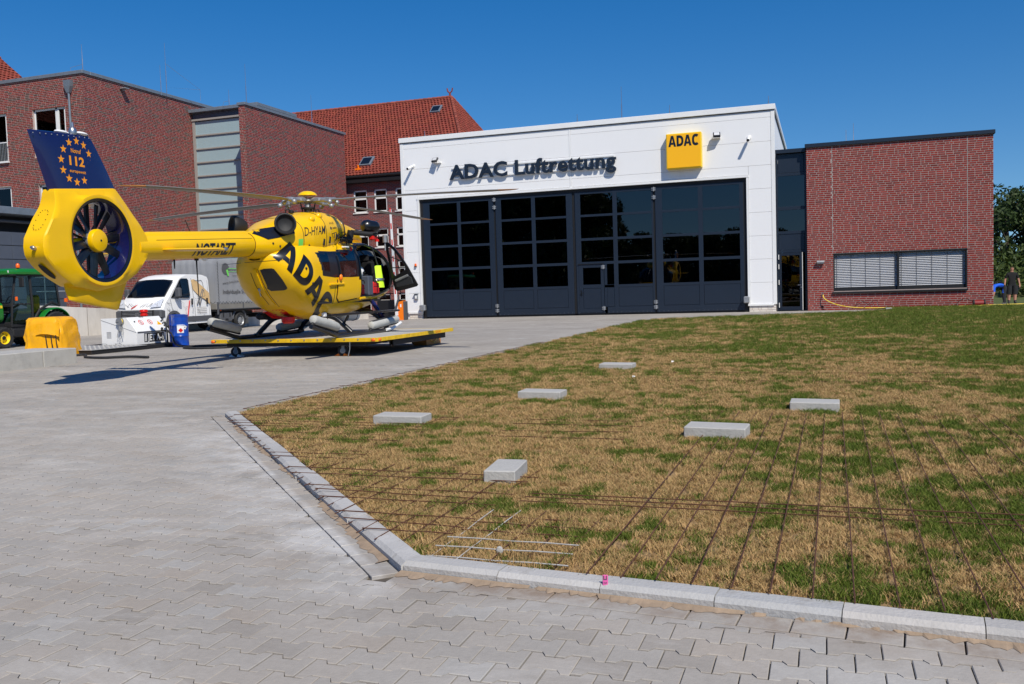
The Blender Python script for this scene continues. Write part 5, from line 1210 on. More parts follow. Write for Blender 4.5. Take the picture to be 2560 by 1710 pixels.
mb = MB(); mb.tube(along(DOOR), 0.028, 6, closed=True); hp('door_frame', mb, 'black_paint'); mb = MB(); mb.tube(along(DOOR, 1), 0.03, 6, closed=True); hp('door_frame', mb, 'black_paint')
# windscreen posts
mb = MB()
for s in (-1, 1): mb.tube(along([(1.97, 2.42), (2.30, 2.10), (2.50, 1.75), (2.56, 1.42)], s, 0.004, False), 0.022, 6)
pc = [(x, 0, float(np.interp(x, ZT[:, 0], ZT[:, 1]))+0.004) for x in np.linspace(1.75, 3.24, 22)]; mb.tube(pc, 0.016, 6); hp('windscreen_post', mb, 'black_paint')
# sliding door, rear doors and seams
decal_poly('sliding_door', 'yellow_paint', [(-0.345,1.19),(-0.22,1.115),(0.745,1.19),(0.735,1.575),(-0.345,1.575)], 0.07, e=SV, d=DS, F=Fpod, lift=0.016, s0=-1.0, s1=0)
mb = MB(); mb.tube(along([(-0.36,1.58),(-0.36,1.19),(-0.23,1.10),(0.76,1.175)], -1, 0.002, False), 0.011, 5); mb.tube(along([(-0.22,1.66),(-0.26,2.17)], -1, 0.006, False), 0.02, 6); mb.tube(along([(-0.46,1.08),(-0.46,1.5)], -1, 0.002, False), 0.006, 5); hp('door_seam', mb, 'black_paint')
mb = MB(); mb.tube(along([(-0.72,1.475),(0.02,1.50)], -1, 0.022, False), 0.024, 6); hp('slide_rail', mb, 'yellow_paint')
mb = MB(); mb.tube(along([(0.72,1.165),(1.35,1.19)], -1, 0.03, False), 0.03, 6); mb.tube(along([(1.35,1.15),(2.3,1.27)], -1, -0.005, False), 0.028, 6); hp('door_sill', mb, 'yellow_paint')
# clamshell rear doors: closing strip, window, handle
def surfx(z, y, lift=0.0, F=Fpod):
    zz = np.atleast_1d(np.asarray(z, float)); return [tuple(p) for p in wrap(-np.full(zz.shape, float(y)) if False else np.full(zz.shape, float(y)), zz, e=np.array([0.0, 1.0]), d=np.array([1.0, 0.0]), F=F, lift=lift, s0=-2.6, s1=0)]
zz = np.linspace(1.80, 1.09, 16); mb = MB()
P = surfx(zz, 0.045, 0.012); mb.smooth = False
mb.loft([[(p[0]-0.022, p[1]-0.035, p[2]), (p[0]-0.022, p[1]+0.035, p[2]), (p[0]+0.03, p[1]+0.04, p[2]), (p[0]+0.03, p[1]-0.04, p[2])] for p in P]); hp('closing_strip', mb, 'yellow_paint')
mb = MB(); mb.tube(surfx(np.linspace(1.74, 1.10, 14), 0.16, 0.001), 0.006, 5); mb.tube(surfx(np.linspace(1.80, 1.05, 14), -0.03, 0.001), 0.006, 5); hp('door_seam', mb, 'black_paint')
p = surfx([1.41], 0.12, 0.0)[0]; mb = MB(); mb.ball((p[0]-0.01, p[1], p[2]), (0.03, 0.035, 0.035), 10); mb.tube([(p[0]-0.02, p[1], p[2]), (p[0]-0.03, p[1]-0.005, p[2]-0.02), (p[0]+0.03, p[1]+0.005, p[2]-0.14)], 0.011, 6); hp('handle', mb, 'metal')
decal_poly('rear_window', 'black_paint', [(-1.735,1.785),(-1.69,1.805),(-1.58,1.81),(-1.54,1.795),(-1.245,1.42),(-1.255,1.39),(-1.29,1.375),(-1.46,1.37),(-1.53,1.42)], 0.05, F=Fpod)
mb = MB(); q = wrap(np.linspace(-2.0, -1.27, 26), np.interp(np.linspace(-2.0, -1.27, 26), [-2.0, -1.27], [1.935, 1.975]), lift=0.001, F=Fpod); mb.tube([tuple(x) for x in q], 0.005, 5); hp('panel_seam', mb, 'black_paint')
decal_poly('red_band', 'red_paint', [(-1.213,.990),(-1.063,.992),(-.80,.862),(-.45,.785),(-.62,.782),(-.95,.80)], 0.05, F=Fpod, lift=0.003)
mb = MB(); mb.lathe([(0, -0.11), (0.10, -0.105), (0.135, -0.07), (0.14, 0.0), (0.13, 0.03)], 20, Matrix.Translation((-0.98, 0.02, 0.80))); hp('belly_light', mb, 'red_paint')
# --- tail boom, cowling
mb = MB(); mb.smooth = True; rb = []
for x in np.linspace(-5.6, -2.28, 26): c, r = boomz(x); rb.append([(x, r*cos(t), c+r*sin(t)) for t in np.linspace(0, 2*pi, 32, endpoint=False)])
mb.loft(rb); boom = hp('tail_boom', mb, 'yellow_paint')
mb = MB(); mb.smooth = True
mb.loft([[(x, 0.09*cos(t)*k, boomz(x)[0]+boomz(x)[1]*0.80+0.085*sin(t)*k) for t in np.linspace(0, 2*pi, 16, endpoint=False)] for x, k in ((-5.45, 0.8), (-5.2, 1), (-3.5, 1), (-2.45, 1.02))]); hp('shaft_cover', mb, 'yellow_paint', boom)
mb = MB()
for s in (-1, 1): mb.tube([(x, s*boomz(x)[1]*0.86, boomz(x)[0]+boomz(x)[1]*0.52) for x in np.linspace(-5.2, -2.5, 20)], 0.004, 5)
c, r = boomz(-2.44); mb.tube([(-2.44, (r+0.001)*cos(t), c+(r+0.001)*sin(t)) for t in np.linspace(0, 2*pi, 40, endpoint=False)], 0.007, 5, closed=True); hp('panel_seam', mb, 'black_paint', boom)
mb = MB(); mb.tube([(-4.05, 0, 2.36), (-4.2, 0, 2.62)], 0.007, 5); hp('aerial', mb, 'black_matt', boom)
mb = MB(); mb.tube([(-3.95, -0.0, 1.97), (-3.95, 0, 1.82), (-3.93, 0, 1.15)], [0.016, 0.012, 0.006], 6); mb.bbox(-3.99, -0.02, 1.93, -3.91, 0.02, 2.0, 0.005); mb.tube([(-4.55, 0, 1.97), (-4.55, 0, 1.78)], [0.02, 0.008], 6); hp('whip_aerial', mb, 'black_matt', boom)
mb = MB(); mb.ball((-3.72, 0, 1.97), (0.07, 0.04, 0.045), 10); hp('aerial_dome', mb, 'white_plastic', boom)
decal_text('lettering', 'black_paint', 'NOTARZT', (-4.27, 1.995), (1, 0.052), (0.055, 0.215), 1.14, 0.035, 1.0, 0.05, e=SV, d=DS, F=Fboom, s0=-0.5, s1=0.1, lift=0.003)
mb = MB(); mb.smooth = True
for s in (-1, 1):
    rr = []
    for y, xc, zc, ch in ((0.12, -4.95, 2.08, 0.30), (0.7, -4.93, 2.065, 0.29), (1.16, -4.92, 2.05, 0.26), (1.20, -4.92, 2.05, 0.20)):
        rr.append([(xc+ch/2*cos(t), s*y, zc+(0.026 if y < 1.18 else 0.01)*sin(t)*(1+0.4*cos(t))) for t in np.linspace(0, 2*pi, 18, endpoint=False)])
    mb.loft(rr if s > 0 else [list(reversed(r)) for r in rr])
stb = hp('stabiliser', mb, 'yellow_paint'); mb = MB(); mb.ball((-4.80, -1.19, 2.055), (0.06, 0.035, 0.03), 10); mb.ball((-4.80, 1.19, 2.055), (0.06, 0.035, 0.03), 10); hp('position_light', mb, 'metal', stb)
mb = MB(); mb.smooth = True; rc = []
for x in np.concatenate([np.linspace(-2.42, 0.6, 50)]):
    a, zc, h, n = cowlP(x); t = np.linspace(0, 2*pi, 64, endpoint=False); c, s = np.cos(t), np.sin(t)
    rc.append([(x, yy, z_) for yy, z_ in zip(a*np.sign(c)*np.abs(c)**(2/n), zc+h*np.sign(s)*np.abs(s)**(2/n))])
mb.loft(rc); cowl = hp('engine_cowling', mb, 'yellow_paint')
mb = MB(); mb.smooth = True; rf_ = []
for x, a, zb, zt, n in ((0.55, 0.50, 2.35, 2.93, 2.6), (0.75, 0.50, 2.35, 2.90, 2.6), (1.1, 0.47, 2.35, 2.88, 2.5), (1.5, 0.42, 2.38, 2.82, 2.4), (1.85, 0.33, 2.36, 2.70, 2.2), (2.1, 0.2, 2.34, 2.52, 2), (2.2, 0.06, 2.33, 2.40, 2)):
    t = np.linspace(0, 2*pi, 40, endpoint=False); c, s = np.cos(t), np.sin(t); rf_.append([(x, yy, z_) for yy, z_ in zip(a*np.sign(c)*np.abs(c)**(2/n), (zb+zt)/2+(zt-zb)/2*np.sign(s)*np.abs(s)**(2/n))])
mb.loft(rf_); hp('intake_fairing', mb, 'yellow_paint'); mb = MB(); mb.bbox(0.98, -0.475, 2.56, 1.12, -0.40, 2.68, 0.02); hp('intake', mb, 'black_matt')
def cring(x, lift=0.003, t0=-0.35, t1=pi+0.35, r=0.006):
    a, zc, h, n = cowlP(x); P = []
    for t in np.linspace(t0, t1, 36): c, s = cos(t), sin(t); P.append((x, (a+lift)*np.sign(c)*abs(c)**(2/n), zc+(h+lift)*np.sign(s)*abs(s)**(2/n)))
    return P
for x, w_ in ((-1.33, 0.006), (-0.52, 0.006), (0.58, 0.018)): mb = MB(); mb.tube(cring(x), w_, 6); hp('panel_seam', mb, 'black_paint', cowl)
decal_poly('exhaust_shield', 'shield_paint', [(-2.40,2.475),(-2.22,2.56),(-1.86,2.63),(-1.56,2.60),(-1.57,2.50),(-1.9,2.42),(-2.18,2.365)], 0.05, par=cowl, e=SV, d=DS, F=Fcowl, s0=-0.9, s1=0, lift=0.014)
mb = MB(); mb.smooth = True
for s, x in ((-1, -1.72), (1, -1.86)):
    T = Matrix.Translation((x-0.05, s*0.475, 2.66)) @ Vector((-0.80, s*0.58, 0.10)).to_track_quat('Z', 'Y').to_matrix().to_4x4()
    mb.lathe([(0.12, -0.14), (0.17, -0.06), (0.205, 0.06), (0.215, 0.12), (0.205, 0.145), (0.185, 0.15), (0.165, 0.13), (0.15, 0.09), (0.13, 0.075), (0.0, 0.07)], 28, T)
hp('exhaust', mb, 'black_matt', cowl)
decal_text('registration', 'black_paint', 'D-HYAM', (-1.30, 2.455), (1, 0.105), (0.05, 0.178), 0.72, 0.004, 1.0, 0.05, par=cowl, e=SV, d=DS, F=Fcowl, s0=-0.9, s1=0, lift=0.003)
decal_text('type_mark', 'black_paint', 'H145', (-0.30, 2.745), (1, 0.09), (0.03, 0.055), 0.20, 0.0, 1.0, 0.05, par=cowl, e=SV, d=DS, F=Fcowl, s0=-0.9, s1=0, lift=0.003)
decal_text('maker_mark', 'black_paint', 'AIRBUS', (-0.20, 2.66), (1, 0.09), (0.01, 0.035), 0.21, 0.02, 1.0, 0.05, par=cowl, e=SV, d=DS, F=Fcowl, s0=-0.9, s1=0, lift=0.003)
decal_poly('maker_dot', 'black_paint', [(-0.27+0.04*cos(t), 2.67+0.03*sin(t)) for t in np.linspace(0, 2*pi, 14, endpoint=False)], 0.05, par=cowl, e=SV, d=DS, F=Fcowl, s0=-0.9, s1=0, lift=0.003)
mb = MB()
for x, z, h_ in ((-0.62, 2.36, 0.07), (-0.36, 2.42, 0.07), (-0.02, 2.50, 0.06), (0.12, 2.52, 0.06), (-1.15, 2.24, 0.09)):
    p = wrap([x], [z], e=SV, d=DS, F=Fcowl, s0=-0.9, s1=0, lift=0.0)[0]; T = Matrix.Translation(p) @ Matrix.Rotation(0.25, 4, 'Y'); mb.bbox(-0.035, -0.012, -h_, 0.035, 0.01, h_, 0.008, T)
hp('vent_slot', mb, 'black_matt', cowl)
mb = MB(); mb.smooth = True
for x, z in ((-0.86, 2.82), (-0.50, 2.91)):
    p = wrap([x], [z], e=SV, d=DS, F=Fcowl, s0=-0.9, s1=0, lift=0.0)[0]; mb.ball(p, (0.09, 0.06, 0.07), 12)
hp('blister', mb, 'yellow_paint', cowl)
decal_poly('grille', 'green_print', [(-1.50,2.20),(-1.36,2.23),(-1.35,2.40),(-1.49,2.385)], 0.05, par=cowl, e=SV, d=DS, F=Fcowl, s0=-0.9, s1=0, lift=0.003)
mb = MB(); mb.tube([(-1.25, -0.2, 2.93), (-1.27, -0.2, 3.0), (-1.12, -0.2, 3.02), (-1.10, -0.2, 2.96)], 0.014, 6); mb.bbox(-1.1, -0.24, 2.94, -0.98, -0.16, 3.02, 0.02); mb.tube([(-0.2, -0.3, 3.0), (-0.22, -0.3, 3.08), (-0.08, -0.3, 3.09), (-0.06, -0.3, 3.02)], 0.014, 6); hp('grab_handle', mb, 'black_matt', cowl)
for nm, pts in (('ADAC', None),):
    v, f, w = heavy_text('ADAC'); P = np.array((-1.565, 2.03))+np.outer(v[:, 0]/w*1.90, (0.690, -0.702))+np.outer(v[:, 1], (0.285, 0.42)); decal('lettering', 'black_paint', P, f, 0.03, F=Fall, lift=0.007)
decal_text('lettering', 'dark_print', 'Christoph', (1.80, 1.115), (1, 0.10), (0.02, 0.06), 0.55, 0.0, 1.0, 0.05, e=SV, d=DS, F=Fpod, s0=-1.0, s1=0, lift=0.003)
mb = MB()
for x, z in ((-2.05, 2.29), (-1.86, 2.24)):
    p = wrap([x*0.848+0.18], [z], F=Fall, lift=0.0)[0]; mb.ball(p, 0.022, 8)
for e_, z in ((-0.72, 1.50), (-0.90, 1.80)): mb.ball(wrap([e_], [z], lift=0.0)[0], 0.028, 8)
hp('filler_cap', mb, 'black_paint')
# --- shrouded tail rotor
FC_ = (-6.41, 2.17)
OUT = [(-7.20,2.86),(-7.20,2.74),(-7.23,2.62),(-7.50,2.17),(-7.52,2.04),(-7.50,1.91),(-7.36,1.76),(-7.18,1.63),(-6.95,1.50),(-6.45,1.42),(-5.95,1.52),(-5.66,1.69),(-5.40,1.97),(-5.37,2.12),(-5.42,2.28),(-5.67,2.60),(-5.90,2.92),(-5.96,2.985)]
def outr(t):
    d = (cos(t), sin(t)); best = 9
    for i in range(len(OUT)):
        (ax_, az), (bx, bz) = OUT[i], OUT[(i+1) % len(OUT)]; ex, ez = bx-ax_, bz-az; det = d[0]*(-ez)+d[1]*ex
        if abs(det) < 1e-9: continue
        rx, rz = ax_-FC_[0], az-FC_[1]; s = (rx*(-ez)+rz*ex)/det; u = (d[0]*rz-d[1]*rx)/det
        if s > 0 and -1e-6 <= u <= 1+1e-6: best = min(best, s)
    return best
NT = 120; ts = np.linspace(0, 2*pi, NT, endpoint=False); ro = np.array([outr(t) for t in ts])
def thick(z): return float(np.interp(z, [1.4, 1.55, 1.8, 2.45, 2.75, 2.95], [0.10, 0.15, 0.19, 0.19, 0.13, 0.085]))
def ringS(fr, yk, yo=0.0, lip=None):
    P = []
    for t, r in zip(ts, ro):
        rr = fr if fr > 0.3 else r+fr
        x, z = FC_[0]+rr*cos(t), FC_[1]+rr*sin(t); y = thick(z)*yk+yo if lip is None else lip
        P.append((x, y, z))
    return P
mb = MB(); mb.smooth = True
seq = [ringS(0.565, 0, lip=-0.12), ringS(0.572, 0, lip=-0.165), ringS(0.59, 0, lip=-0.19), ringS(0.62, 0, lip=-0.202), ringS(0.67, 0, lip=-0.198)]
seq2 = [ringS(-0.10, -1.0), ringS(-0.022, -0.99), ringS(0.0, -0.89), ringS(0.0, 0.89), ringS(-0.022, 0.99), ringS(-0.10, 1.0)]
mid1 = [tuple(0.5*np.array(a)+0.5*np.array(b)) for a, b in zip(seq[-1], seq2[0])]
seq3 = [[(x, -y, z) for x, y, z in r] for r in reversed(seq)]; mid2 = [(x, -y, z) for x, y, z in mid1]
mb.loft(seq+[mid1]+seq2+[mid2]+seq3, caps=False); shroud = hp('tail_shroud', mb, 'yellow_paint')
mb = MB(); mb.smooth = True; mb.loft([ringS(0.567, 0, lip=-0.185), ringS(0.560, 0, lip=-0.13), ringS(0.553, 0, lip=0.13), ringS(0.565, 0, lip=0.185)], caps=False); hp('duct', mb, 'navy_paint', shroud)
mb = MB(); mb.smooth = True; mb.loft([ringS(0.620, 0, lip=-0.2035), ringS(0.575, 0, lip=-0.187), ringS(0.560, 0, lip=-0.13)], caps=False); hp('duct_lip', mb, 'black_paint', shroud)
T = Matrix.Translation((FC_[0], 0, FC_[1])) @ Matrix.Rotation(pi/2, 4, 'X')           # local z -> -y (towards the right side)
mb = MB(); mb.lathe([(0.0, 0.165), (0.10, 0.16), (0.155, 0.145), (0.172, 0.12), (0.172, 0.07)], 28, T); fr_ = hp('tail_rotor_hub', mb, 'yellow_paint'); mb = MB(); mb.lathe([(0.165, 0.075), (0.165, -0.02), (0.12, -0.04), (0, -0.04)], 28, T); hp('hub_ring', mb, 'steel_dull', fr_); mb = MB(); mb.cyl(T @ Vector((-0.0, 0.0, 0.16)), T @ Vector((0, 0, 0.169)), 0.016, 8); hp('hub_bolt', mb, 'black_paint', fr_)
for k in range(10):
    a = 2*pi*k/10+(0.06 if k % 2 else -0.06)+0.2; mb = MB(); R4 = Matrix.Rotation(a, 4, 'Z'); rr = []
    for r, ch in ((0.13, 0.055), (0.20, 0.062), (0.40, 0.062), (0.545, 0.055)):
        ang = radians(28-18*(r-0.13)/0.4); rr.append([tuple(T @ (R4 @ Vector((r, ch*u*cos(ang)-0.008*w*sin(ang), 0.03+ch*u*sin(ang)+0.008*w*cos(ang))))) for u, w in ((-1, 0), (-0.4, 0.9), (0.3, 1), (1, 0), (0.3, -1), (-0.4, -0.9))])
    mb.loft(rr); hp('tail_rotor_blade', mb, 'black_paint', fr_)
for k in range(10):
    a = 2*pi*(k+0.3)/10+0.13; mb = MB(); R4 = Matrix.Rotation(a, 4, 'Z'); c0 = 0.05 if k != 1 else 0.05
    mb.loft([[tuple(T @ (R4 @ Vector((r, 0.012*u, -0.075+0.05*w)))) for u, w in ((-1, 0), (0, 1), (1, 0), (0, -1))] for r in (0.10, 0.56)]); hp('stator_vane', mb, 'black_matt', shroud)
mb = MB(); mb.smooth = True; mb.tube([(FC_[0]+0.12, 0.075, FC_[1]+0.02), (FC_[0]+0.56, 0.075, FC_[1]+0.05)], [0.065, 0.055], 14); mb.tube([(FC_[0]+0.24, 0.0, FC_[1]+0.03), (FC_[0]+0.245, -0.005, FC_[1]+0.03)], 0.07, 14); mb.tube([(FC_[0]-0.12, 0.075, FC_[1]), (FC_[0]-0.4, 0.08, FC_[1]-0.03)], 0.05, 12); hp('drive_fairing', mb, 'yellow_paint', shroud)
# fin above (navy) and the small fin below
def foil(xt, xl, z0, z1, th_, n=9):
    """section between trailing xt and leading xl, z varies linearly along it"""
    P = []
    for k in range(n): u = k/(n-1); P.append((u, 1))
    up = [(u, th_*(1.0 if 0.02 < u < 0.98 else 0.25)*(sin(pi*min(1, u**0.75)))**0.55) for u, _ in P]; lo = [(u, -w) for u, w in reversed(up[1:-1])]
    return [(xt+(xl-xt)*u, w, z0+(z1-z0)*u) for u, w in up+lo]
mb = MB(); mb.smooth = True; mb.loft([foil(-7.205, -5.875, 2.855, 2.995, 0.085), foil(-7.30, -6.02, 3.11, 3.24, 0.078), foil(-7.40, -6.18, 3.38, 3.49, 0.070), foil(-7.485, -6.30, 3.60, 3.66, 0.062), foil(-7.50, -6.36, 3.635, 3.715, 0.052), foil(-7.50, -6.40, 3.645, 3.735, 0.02)]); fin = hp('tail_fin', mb, 'navy_paint')
mb = MB(); mb.ball((-6.88, 0, 3.70), (0.14, 0.05, 0.03), 12); mb.ball((-6.50, 0, 3.735), (0.12, 0.05, 0.03), 12); hp('aerial_cap', mb, 'white_plastic', fin)
mb = MB(); mb.lathe([(0.05, 0), (0.06, 0.05), (0.045, 0.10), (0.02, 0.12), (0.018, 0.18), (0, 0.19)], 12, Matrix.Translation((-6.67, 0, 3.69))); hp('beacon', mb, 'metal', fin)
mb = MB()
for k in range(11):
    u = 0.04+k*0.092; x = -7.49+u*1.13; mb.ball((x, -0.062 if 0.1 < u < 0.95 else -0.045, 3.60+u*0.085), 0.010, 6)
hp('rivets', mb, 'steel_dull', fin)
SX, SZ = -6.70, 3.30; YS = -0.0795
def finY(x, z):
    u = np.clip((x-(-7.205-(z-2.855)*0.38))/1.28, 0.03, 0.97); th_ = np.interp(z, [2.9, 3.6], [0.085, 0.062]); return -(th_*np.sin(pi*u**0.75)**0.55)-0.004
def Ffin(x, y, z): return np.abs(y)/(-finY(x, z)-0.004)-1
star = []
for k in range(12):
    a = pi/2+2*pi*k/12; cx, cz = SX+0.295*cos(a)+0.03*sin(a), SZ+0.30*sin(a); pts = [(cx+(0.064 if q % 2 == 0 else 0.026)*cos(pi/2+q*pi/5), cz+(0.064 if q % 2 == 0 else 0.026)*sin(pi/2+q*pi/5)) for q in range(10)]
    decal('star', 'orange_star', pts+[(cx, cz)], [(q, (q+1) % 10, 10) for q in range(10)], 0.2, fin, e=SV, d=DS, F=Ffin, s0=-0.15, s1=0.0, lift=0.003)
for tx, z, w, h_, bo in (('Notruf', 3.42, 0.20, 0.062, 0.015), ('112', 3.235, 0.30, 0.135, 0.03), ('europaweit', 3.135, 0.32, 0.045, 0.012)):
    decal_text('lettering', 'orange_star', tx, (SX-w/2+(3.3-z)*0.02, z), (1, 0.0), (0.0, h_), w, bo, 1.0, 0.06, par=fin, e=SV, d=DS, F=Ffin, s0=-0.15, s1=0, lift=0.006)
mb = MB(); mb.smooth = True
def vf(z, xt, xl, t_): return [(xt+(xl-xt)*u, w*t_, z+(1-u)*0.13*(1.6-z)/0.4) for u, w in ((0, 0.1), (0.15, 0.6), (0.4, 1), (0.7, 0.9), (0.93, 0.5), (1, 0), (0.93, -0.5), (0.7, -0.9), (0.4, -1), (0.15, -0.6), (0, -0.1))]
mb.loft([vf(1.60, -7.02, -5.70, 0.10), vf(1.35, -6.985, -5.83, 0.075), vf(1.16, -6.93, -5.92, 0.06), vf(1.125, -6.86, -5.97, 0.04)]); hp('lower_fin', mb, 'yellow_paint')
mb = MB(); mb.cyl((-7.515, -0.03, 2.02), (-7.56, -0.03, 2.03), 0.03, 10); mb.cyl((-7.56, -0.03, 2.03), (-7.585, -0.03, 2.035), 0.02, 8); hp('tail_light', mb, 'metal', shroud)
mb = MB(); d_ = Vector((-7.18+7.36, 0, 1.63-1.76)).normalized(); c_ = Vector((-7.30, 0, 1.705)); nrm = Vector((d_.z, 0, -d_.x))
mb.loft([[tuple(c_+d_*(0.17*cos(t))+Vector((0, 0.055*sin(t), 0))+nrm*q) for t in np.linspace(0, 2*pi, 20, endpoint=False)] for q in (0.004, 0.0)]) ; hp('slot', mb, 'interior_dark', shroud)
mb = MB()
for k in range(16):
    t = 2*pi*k/16; q = Vector((-7.355, 0, 2.42)); dd = Vector((0.54, 0, 0.84)).normalized(); p = q+dd*(0.17*np.sign(cos(t))*abs(cos(t))**0.7)+Vector((0, 0.085*np.sign(sin(t))*abs(sin(t))**0.7, 0))+Vector((-0.84, 0, 0.54)).normalized()*0.004; mb.ball(tuple(p), 0.008, 5)
hp('rivets', mb, 'black_matt', shroud)
# --- main rotor
HZ = 3.29; mb = MB(); mb.lathe([(0.09, 2.98), (0.10, 3.04), (0.065, 3.08), (0.06, 3.24), (0.10, 3.26), (0.13, 3.30), (0.10, 3.36), (0.0, 3.36)], 20); rot = hp('rotor_head', mb, 'steel_dull')
mb = MB(); mb.lathe([(0.0, 3.515), (0.10, 3.505), (0.17, 3.47), (0.205, 3.425), (0.21, 3.415), (0.19, 3.41), (0.0, 3.40)], 28); hp('rotor_cap', mb, 'yellow_paint', rot)
mb = MB()
for k in range(4):
    a = pi/4+k*pi/2; mb.tube([(0.11*cos(a), 0.11*sin(a), 3.02), (0.16*cos(a), 0.16*sin(a), 3.26)], 0.013, 6); mb.tube([(0.09*cos(a+0.5), 0.09*sin(a+0.5), 3.04), (0.10*cos(a+0.5), 0.10*sin(a+0.5), 3.16)], 0.02, 6)
mb.lathe([(0.07, 3.12), (0.15, 3.13), (0.15, 3.16), (0.07, 3.17)], 18); hp('control_rods', mb, 'black_matt', rot)
for k, a0 in enumerate((174, 81, -97, -8)):
    R4 = Matrix.Rotation(radians(a0), 4, 'Z')
    mb = MB(); mb.tube([R4 @ Vector((0.08, 0, HZ+0.03)), R4 @ Vector((0.42, 0, HZ+0.01)), R4 @ Vector((0.72, 0, HZ))], [0.06, 0.05, 0.045], 10); mb.bbox(0.20, -0.09, HZ-0.03, 0.36, 0.09, HZ+0.06, 0.02, R4); mb.bbox(0.46, -0.055, HZ-0.05, 0.62, 0.055, HZ+0.05, 0.02, R4); arm = hp('blade_arm', mb, 'steel_dull', rot)
    mb = MB()
    for s in (-1, 1): mb.ball(R4 @ Vector((0.66, s*0.13, HZ-0.055)), 0.055, 12); mb.tube([R4 @ Vector((0.66, s*0.13, HZ-0.05)), R4 @ Vector((0.62, s*0.03, HZ+0.01))], 0.025, 6)
    hp('pendulum_weight', mb, 'steel_dull', rot)
    def sec(r, ch, sweep, tw, th_=0.055):
        z = HZ-0.115*((r-0.6)/4.45)**1.7*(1 if r > 0.6 else 0); P = []
        for t in np.linspace(0, 2*pi, 14, endpoint=False):
            u, w = cos(t), sin(t); y = ch*(u*0.5+0.2)*-1+sweep; zz = th_*ch*w*(1.15-0.55*u)*1.0; P.append(tuple(R4 @ Vector((r, y*cos(tw)-zz*sin(tw), z+zz*cos(tw)+y*sin(tw)))))
        return P
    mb = MB(); mb.smooth = True; mb.loft([sec(0.62, 0.10, 0, 0.1, 0.2), sec(0.80, 0.16, 0, 0.12, 0.1), sec(1.05, 0.29, 0, 0.13), sec(2.0, 0.30, 0, 0.10), sec(3.2, 0.30, 0, 0.06), sec(4.2, 0.30, 0, 0.03), sec(4.42, 0.285, -0.01, 0.02), sec(4.62, 0.245, -0.03, 0.02)]); bl_ = hp('rotor_blade', mb, 'blade_grey', rot)
    mb = MB(); mb.smooth = True; mb.loft([sec(4.62, 0.246, -0.03, 0.02), sec(4.82, 0.19, -0.07, 0.02), sec(4.97, 0.115, -0.12, 0.01), sec(5.05, 0.03, -0.17, 0.01)]); hp('blade_tip', mb, 'blade_tip', rot)
mb = MB(); mb.bbox(0.22, -0.36, HZ-0.01, 0.36, -0.24, HZ+0.10, 0.01); hp('hub_box', mb, 'plastic_grey', rot)
# --- skids, struts, float packs
for s in (-1, 1):
    mb = MB(); mb.tube(curve_pts([(-2.12, s*1.15, 0.66), (-1.6, s*1.15, 0.545), (-1.15, s*1.15, 0.44), (-0.8, s*1.15, 0.425), (1.2, s*1.15, 0.425), (1.5, s*1.15, 0.445)], 8), 0.045, 10); skid = hp('skid', mb, 'black_paint')
    mb = MB(); mb.tube([(1.15, s*1.2, 0.435), (1.46, s*1.2, 0.445), (1.95, s*1.2, 0.56)], 0.034, 8); hp('skid_tip', mb, 'white_paint', skid)
mb = MB()
for x, zt in ((-0.40, 0.84), (1.36, 0.90)):
    for s in (-1, 1):
        mb.tube(curve_pts([(x, 0, zt+0.02), (x, s*0.45, zt), (x, s*0.75, zt-0.07), (x, s*1.0, zt-0.27), (x, s*1.13, 0.45)], 6), 0.055, 10); mb.bbox(x-0.12, s*1.13-0.06, 0.40, x+0.12, s*1.13+0.06, 0.48, 0.02)
hp('cross_tube', mb, 'black_paint')
mb = MB(); mb.bbox(-1.0, 0.62, 0.78, -0.55, 0.80, 0.92, 0.04); mb.tube([(-0.95, 0.72, 0.86), (-0.40, 0.75, 0.80)], 0.06, 8); hp('strut_fairing', mb, 'black_matt')
mb = MB()
mb.bbox(-1.30, -1.15, 0.825, 2.05, -1.05, 0.875, 0.012)
for s in (-1,):
    for x in (-0.38, 1.38): mb.tube([(x, s*1.06, 0.84), (x, s*0.95, 0.66)], 0.025, 6)
hp('step', mb, 'black_paint')
mb = MB(); mb.tube([(1.48, -0.70, 1.10), (1.30, -1.05, 0.72)], 0.05, 8); hp('strut_cover', mb, 'navy_paint')
def pack(a, b, r, m):
    a, b = Vector(a), Vector(b); d = (b-a).normalized(); mb = MB(); mb.smooth = True
    mb.tube([a, a+d*0.02, a+d*0.08, b-d*0.08, b-d*0.02, b], [r*0.55, r*0.85, r, r, r*0.85, r*0.55], 16); o = hp('float_pack', mb, m); q = MB(); dn = Vector((0, 0, -r*0.95))
    q.tube([a+dn, b+dn], 0.03, 8); q.ball(tuple(a+dn+Vector((0, 0, -0.01))), 0.05, 8); q.ball(tuple((a+b)/2+dn), 0.04, 8); hp('bracket', q, 'black_matt', o); return o
for s in (-1, 1):
    pack((-2.05, s*1.15, 0.80), (-1.06, s*1.15, 0.60), 0.095, 'pad_grey'); pack((0.45, s*1.15, 0.56), (1.85, s*1.15, 0.655), 0.092, 'pad_grey')
mb = MB(); mb.bbox(0.55, -1.20, 0.645, 1.72, -1.10, 0.665, 0.008, Matrix.Translation((0, 0, -0.04)) @ Matrix.Rotation(-0.066, 4, 'Y')); hp('pack_cover', mb, 'pad_dark')
mb = MB(); mb.smooth = True; mb.tube([(1.55, 0.2, 0.76), (1.6, 0.2, 0.76), (2.4, 0.2, 0.76), (2.45, 0.2, 0.76)], [0.08, 0.135, 0.135, 0.08], 18); tk = hp('bottle', mb, 'white_paint'); mb = MB(); [mb.tube([(x, 0.2+0.138*cos(t), 0.76+0.138*sin(t)) for t in np.linspace(0, 2*pi, 20, endpoint=False)], 0.008, 5, closed=True) for x in (1.8, 2.25)]; hp('strap', mb, 'black_matt', tk)
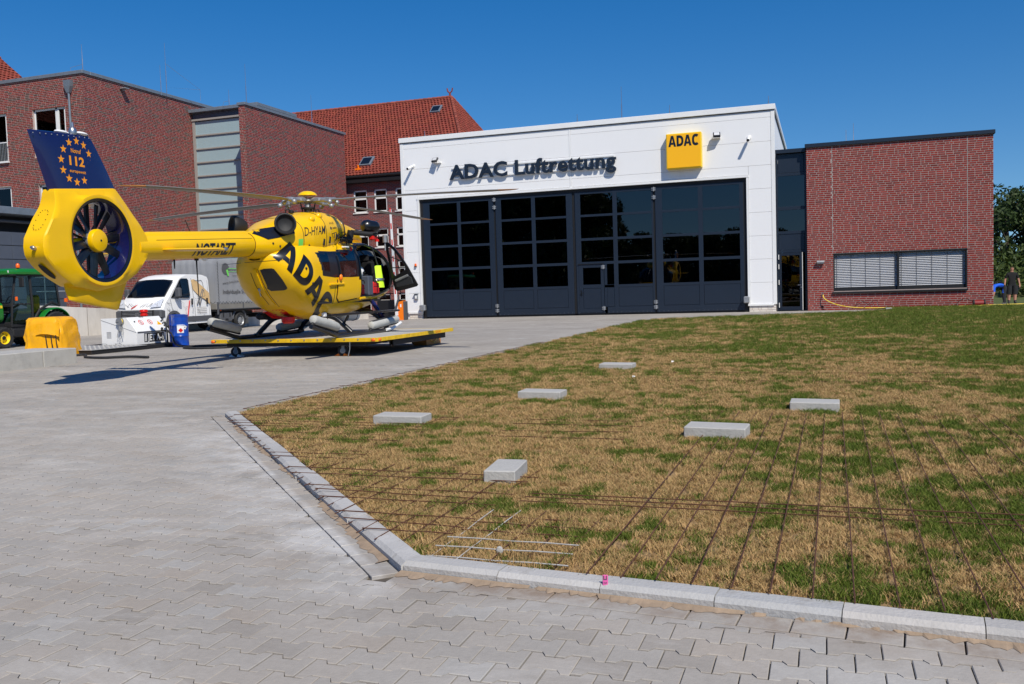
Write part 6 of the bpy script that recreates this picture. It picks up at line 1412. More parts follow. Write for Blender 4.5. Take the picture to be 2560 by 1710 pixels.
mb = MB(); mb.tube(curve_pts([(-0.3, -0.3, 0.78), (-0.28, -0.4, 0.62), (-0.12, -0.42, 0.60), (-0.08, -0.4, 0.76)], 8), 0.01, 6); mb.tube([(-0.58, -0.35, 0.78), (-0.58, -0.37, 0.70)], 0.02, 6); hp('drain_hose', mb, 'black_rubber')
mb = MB(); mb.bbox(-0.62, -0.62, 0.80, -0.5, -0.55, 0.90, 0.015); hp('belly_lamp', mb, 'white_paint')
# --- cockpit and cabin contents
mb = MB(); mb.box(-1.0, -0.74, 1.08, 1.9, 0.74, 1.13); mb.box(1.9, -0.6, 1.16, 2.5, 0.6, 1.2); mb.box(0.45, -0.25, 1.13, 0.5, 0.78, 2.46); mb.bbox(2.62, -0.40, 1.15, 2.95, 0.45, 1.60, 0.05); mb.box(-0.3, 0.72, 1.1, 0.7, 0.75, 2.3); hp('cabin_floor', mb, 'interior_dark')
for y in (-0.40, 0.40):
    mb = MB(); mb.bbox(1.85, y-0.22, 1.30, 2.35, y+0.22, 1.44, 0.04); mb.bbox(0.0, -0.23, 0, 0.13, 0.23, 0.66, 0.05, Matrix.Translation((1.86, y, 1.38)) @ Matrix.Rotation(-0.16, 4, 'Y')); mb.bbox(1.74, y-0.12, 2.0, 1.84, y+0.12, 2.17, 0.04); mb.box(1.9, y-0.15, 1.1, 2.2, y+0.15, 1.32); hp('seat', mb, 'black_cloth')
mb = MB(); mb.bbox(2.66, -0.42, 1.5, 2.82, 0.45, 1.74, 0.04, None); hp('instrument_panel', mb, 'black_matt')
mb = MB(); mb.tube([(2.45, -0.4, 1.18), (2.52, -0.4, 1.45), (2.46, -0.4, 1.6)], 0.02, 6); mb.tube([(1.6, -0.70, 2.35), (2.0, -0.62, 2.0), (2.2, -0.6, 1.8)], 0.016, 6); hp('control_stick', mb, 'plastic_grey')
mb = MB(); mb.bbox(2.10, -0.60, 1.62, 2.11, -0.52, 1.90, 0.003); hp('checklist', mb, 'white_plastic')
t = thing('hivis_vest', 'yellow high-visibility vest hung over the cockpit seat of the helicopter', 'vest', (0, 0, 0)); mb = MB(); mb.smooth = True
mb.loft([[(2.10+0.08*cos(a)*(1+k*0.5), -0.46+0.22*sin(a)*(1+0.06*k), 1.92-0.13*k) for a in np.linspace(0, 2*pi, 16, endpoint=False)] for k in range(5)]); vo = mb.build('cloth', 'hivis', t); mb = MB(); mb.smooth = True; mb.loft([[(2.10+0.10*cos(a)*(1+k*0.5), -0.46+0.24*sin(a)*(1+0.06*k), 1.92-0.13*k) for a in np.linspace(0, 2*pi, 16, endpoint=False)] for k in (2.3, 2.7)], False); mb.build('reflective_band', 'metal', t)
HM = Matrix.Translation((-10.5, 17.1, 0)) @ Matrix.Rotation(radians(92), 4, 'Z'); t.matrix_world = HM
def medbag(lb, x, y, z, sx, sy, sz, m):
    t = thing('medical_bag', lb, 'bag'); mb = MB(); mb.bbox(-sx/2, -sy/2, 0, sx/2, sy/2, sz, 0.04); mb.build('body', m, t); mb = MB(); mb.tube(curve_pts([(-0.1, -sy/2, sz), (-0.06, -sy/2, sz+0.06), (0.06, -sy/2, sz+0.06), (0.1, -sy/2, sz)], 5), 0.012, 6); mb.build('strap', 'black_matt', t)
    mb = MB(); mb.box(-sx/2+0.02, -sy/2-0.003, sz*0.62, sx/2-0.02, -sy/2+0.001, sz*0.66); mb.build('zip', 'black_matt', t); t.matrix_world = HM @ Matrix.Translation((x, y, z))
medbag('red medical bag standing in the open helicopter door, right one', 1.74, -0.62, 1.235, 0.34, 0.20, 0.30, 'red_fabric'); medbag('red medical bag half hidden behind the grey case in the helicopter', 1.02, -0.62, 1.195, 0.24, 0.20, 0.30, 'red_fabric')
t = thing('equipment_case', 'dark grey upright case between the two red bags in the helicopter', 'case'); mb = MB(); mb.bbox(-0.12, -0.12, 0, 0.12, 0.12, 0.46, 0.02); mb.build('body', 'grey_panel', t); mb = MB(); mb.bbox(-0.05, -0.04, 0.46, 0.05, 0.04, 0.49, 0.01); mb.build('handle', 'black_matt', t); t.matrix_world = HM @ Matrix.Translation((1.36, -0.64, 1.21))
t = thing('flight_helmet', 'white flight helmet with yellow mark on the case in the helicopter', 'helmet'); mb = MB(); mb.smooth = True; mb.ball((0, 0, 0.11), (0.12, 0.11, 0.12), 16); mb.build('shell', 'white_paint', t); mb = MB(); mb.ball((0.03, -0.03, 0.09), (0.10, 0.095, 0.06), 14); mb.build('visor', 'black_paint', t); t.matrix_world = HM @ Matrix.Translation((1.28, -0.52, 1.66))
t = thing('cabin_gear', 'white blanket and red packs behind the small rear side window of the helicopter', 'gear'); mb = MB(); mb.smooth = True; mb.ball((0, 0, 0.12), (0.14, 0.10, 0.12), 12); mb.build('blanket', 'white_plastic', t); mb = MB(); mb.ball((0.02, -0.06, 0.2), (0.08, 0.06, 0.05), 10); mb.build('pack', 'red_fabric', t); t.matrix_world = HM @ Matrix.Translation((-0.82, -0.58, 1.72))
t = thing('cabin_stretcher', 'white sheet and yellow gear behind the sliding door window of the helicopter', 'stretcher'); mb = MB(); mb.bbox(-0.35, -0.2, 0, 0.3, 0.2, 0.14, 0.05); mb.build('sheet', 'white_plastic', t); mb = MB(); mb.bbox(-0.2, -0.24, 0.12, 0.05, -0.05, 0.26, 0.04); mb.build('pack', 'hose_yellow', t); t.matrix_world = HM @ Matrix.Translation((0.12, -0.45, 1.55))
# open cockpit door standing out from the right side
DT = lambda w, z: (2.06+(2.42-z)*0.40+(-0.80-w)*0.03, w, z)
DK = 0.70
dpoly = [(-0.82,2.44),(-0.95,2.45),(-1.13,2.33),(-1.32,2.12),(-1.48,1.88),(-1.62,1.62),(-1.72,1.44),(-1.66,1.40),(-1.2,1.33),(-0.92,1.30),(-0.84,1.36),(-0.82,1.7)]
win = [(-0.90,2.34),(-0.98,2.35),(-1.12,2.23),(-1.28,2.03),(-1.38,1.87),(-1.36,1.80),(-0.96,1.66),(-0.90,1.72)]
dpoly = [(-0.82+(w+0.82)*DK, z) for w, z in dpoly]; win = [(-0.82+(w+0.82)*DK, z) for w, z in win]
def tri_ring(outer, inner, off):
    mb = MB(); n = len(outer); m_ = len(inner)
    O_ = [np.array(DT(*p)) for p in outer]; I_ = [np.array(DT(*p)) for p in inner]; d = np.array([off, 0, 0]); bm = bmesh.new()
    vo = [bm.verts.new(p) for p in O_]; vi = [bm.verts.new(p) for p in I_]; es = [bm.edges.new((vo[i], vo[(i+1) % n])) for i in range(n)]+[bm.edges.new((vi[i], vi[(i+1) % m_])) for i in range(m_)]
    bmesh.ops.triangle_fill(bm, edges=es, use_beauty=True); ext = bmesh.ops.extrude_face_region(bm, geom=bm.faces[:]); bmesh.ops.translate(bm, vec=(off, 0, 0), verts=[v for v in ext['geom'] if isinstance(v, bmesh.types.BMVert)]); bmesh.ops.recalc_face_normals(bm, faces=bm.faces[:])
    bm.verts.index_update(); mb.add([tuple(v.co) for v in bm.verts], [tuple(v.index for v in f.verts) for f in bm.faces]); bm.free(); return mb
cd = hp('cockpit_door', tri_ring(dpoly, win, 0.035), 'black_paint')
mb = MB(); q = [DT(*p) for p in win]; mb.add([(p[0]+0.017, p[1], p[2]) for p in q], [tuple(range(len(q)))]); hp('door_window', mb, 'glass_clear', cd)
mb = MB(); mb.tube([DT(-0.890, 2.12), DT(-1.142, 2.02)], 0.012, 6); mb.tube([DT(-0.897, 1.86), DT(-1.212, 1.86)], 0.012, 6); mb.tube([DT(-1.030, 2.23), DT(-1.065, 1.73)], 0.010, 6); hp('glazing_bar', mb, 'black_matt', cd)
mb = MB(); P = [Vector(DT(w, z))+Vector((-0.07, 0, 0)) for w, z in ((-0.93, 1.40), (-1.35, 1.47), (-1.33, 1.62), (-1.26, 1.66), (-0.93, 1.55))]; mb.loft([[tuple(p) for p in P], [tuple(p+Vector((0.08, 0, 0))) for p in P]]); hp('door_pocket', mb, 'pad_dark', cd); mb = MB(); mb.tube([tuple(Vector(DT(-0.932, 1.55))+Vector((-0.06, 0, 0.0))), tuple(Vector(DT(-1.268, 1.67))+Vector((-0.06, 0, 0)))], 0.03, 8); hp('door_grip', mb, 'steel_dull', cd)
# --- rescue hoist on the roof, lamps, aerial clutter
ho = MB(); ho.tube([(0.50, -0.68, 2.38), (0.52, -0.74, 2.66)], 0.075, 12); ho.tube([(0.25, -0.62, 2.46), (0.52, -0.74, 2.47)], 0.06, 10); ho.tube([(0.52, -0.74, 2.62), (0.80, -1.00, 2.58), (0.98, -1.12, 2.58)], 0.055, 10); hst = hp('hoist_arm', ho, 'black_matt')
mb = MB(); mb.smooth = True; c0 = Vector((0.98, -0.98, 2.76)); u_ = Vector((0.85, -0.53, 0.0))
mb.tube([c0-u_*0.20, c0-u_*0.19, c0-u_*0.14, c0-u_*0.06, c0+u_*0.02, c0+u_*0.08, c0+u_*0.16, c0+u_*0.21, c0+u_*0.23], [0.03, 0.10, 0.14, 0.15, 0.137, 0.13, 0.118, 0.08, 0.02], 20); hp('hoist_drum', mb, 'black_paint', hst)
mb = MB(); mb.bbox(-0.13, -0.06, -0.05, 0.13, 0.06, 0.05, 0.02, Matrix.Translation((0.98, -1.05, 2.50))); mb.tube([(1.05, -1.1, 2.47), (1.05, -1.1, 2.42)], 0.05, 10); hp('hoist_hook', mb, 'red_paint', hst)
mb = MB(); rr_ = random.Random(4)
for k in range(26):
    a = Vector((rr_.uniform(-0.30, 0.55), rr_.uniform(-0.72, -0.55), rr_.uniform(2.38, 2.60))); b = a+Vector((rr_.uniform(-0.25, 0.3), rr_.uniform(-0.15, 0.1), rr_.uniform(-0.12, 0.14))); mb.tube([a, (a+b)/2+Vector((0, -0.03, 0.05)), b], 0.009, 5)
for k in range(8):
    a = Vector((0.85+rr_.uniform(-0.1, 0.3), -1.0+rr_.uniform(-0.12, 0.1), 2.60)); mb.tube([a, a+Vector((rr_.uniform(-0.2, 0.2), rr_.uniform(-0.1, 0.1), rr_.uniform(-0.10, 0.08)))], 0.012, 5)
hp('cable_bundle', mb, 'black_rubber', hst)
mb = MB(); mb.tube([(1.15, -1.25, 2.22), (1.15, -1.25, 2.52)], [0.016, 0.016], 6); mb.tube([(1.15, -1.25, 2.40), (1.15, -1.25, 2.56)], 0.05, 10); hp('lamp_pod', mb, 'steel_dull', hst)
mb = MB(); mb.bbox(0.12, -0.80, 2.27, 0.28, -0.70, 2.30, 0.006); hp('roof_label', mb, 'white_plastic'); mb = MB(); mb.ball((0.42, -0.77, 2.25), (0.035, 0.03, 0.05), 8); hp('roof_lamp', mb, 'red_paint')
mb = MB(); mb.ball((-0.28, -0.87, 1.62), (0.05, 0.035, 0.07), 10); hp('door_buoy', mb, 'orange_plastic')
# ------------------------------------------------------------------ the wheeled platform it stands on
pf = thing('helicopter_platform', 'low wheeled platform with yellow edge under the helicopter', 'platform', (-10.37, 17.95, 0))
px0, px1, py0, py1 = -1.97, 1.99, -1.95, 1.95
mb = MB(); mb.bbox(px0+0.03, py0+0.03, 0.33, px1-0.03, py1-0.03, DECK-0.002, 0.004); mb.box(px0+0.06, -0.006, DECK-0.0025, px1-0.06, 0.006, DECK-0.0012); mb.build('deck', 'concrete', pf)
mb = MB(); mb.bbox(px0, py0, 0.30, px1, py0+0.03, DECK, 0.004); mb.bbox(px1-0.03, py0+0.03, 0.30, px1, py1+0.0, DECK, 0.004); mb.bbox(px0, py0+0.03, 0.30, px0+0.03, py1, DECK, 0.004); mb.bbox(px0+0.03, py1-0.03, 0.30, px1-0.03, py1, DECK, 0.004)
mat('platform_yellow', (0.72, 0.45, 0.01), 0.5, var=0.2, vscale=6, dirt=((0.16, 0.12, 0.05), 7, 0.60, 0.75)); mb.build('edge_rail', 'platform_yellow', pf)
mb = MB(); mb.bbox(px0+0.3, py0+0.12, 0.22, px1-0.35, py0+0.22, 0.33, 0.006); mb.bbox(px0+0.3, py1-0.3, 0.22, px1-0.35, py1-0.2, 0.33, 0.006); mb.bbox(px0+0.3, -0.06, 0.22, px1-0.35, 0.06, 0.33, 0.006); mb.bbox(px1-0.45, py0+0.25, 0.22, px1-0.36, py1-0.3, 0.33, 0.006); mb.bbox(px0+0.3, py0+0.25, 0.22, px0+0.4, py1-0.3, 0.33, 0.006); mb.bbox(px1-0.2, py0+0.9, 0.17, px1-0.1, py1-0.25, 0.30, 0.006); mb.build('chassis', 'black_matt', pf)
mb = MB()
for x in np.linspace(px0+0.12, px1-0.12, 13): mb.cyl((x, py0+0.0, 0.352), (x, py0-0.012, 0.352), 0.016, 8)
mb.build('bolts', 'steel_dull', pf)
mb = MB(); [mb.ball(p, (0.05, 0.025, 0.03), 10) for p in ((px1-0.09, py0-0.005, 0.335), (px0+0.05, py0-0.005, 0.335))]; mb.build('marker_lamp', 'beacon', pf, kind='stuff'); mb = MB(); mb.ball((px1+0.005, py0+0.1, 0.335), (0.025, 0.05, 0.03), 10); mb.build('marker_lamp', 'beacon', pf)
mb = MB(); flat_text(mb, 'ADAC', (px1+0.0035, 0.9, 0.318), (0, 1, 0), (0, 0, 1), 0.045, 0.33, bold=0.01); mb.build('lettering', 'orange_plastic', pf)
def caster(x, y):
    T = Matrix.Translation((x, y, 0)) @ Matrix.Rotation(radians(22), 4, 'Z'); mb = MB(); mb.lathe([(0.05, -0.035), (0.085, -0.04), (0.105, -0.03), (0.108, 0), (0.105, 0.03), (0.085, 0.04), (0.05, 0.035)], 22, T @ Matrix.Translation((0, 0, 0.108)) @ Matrix.Rotation(pi/2, 4, 'X')); w = mb.build('wheel', 'black_rubber', pf)
    mb = MB(); mb.lathe([(0.0, -0.042), (0.055, -0.036), (0.055, 0.036), (0.0, 0.042)], 14, T @ Matrix.Translation((0, 0, 0.108)) @ Matrix.Rotation(pi/2, 4, 'X')); mb.build('rim', 'steel_dull', w)
    mb = MB(); [mb.prism([(-0.03, 0.085), (0.03, 0.085), (0.05, 0.30), (-0.01, 0.30)], s*0.05-0.006, s*0.05+0.006, 'y', T) for s in (-1, 1)]; mb.bbox(-0.05, -0.06, 0.265, 0.07, 0.06, 0.30, 0.006, T); mb.build('fork', 'zinc', w)
for x, y in ((-1.52, -1.72), (1.05, -1.68), (-1.4, 1.5), (1.2, 1.5)): caster(x, y)
mb = MB(); mb.prism([(0, 0), (0.22, 0.09), (0, 0.11)], 0, 0.04, 'y', Matrix.Translation((px1-0.12, py0+0.9, 0.19)) @ Matrix.Rotation(pi/2, 4, 'Z')); mb.prism([(0, 0), (0.2, 0.09), (0, 0.11)], 0, 0.04, 'y', Matrix.Translation((px1-0.12, py1-0.75, 0.19)) @ Matrix.Rotation(pi/2, 4, 'Z')); mb.build('bracket', 'zinc', pf)
mb = MB(); mb.tube([(px1-0.62, py0+0.0, 0.30), (px1-0.64, py0+0.02, 0.15), (px1-0.66, py0-0.02, 0.01)], 0.008, 5); mb.build('chain', 'steel_dull', pf)
def chock(x, y, m, lb):
    mb = MB()
    for s in (-1, 1): mb.prism([(0, 0), (0.13, 0), (0.13, 0.012), (0.03, 0.055)], -0.06, 0.06, 'y', Matrix.Rotation(0 if s > 0 else pi, 4, 'Z') @ Matrix.Translation((0.03, 0, 0.001)))
    tag(mb.build('wheel_chock', m, loc=(x, y, 0)), lb, 'chock')
chock(-11.88, 16.25, 'white_plastic', 'pair of cream wheel chocks at the left platform wheel'); chock(-9.33, 16.28, 'orange_plastic', 'pair of orange wheel chocks at the right platform wheel')
t = thing('support_block', 'dark orange timber block propping the right rear platform corner', 'block', (-8.95, 19.75, 0)); mb = MB(); mb.bbox(-0.22, -0.42, 0, 0.12, 0.42, 0.17, 0.01); mb.build('body', 'blade_tip', t); mb = MB(); mb.tube([(0.125, -0.3, 0.15), (0.16, -0.1, 0.05), (0.125, 0.2, 0.14)], 0.008, 5); mb.build('rope', 'hose_yellow', t)
# ------------------------------------------------------------------ white pickup truck with grey tarpaulin body (front towards -Y)
tk = thing('flatbed_truck', 'white double cab truck with grey tarpaulin cargo body parked behind the fuel station', 'truck', (-23.98, 30, 0))
TX, TY = -23.98, 30.0
PROF = [(29.88,0.34),(28.15,0.33),(27.15,0.33),(27.00,0.45),(26.97,0.93),(27.02,1.00),(27.10,1.16),(27.32,1.36),(28.02,2.06),(28.18,2.17),(28.6,2.25),(29.6,2.25),(29.84,2.18),(29.88,2.0)]
def tw(z): return 1.02-max(0, z-1.25)*0.11
mb = MB(); mb.smooth = True; rings_ = []
for s in (-1, -0.985, -0.90, -0.5, 0, 0.5, 0.90, 0.985, 1):
    bul = 0.16*abs(s)**4; r = []
    for (y, z) in PROF:
        yy = y+(bul if y < 28.3 else 0)*(1 if z > 0.4 else 0.6); zz = z-(0.05*abs(s)**6 if z > 2.1 else 0); k = 1.0
        r.append((s*tw(z)*k, yy-TY, zz))
    rings_.append(r)
mb.loft(rings_); cab = mb.build('cab', 'white_paint', tk)
def onside(poly, lift=0.006, s=1): return [(s*(tw(z)+lift), y-TY, z) for y, z in poly]
def facepoly(name, m, pts, par=None):
    mb = MB(); mb.add([tuple(p) for p in pts], [tuple(range(len(pts)))]); return mb.build(name, m, par or tk)
for s in (1, -1):
    facepoly('side_window', 'glass_dark', onside([(27.62,1.36),(28.20,2.00),(28.30,2.05),(28.60,2.05),(28.66,2.0),(28.66,1.42),(28.6,1.34)], 0.006, s))
    mb = MB(); mb.tube(onside([(27.60,1.35),(28.20,2.01),(28.30,2.06),(28.61,2.06),(28.67,2.0),(28.67,1.42),(28.6,1.33)], 0.004, s), 0.014, 5, closed=True); mb.tube(onside([(28.08,1.36),(28.08,1.88)], 0.006, s), 0.012, 5); mb.build('window_seal', 'black_matt', tk)
    mb = MB(); mb.tube(onside([(27.55,1.30),(27.62,0.95),(27.95,0.50),(28.9,0.40),(28.92,0.9),(28.86,2.08)], 0.001, s), 0.006, 5); mb.tube(onside([(29.80,2.0),(29.80,0.45)], 0.001, s), 0.006, 5); mb.tube(onside([(29.02,1.98),(29.45,2.0),(29.52,1.9),(29.56,1.38),(29.1,1.36)], 0.003, s), 0.008, 5); mb.build('door_seam', 'plastic_grey', tk)
    mb = MB(); mb.bbox(s*1.0-0.03 if s > 0 else s*1.05, 28.15-TY, 0.42, s*1.05 if s > 0 else s*1.0+0.03, 29.86-TY, 0.62, 0.01); mb.build('side_strip', 'plastic_grey', tk)
    for y in (28.74, 29.63):
        mb = MB(); mb.bbox(s*1.045-0.02, y-0.045-TY, 1.06, s*1.045+0.015, y+0.045-TY, 1.30, 0.015); mb.build('door_handle', 'black_matt', tk)
    mb = MB(); mb.bbox(s*1.18-0.11, 27.72-TY, 1.36, s*1.18+0.11, 27.90-TY, 1.72, 0.04); mb.bbox(s*1.10-0.10, 27.78-TY, 1.30, s*1.10+0.06, 27.86-TY, 1.40, 0.02); mb.build('mirror', 'plastic_grey', tk)
    # arch and wheels
    mb = MB(); arc = [(27.68+0.47*cos(t), 0.40+0.47*sin(t)) for t in np.linspace(-0.25, pi+0.25, 18)]; inn = [(27.68+0.37*cos(t), 0.40+0.37*sin(t)) for t in np.linspace(-0.2, pi+0.2, 18)]
    vs = [(s*(1.02+0.03), y-TY, z) for y, z in arc]+[(s*(1.02+0.03), y-TY, z) for y, z in inn]; mb.add(vs, [(i, i+1, 19+i, 18+i) for i in range(17)]); mb.add([(s*1.025, y-TY, z) for y, z in inn], [tuple(range(18))]); mb.build('wheel_arch', 'plastic_grey', tk)
    for y, x in ((27.68, 0.90), (31.83, 0.88)):
        T = Matrix.Translation((s*x, y-TY, 0.335)) @ Matrix.Rotation(pi/2*s, 4, 'Y'); mb = MB(); mb.lathe([(0.20, -0.10), (0.31, -0.11), (0.335, -0.07), (0.335, 0.07), (0.31, 0.11), (0.21, 0.10)], 28, T); w = mb.build('wheel', 'black_rubber', tk)
        mb = MB(); mb.lathe([(0.215, 0.10), (0.20, 0.085), (0.185, 0.04), (0.12, 0.06), (0.06, 0.075), (0.0, 0.08)], 24, T); mb.build('rim', 'steel_dull', w); mb = MB()
        for k in range(10): a = k*2*pi/10; mb.cyl(T @ Vector((0.155*cos(a), 0.155*sin(a), 0.045)), T @ Vector((0.155*cos(a), 0.155*sin(a), 0.062)), 0.020, 8)
        mb.build('rim_hole', 'black_matt', w, kind='stuff')
# front end
ws = [(-0.86,27.44,1.40),(-0.4,27.345,1.385),(0,27.335,1.38),(0.4,27.345,1.385),(0.86,27.44,1.40),(0.83,27.97,1.99),(0.4,27.985,2.03),(0,27.98,2.035),(-0.4,27.985,2.03),(-0.83,27.97,1.99)]
mb = MB(); P = [(x, y-TY-0.016, z+0.012) for x, y, z in ws]; mb.add(P, [(0,1,8,9),(1,2,7,8),(2,3,6,7),(3,4,5,6)]); mb.build('windscreen', 'glass_dark', tk); mb = MB(); mb.tube(P, 0.014, 5, closed=True); mb.tube([(-0.5, 27.33-TY, 1.40), (0.05, 27.42-TY, 1.50)], 0.008, 5); mb.tube([(0.1, 27.33-TY, 1.39), (0.6, 27.42-TY, 1.48)], 0.008, 5); mb.build('windscreen_seal', 'black_matt', tk)
mb = MB(); mb.bbox(-1.045, 26.90-TY, 0.32, 1.045, 27.12-TY, 0.60, 0.05); mb.bbox(-1.045, 26.955-TY, 0.60, -0.42, 27.25-TY, 0.92, 0.05); mb.bbox(0.42, 26.955-TY, 0.60, 1.045, 27.25-TY, 0.92, 0.05); mb.build('bumper', 'plastic_grey', tk)
mb = MB(); mb.bbox(-0.75, 26.93-TY, 0.62, 0.75, 26.99-TY, 0.92, 0.02); gr_ = mb.build('grille', 'black_matt', tk); mb = MB(); [mb.bbox(-0.68, 26.915-TY, 0.65+0.055*k, 0.68, 26.935-TY, 0.67+0.055*k, 0.004) for k in range(5)]; mb.build('grille_bar', 'steel_dull', gr_); mb = MB(); mb.cyl((0, 26.92-TY, 0.76), (0, 26.905-TY, 0.76), 0.09, 18); mb.build('badge', 'metal', gr_)
for s in (-1, 1):
    mb = MB(); mb.smooth = True; q = [(0.55,26.985,1.00),(0.95,27.10,1.02),(0.985,27.22,1.28),(0.93,27.33,1.33),(0.75,27.16,1.22),(0.60,27.03,1.08)]; mb.add([(s*x, y-TY-0.022, z+0.01) for x, y, z in q], [tuple(range(6))]); mb.build('headlamp', 'headlamp', tk)
# printed wrap: wood panel, drawing lines, red strokes, blade logo
facepoly('wood_print', 'light_wood', onside([(28.85,2.02),(29.05,2.04),(29.5,1.75),(29.83,1.50),(29.83,1.05),(29.55,1.25),(29.2,1.40),(28.9,1.65)], 0.003))
mb = MB()
for k, (p, q, w) in enumerate((((28.62, 1.22), (28.45, 0.50), 0.02), )): mb.tube(onside([p, q], 0.004), w, 5)
mb.tube([(-0.12, 27.09-TY-0.01, 1.10), (-0.30, 26.99-TY-0.02, 0.98)], 0.018, 5); mb.tube([(0.08, 27.20-TY-0.01, 1.22), (-0.12, 27.09-TY-0.01, 1.10)], 0.018, 5); mb.build('red_stroke', 'red_paint', tk)
mb = MB(); rr_ = random.Random(9)
for k in range(26):
    a = (rr_.uniform(27.3, 29.8), rr_.uniform(0.62, 1.30)); b = (a[0]+rr_.uniform(-0.35, 0.35), a[1]+rr_.uniform(-0.25, 0.25)); b = (min(max(b[0], 27.35), 29.82), min(max(b[1], 0.6), 1.33)); mb.tube(onside([a, b], 0.001), 0.0035, 4)
for k in range(12):
    x = rr_.uniform(-0.8, 0.8); mb.tube([(x, 27.13-TY-0.012, 1.17), (x+rr_.uniform(-0.3, 0.3), 27.03-TY-0.012, 1.03)], 0.005, 4)
for p, q in (((29.45, 1.66), (29.05, 1.06)), ((29.50, 1.62), (29.20, 1.02))): mb.tube(onside([p, q], 0.006), 0.022, 5)
mb.build('drawing_lines', 'dark_print', tk, kind='stuff')
mb = MB(); flat_text(mb, 'Bauelemente', (1.048, 29.05-TY, 0.95), (0, 1, 0), (0, 0, 1), 0.05, 0.52); [flat_text(mb, tx, (1.048, 29.02-TY, 0.86-0.07*k), (0, 1, 0), (0, 0, 1), 0.045, 0.55) for k, tx in enumerate(('Friedeburg', 'Tel. 04465'))] if False else None
mb = MB()
for k in range(4):
    for j in range(9): mb.box(1.030, 29.02+0.065*j-TY+0.02*(k % 2), 0.93-0.07*k, 1.0345, 29.06+0.065*j-TY+0.02*(k % 2), 0.955-0.07*k)
mb.build('address_print', 'stair_frame', tk, kind='stuff')
# chassis and cargo body
mb = MB(); mb.bbox(-0.45, 29.9-TY, 0.55, -0.33, 33.4-TY, 0.72, 0.01); mb.bbox(0.33, 29.9-TY, 0.55, 0.45, 33.4-TY, 0.72, 0.01); mb.bbox(-1.0, 30.2-TY, 0.74, 1.0, 33.45-TY, 0.82, 0.01); mb.bbox(-0.9, 33.35-TY, 0.42, 0.9, 33.55-TY, 0.62, 0.02); mb.bbox(-0.8, 31.75-TY, 0.30, 0.8, 31.9-TY, 0.42, 0.02); mb.build('chassis', 'black_matt', tk)
mb = MB(); mb.bbox(0.70, 30.50-TY, 0.32, 0.985, 31.28-TY, 0.70, 0.03); tb = mb.build('tool_box', 'plastic_grey', tk); mb = MB(); [mb.bbox(0.98, y-0.03-TY, 0.50, 1.0, y+0.03-TY, 0.68, 0.005) for y in (30.68, 31.10)]; mb.bbox(0.984, 30.8-TY, 0.36, 0.99, 31.0-TY, 0.44, 0.002); mb.build('latch', 'black_matt', tb)
mb = MB()
for s in (-1, 1):
    mb.tube([(s*0.9, 31.83-TY+0.45*cos(t), 0.36+0.45*sin(t)) for t in np.linspace(0.1, pi-0.1, 16)], 0.05, 6); mb.bbox(s*0.9-0.12, 32.28-TY, 0.18, s*0.9+0.12, 32.30-TY, 0.5, 0.004)
mb.build('mudguard', 'plastic_grey', tk); mb = MB(); mb.bbox(0.99, 30.45-TY, 0.76, 1.015, 30.52-TY, 0.81, 0.004); mb.build('side_lamp', 'beacon', tk)
mb = MB(); mb.bbox(-1.06, 30.18-TY, 0.82, 1.06, 33.42-TY, 1.06, 0.015); mb.build('drop_side', 'blade_grey', tk); mb = MB(); mb.bbox(1.05, 30.20-TY, 0.62, 1.10, 30.28-TY, 1.12, 0.006); mb.bbox(1.05, 31.9-TY, 0.82, 1.075, 31.96-TY, 1.07, 0.004); mb.tube([(1.06, 30.2-TY, 0.83), (1.06, 33.4-TY, 0.83)], 0.02, 6); mb.build('corner_post', 'plastic_grey', tk)
mb = MB(); mb.smooth = True; rr2 = []; rs = np.random.default_rng(4)
for z in np.linspace(1.06, 2.86, 16):
    r = []; w_, d0, d1 = 1.05, 30.22-TY, 33.40-TY; ins = 0.0 if z < 2.8 else 0.05
    for k in range(96):
        u = k/96*4; e = int(u); f_ = u-e; f_ = f_
        if e == 0: p = (w_-ins, d0+ins+(d1-d0-2*ins)*f_); nn_ = (1, 0)
        elif e == 1: p = (w_-ins-2*(w_-ins)*f_, d1-ins); nn_ = (0, 1)
        elif e == 2: p = (-w_+ins, d1-ins-(d1-d0-2*ins)*f_); nn_ = (-1, 0)
        else: p = (-w_+ins+2*(w_-ins)*f_, d0+ins); nn_ = (0, -1)
        fold = 0.012*sin(k*1.7+z*0.6)+0.010*sin(k*3.1-z*1.1); fold *= min(1, 4*min(f_, 1-f_))
        r.append((p[0]+nn_[0]*fold, p[1]+nn_[1]*fold, z))
    rr2.append(r)
mb.loft(rr2); tarp_ = mb.build('tarpaulin', 'truck_tarp', tk)
mb = MB()
zig = [(1.072, 30.32-TY+0.035*(k % 2), 1.14+0.06*k) for k in range(28)]; mb.tube(zig, 0.008, 4)
loops = []
for k in range(30): loops.append((1.076, 30.3-TY+k*0.1, 1.14 if k % 2 else 1.05))
mb.tube(loops, 0.008, 4); mb.tube([(x, 30.19-TY, 1.14 if k % 2 else 1.05) for k, x in enumerate(np.linspace(-1, 1, 18))], 0.008, 4); mb.build('lashing_cord', 'black_matt', tarp_)
mb = MB(); cx_, cz_ = 30.85-TY, 2.46; n = 44; pts = []
for k in range(n): a = 2*pi*k/n; r = 0.25 if k % 2 else 0.215; pts.append((1.068, cx_+r*cos(a), cz_+r*sin(a)))
mb.add(pts+[(1.068, cx_, cz_)], [(k, (k+1) % n, n) for k in range(n)]); mb.build('saw_blade_print', 'dark_print', tarp_)
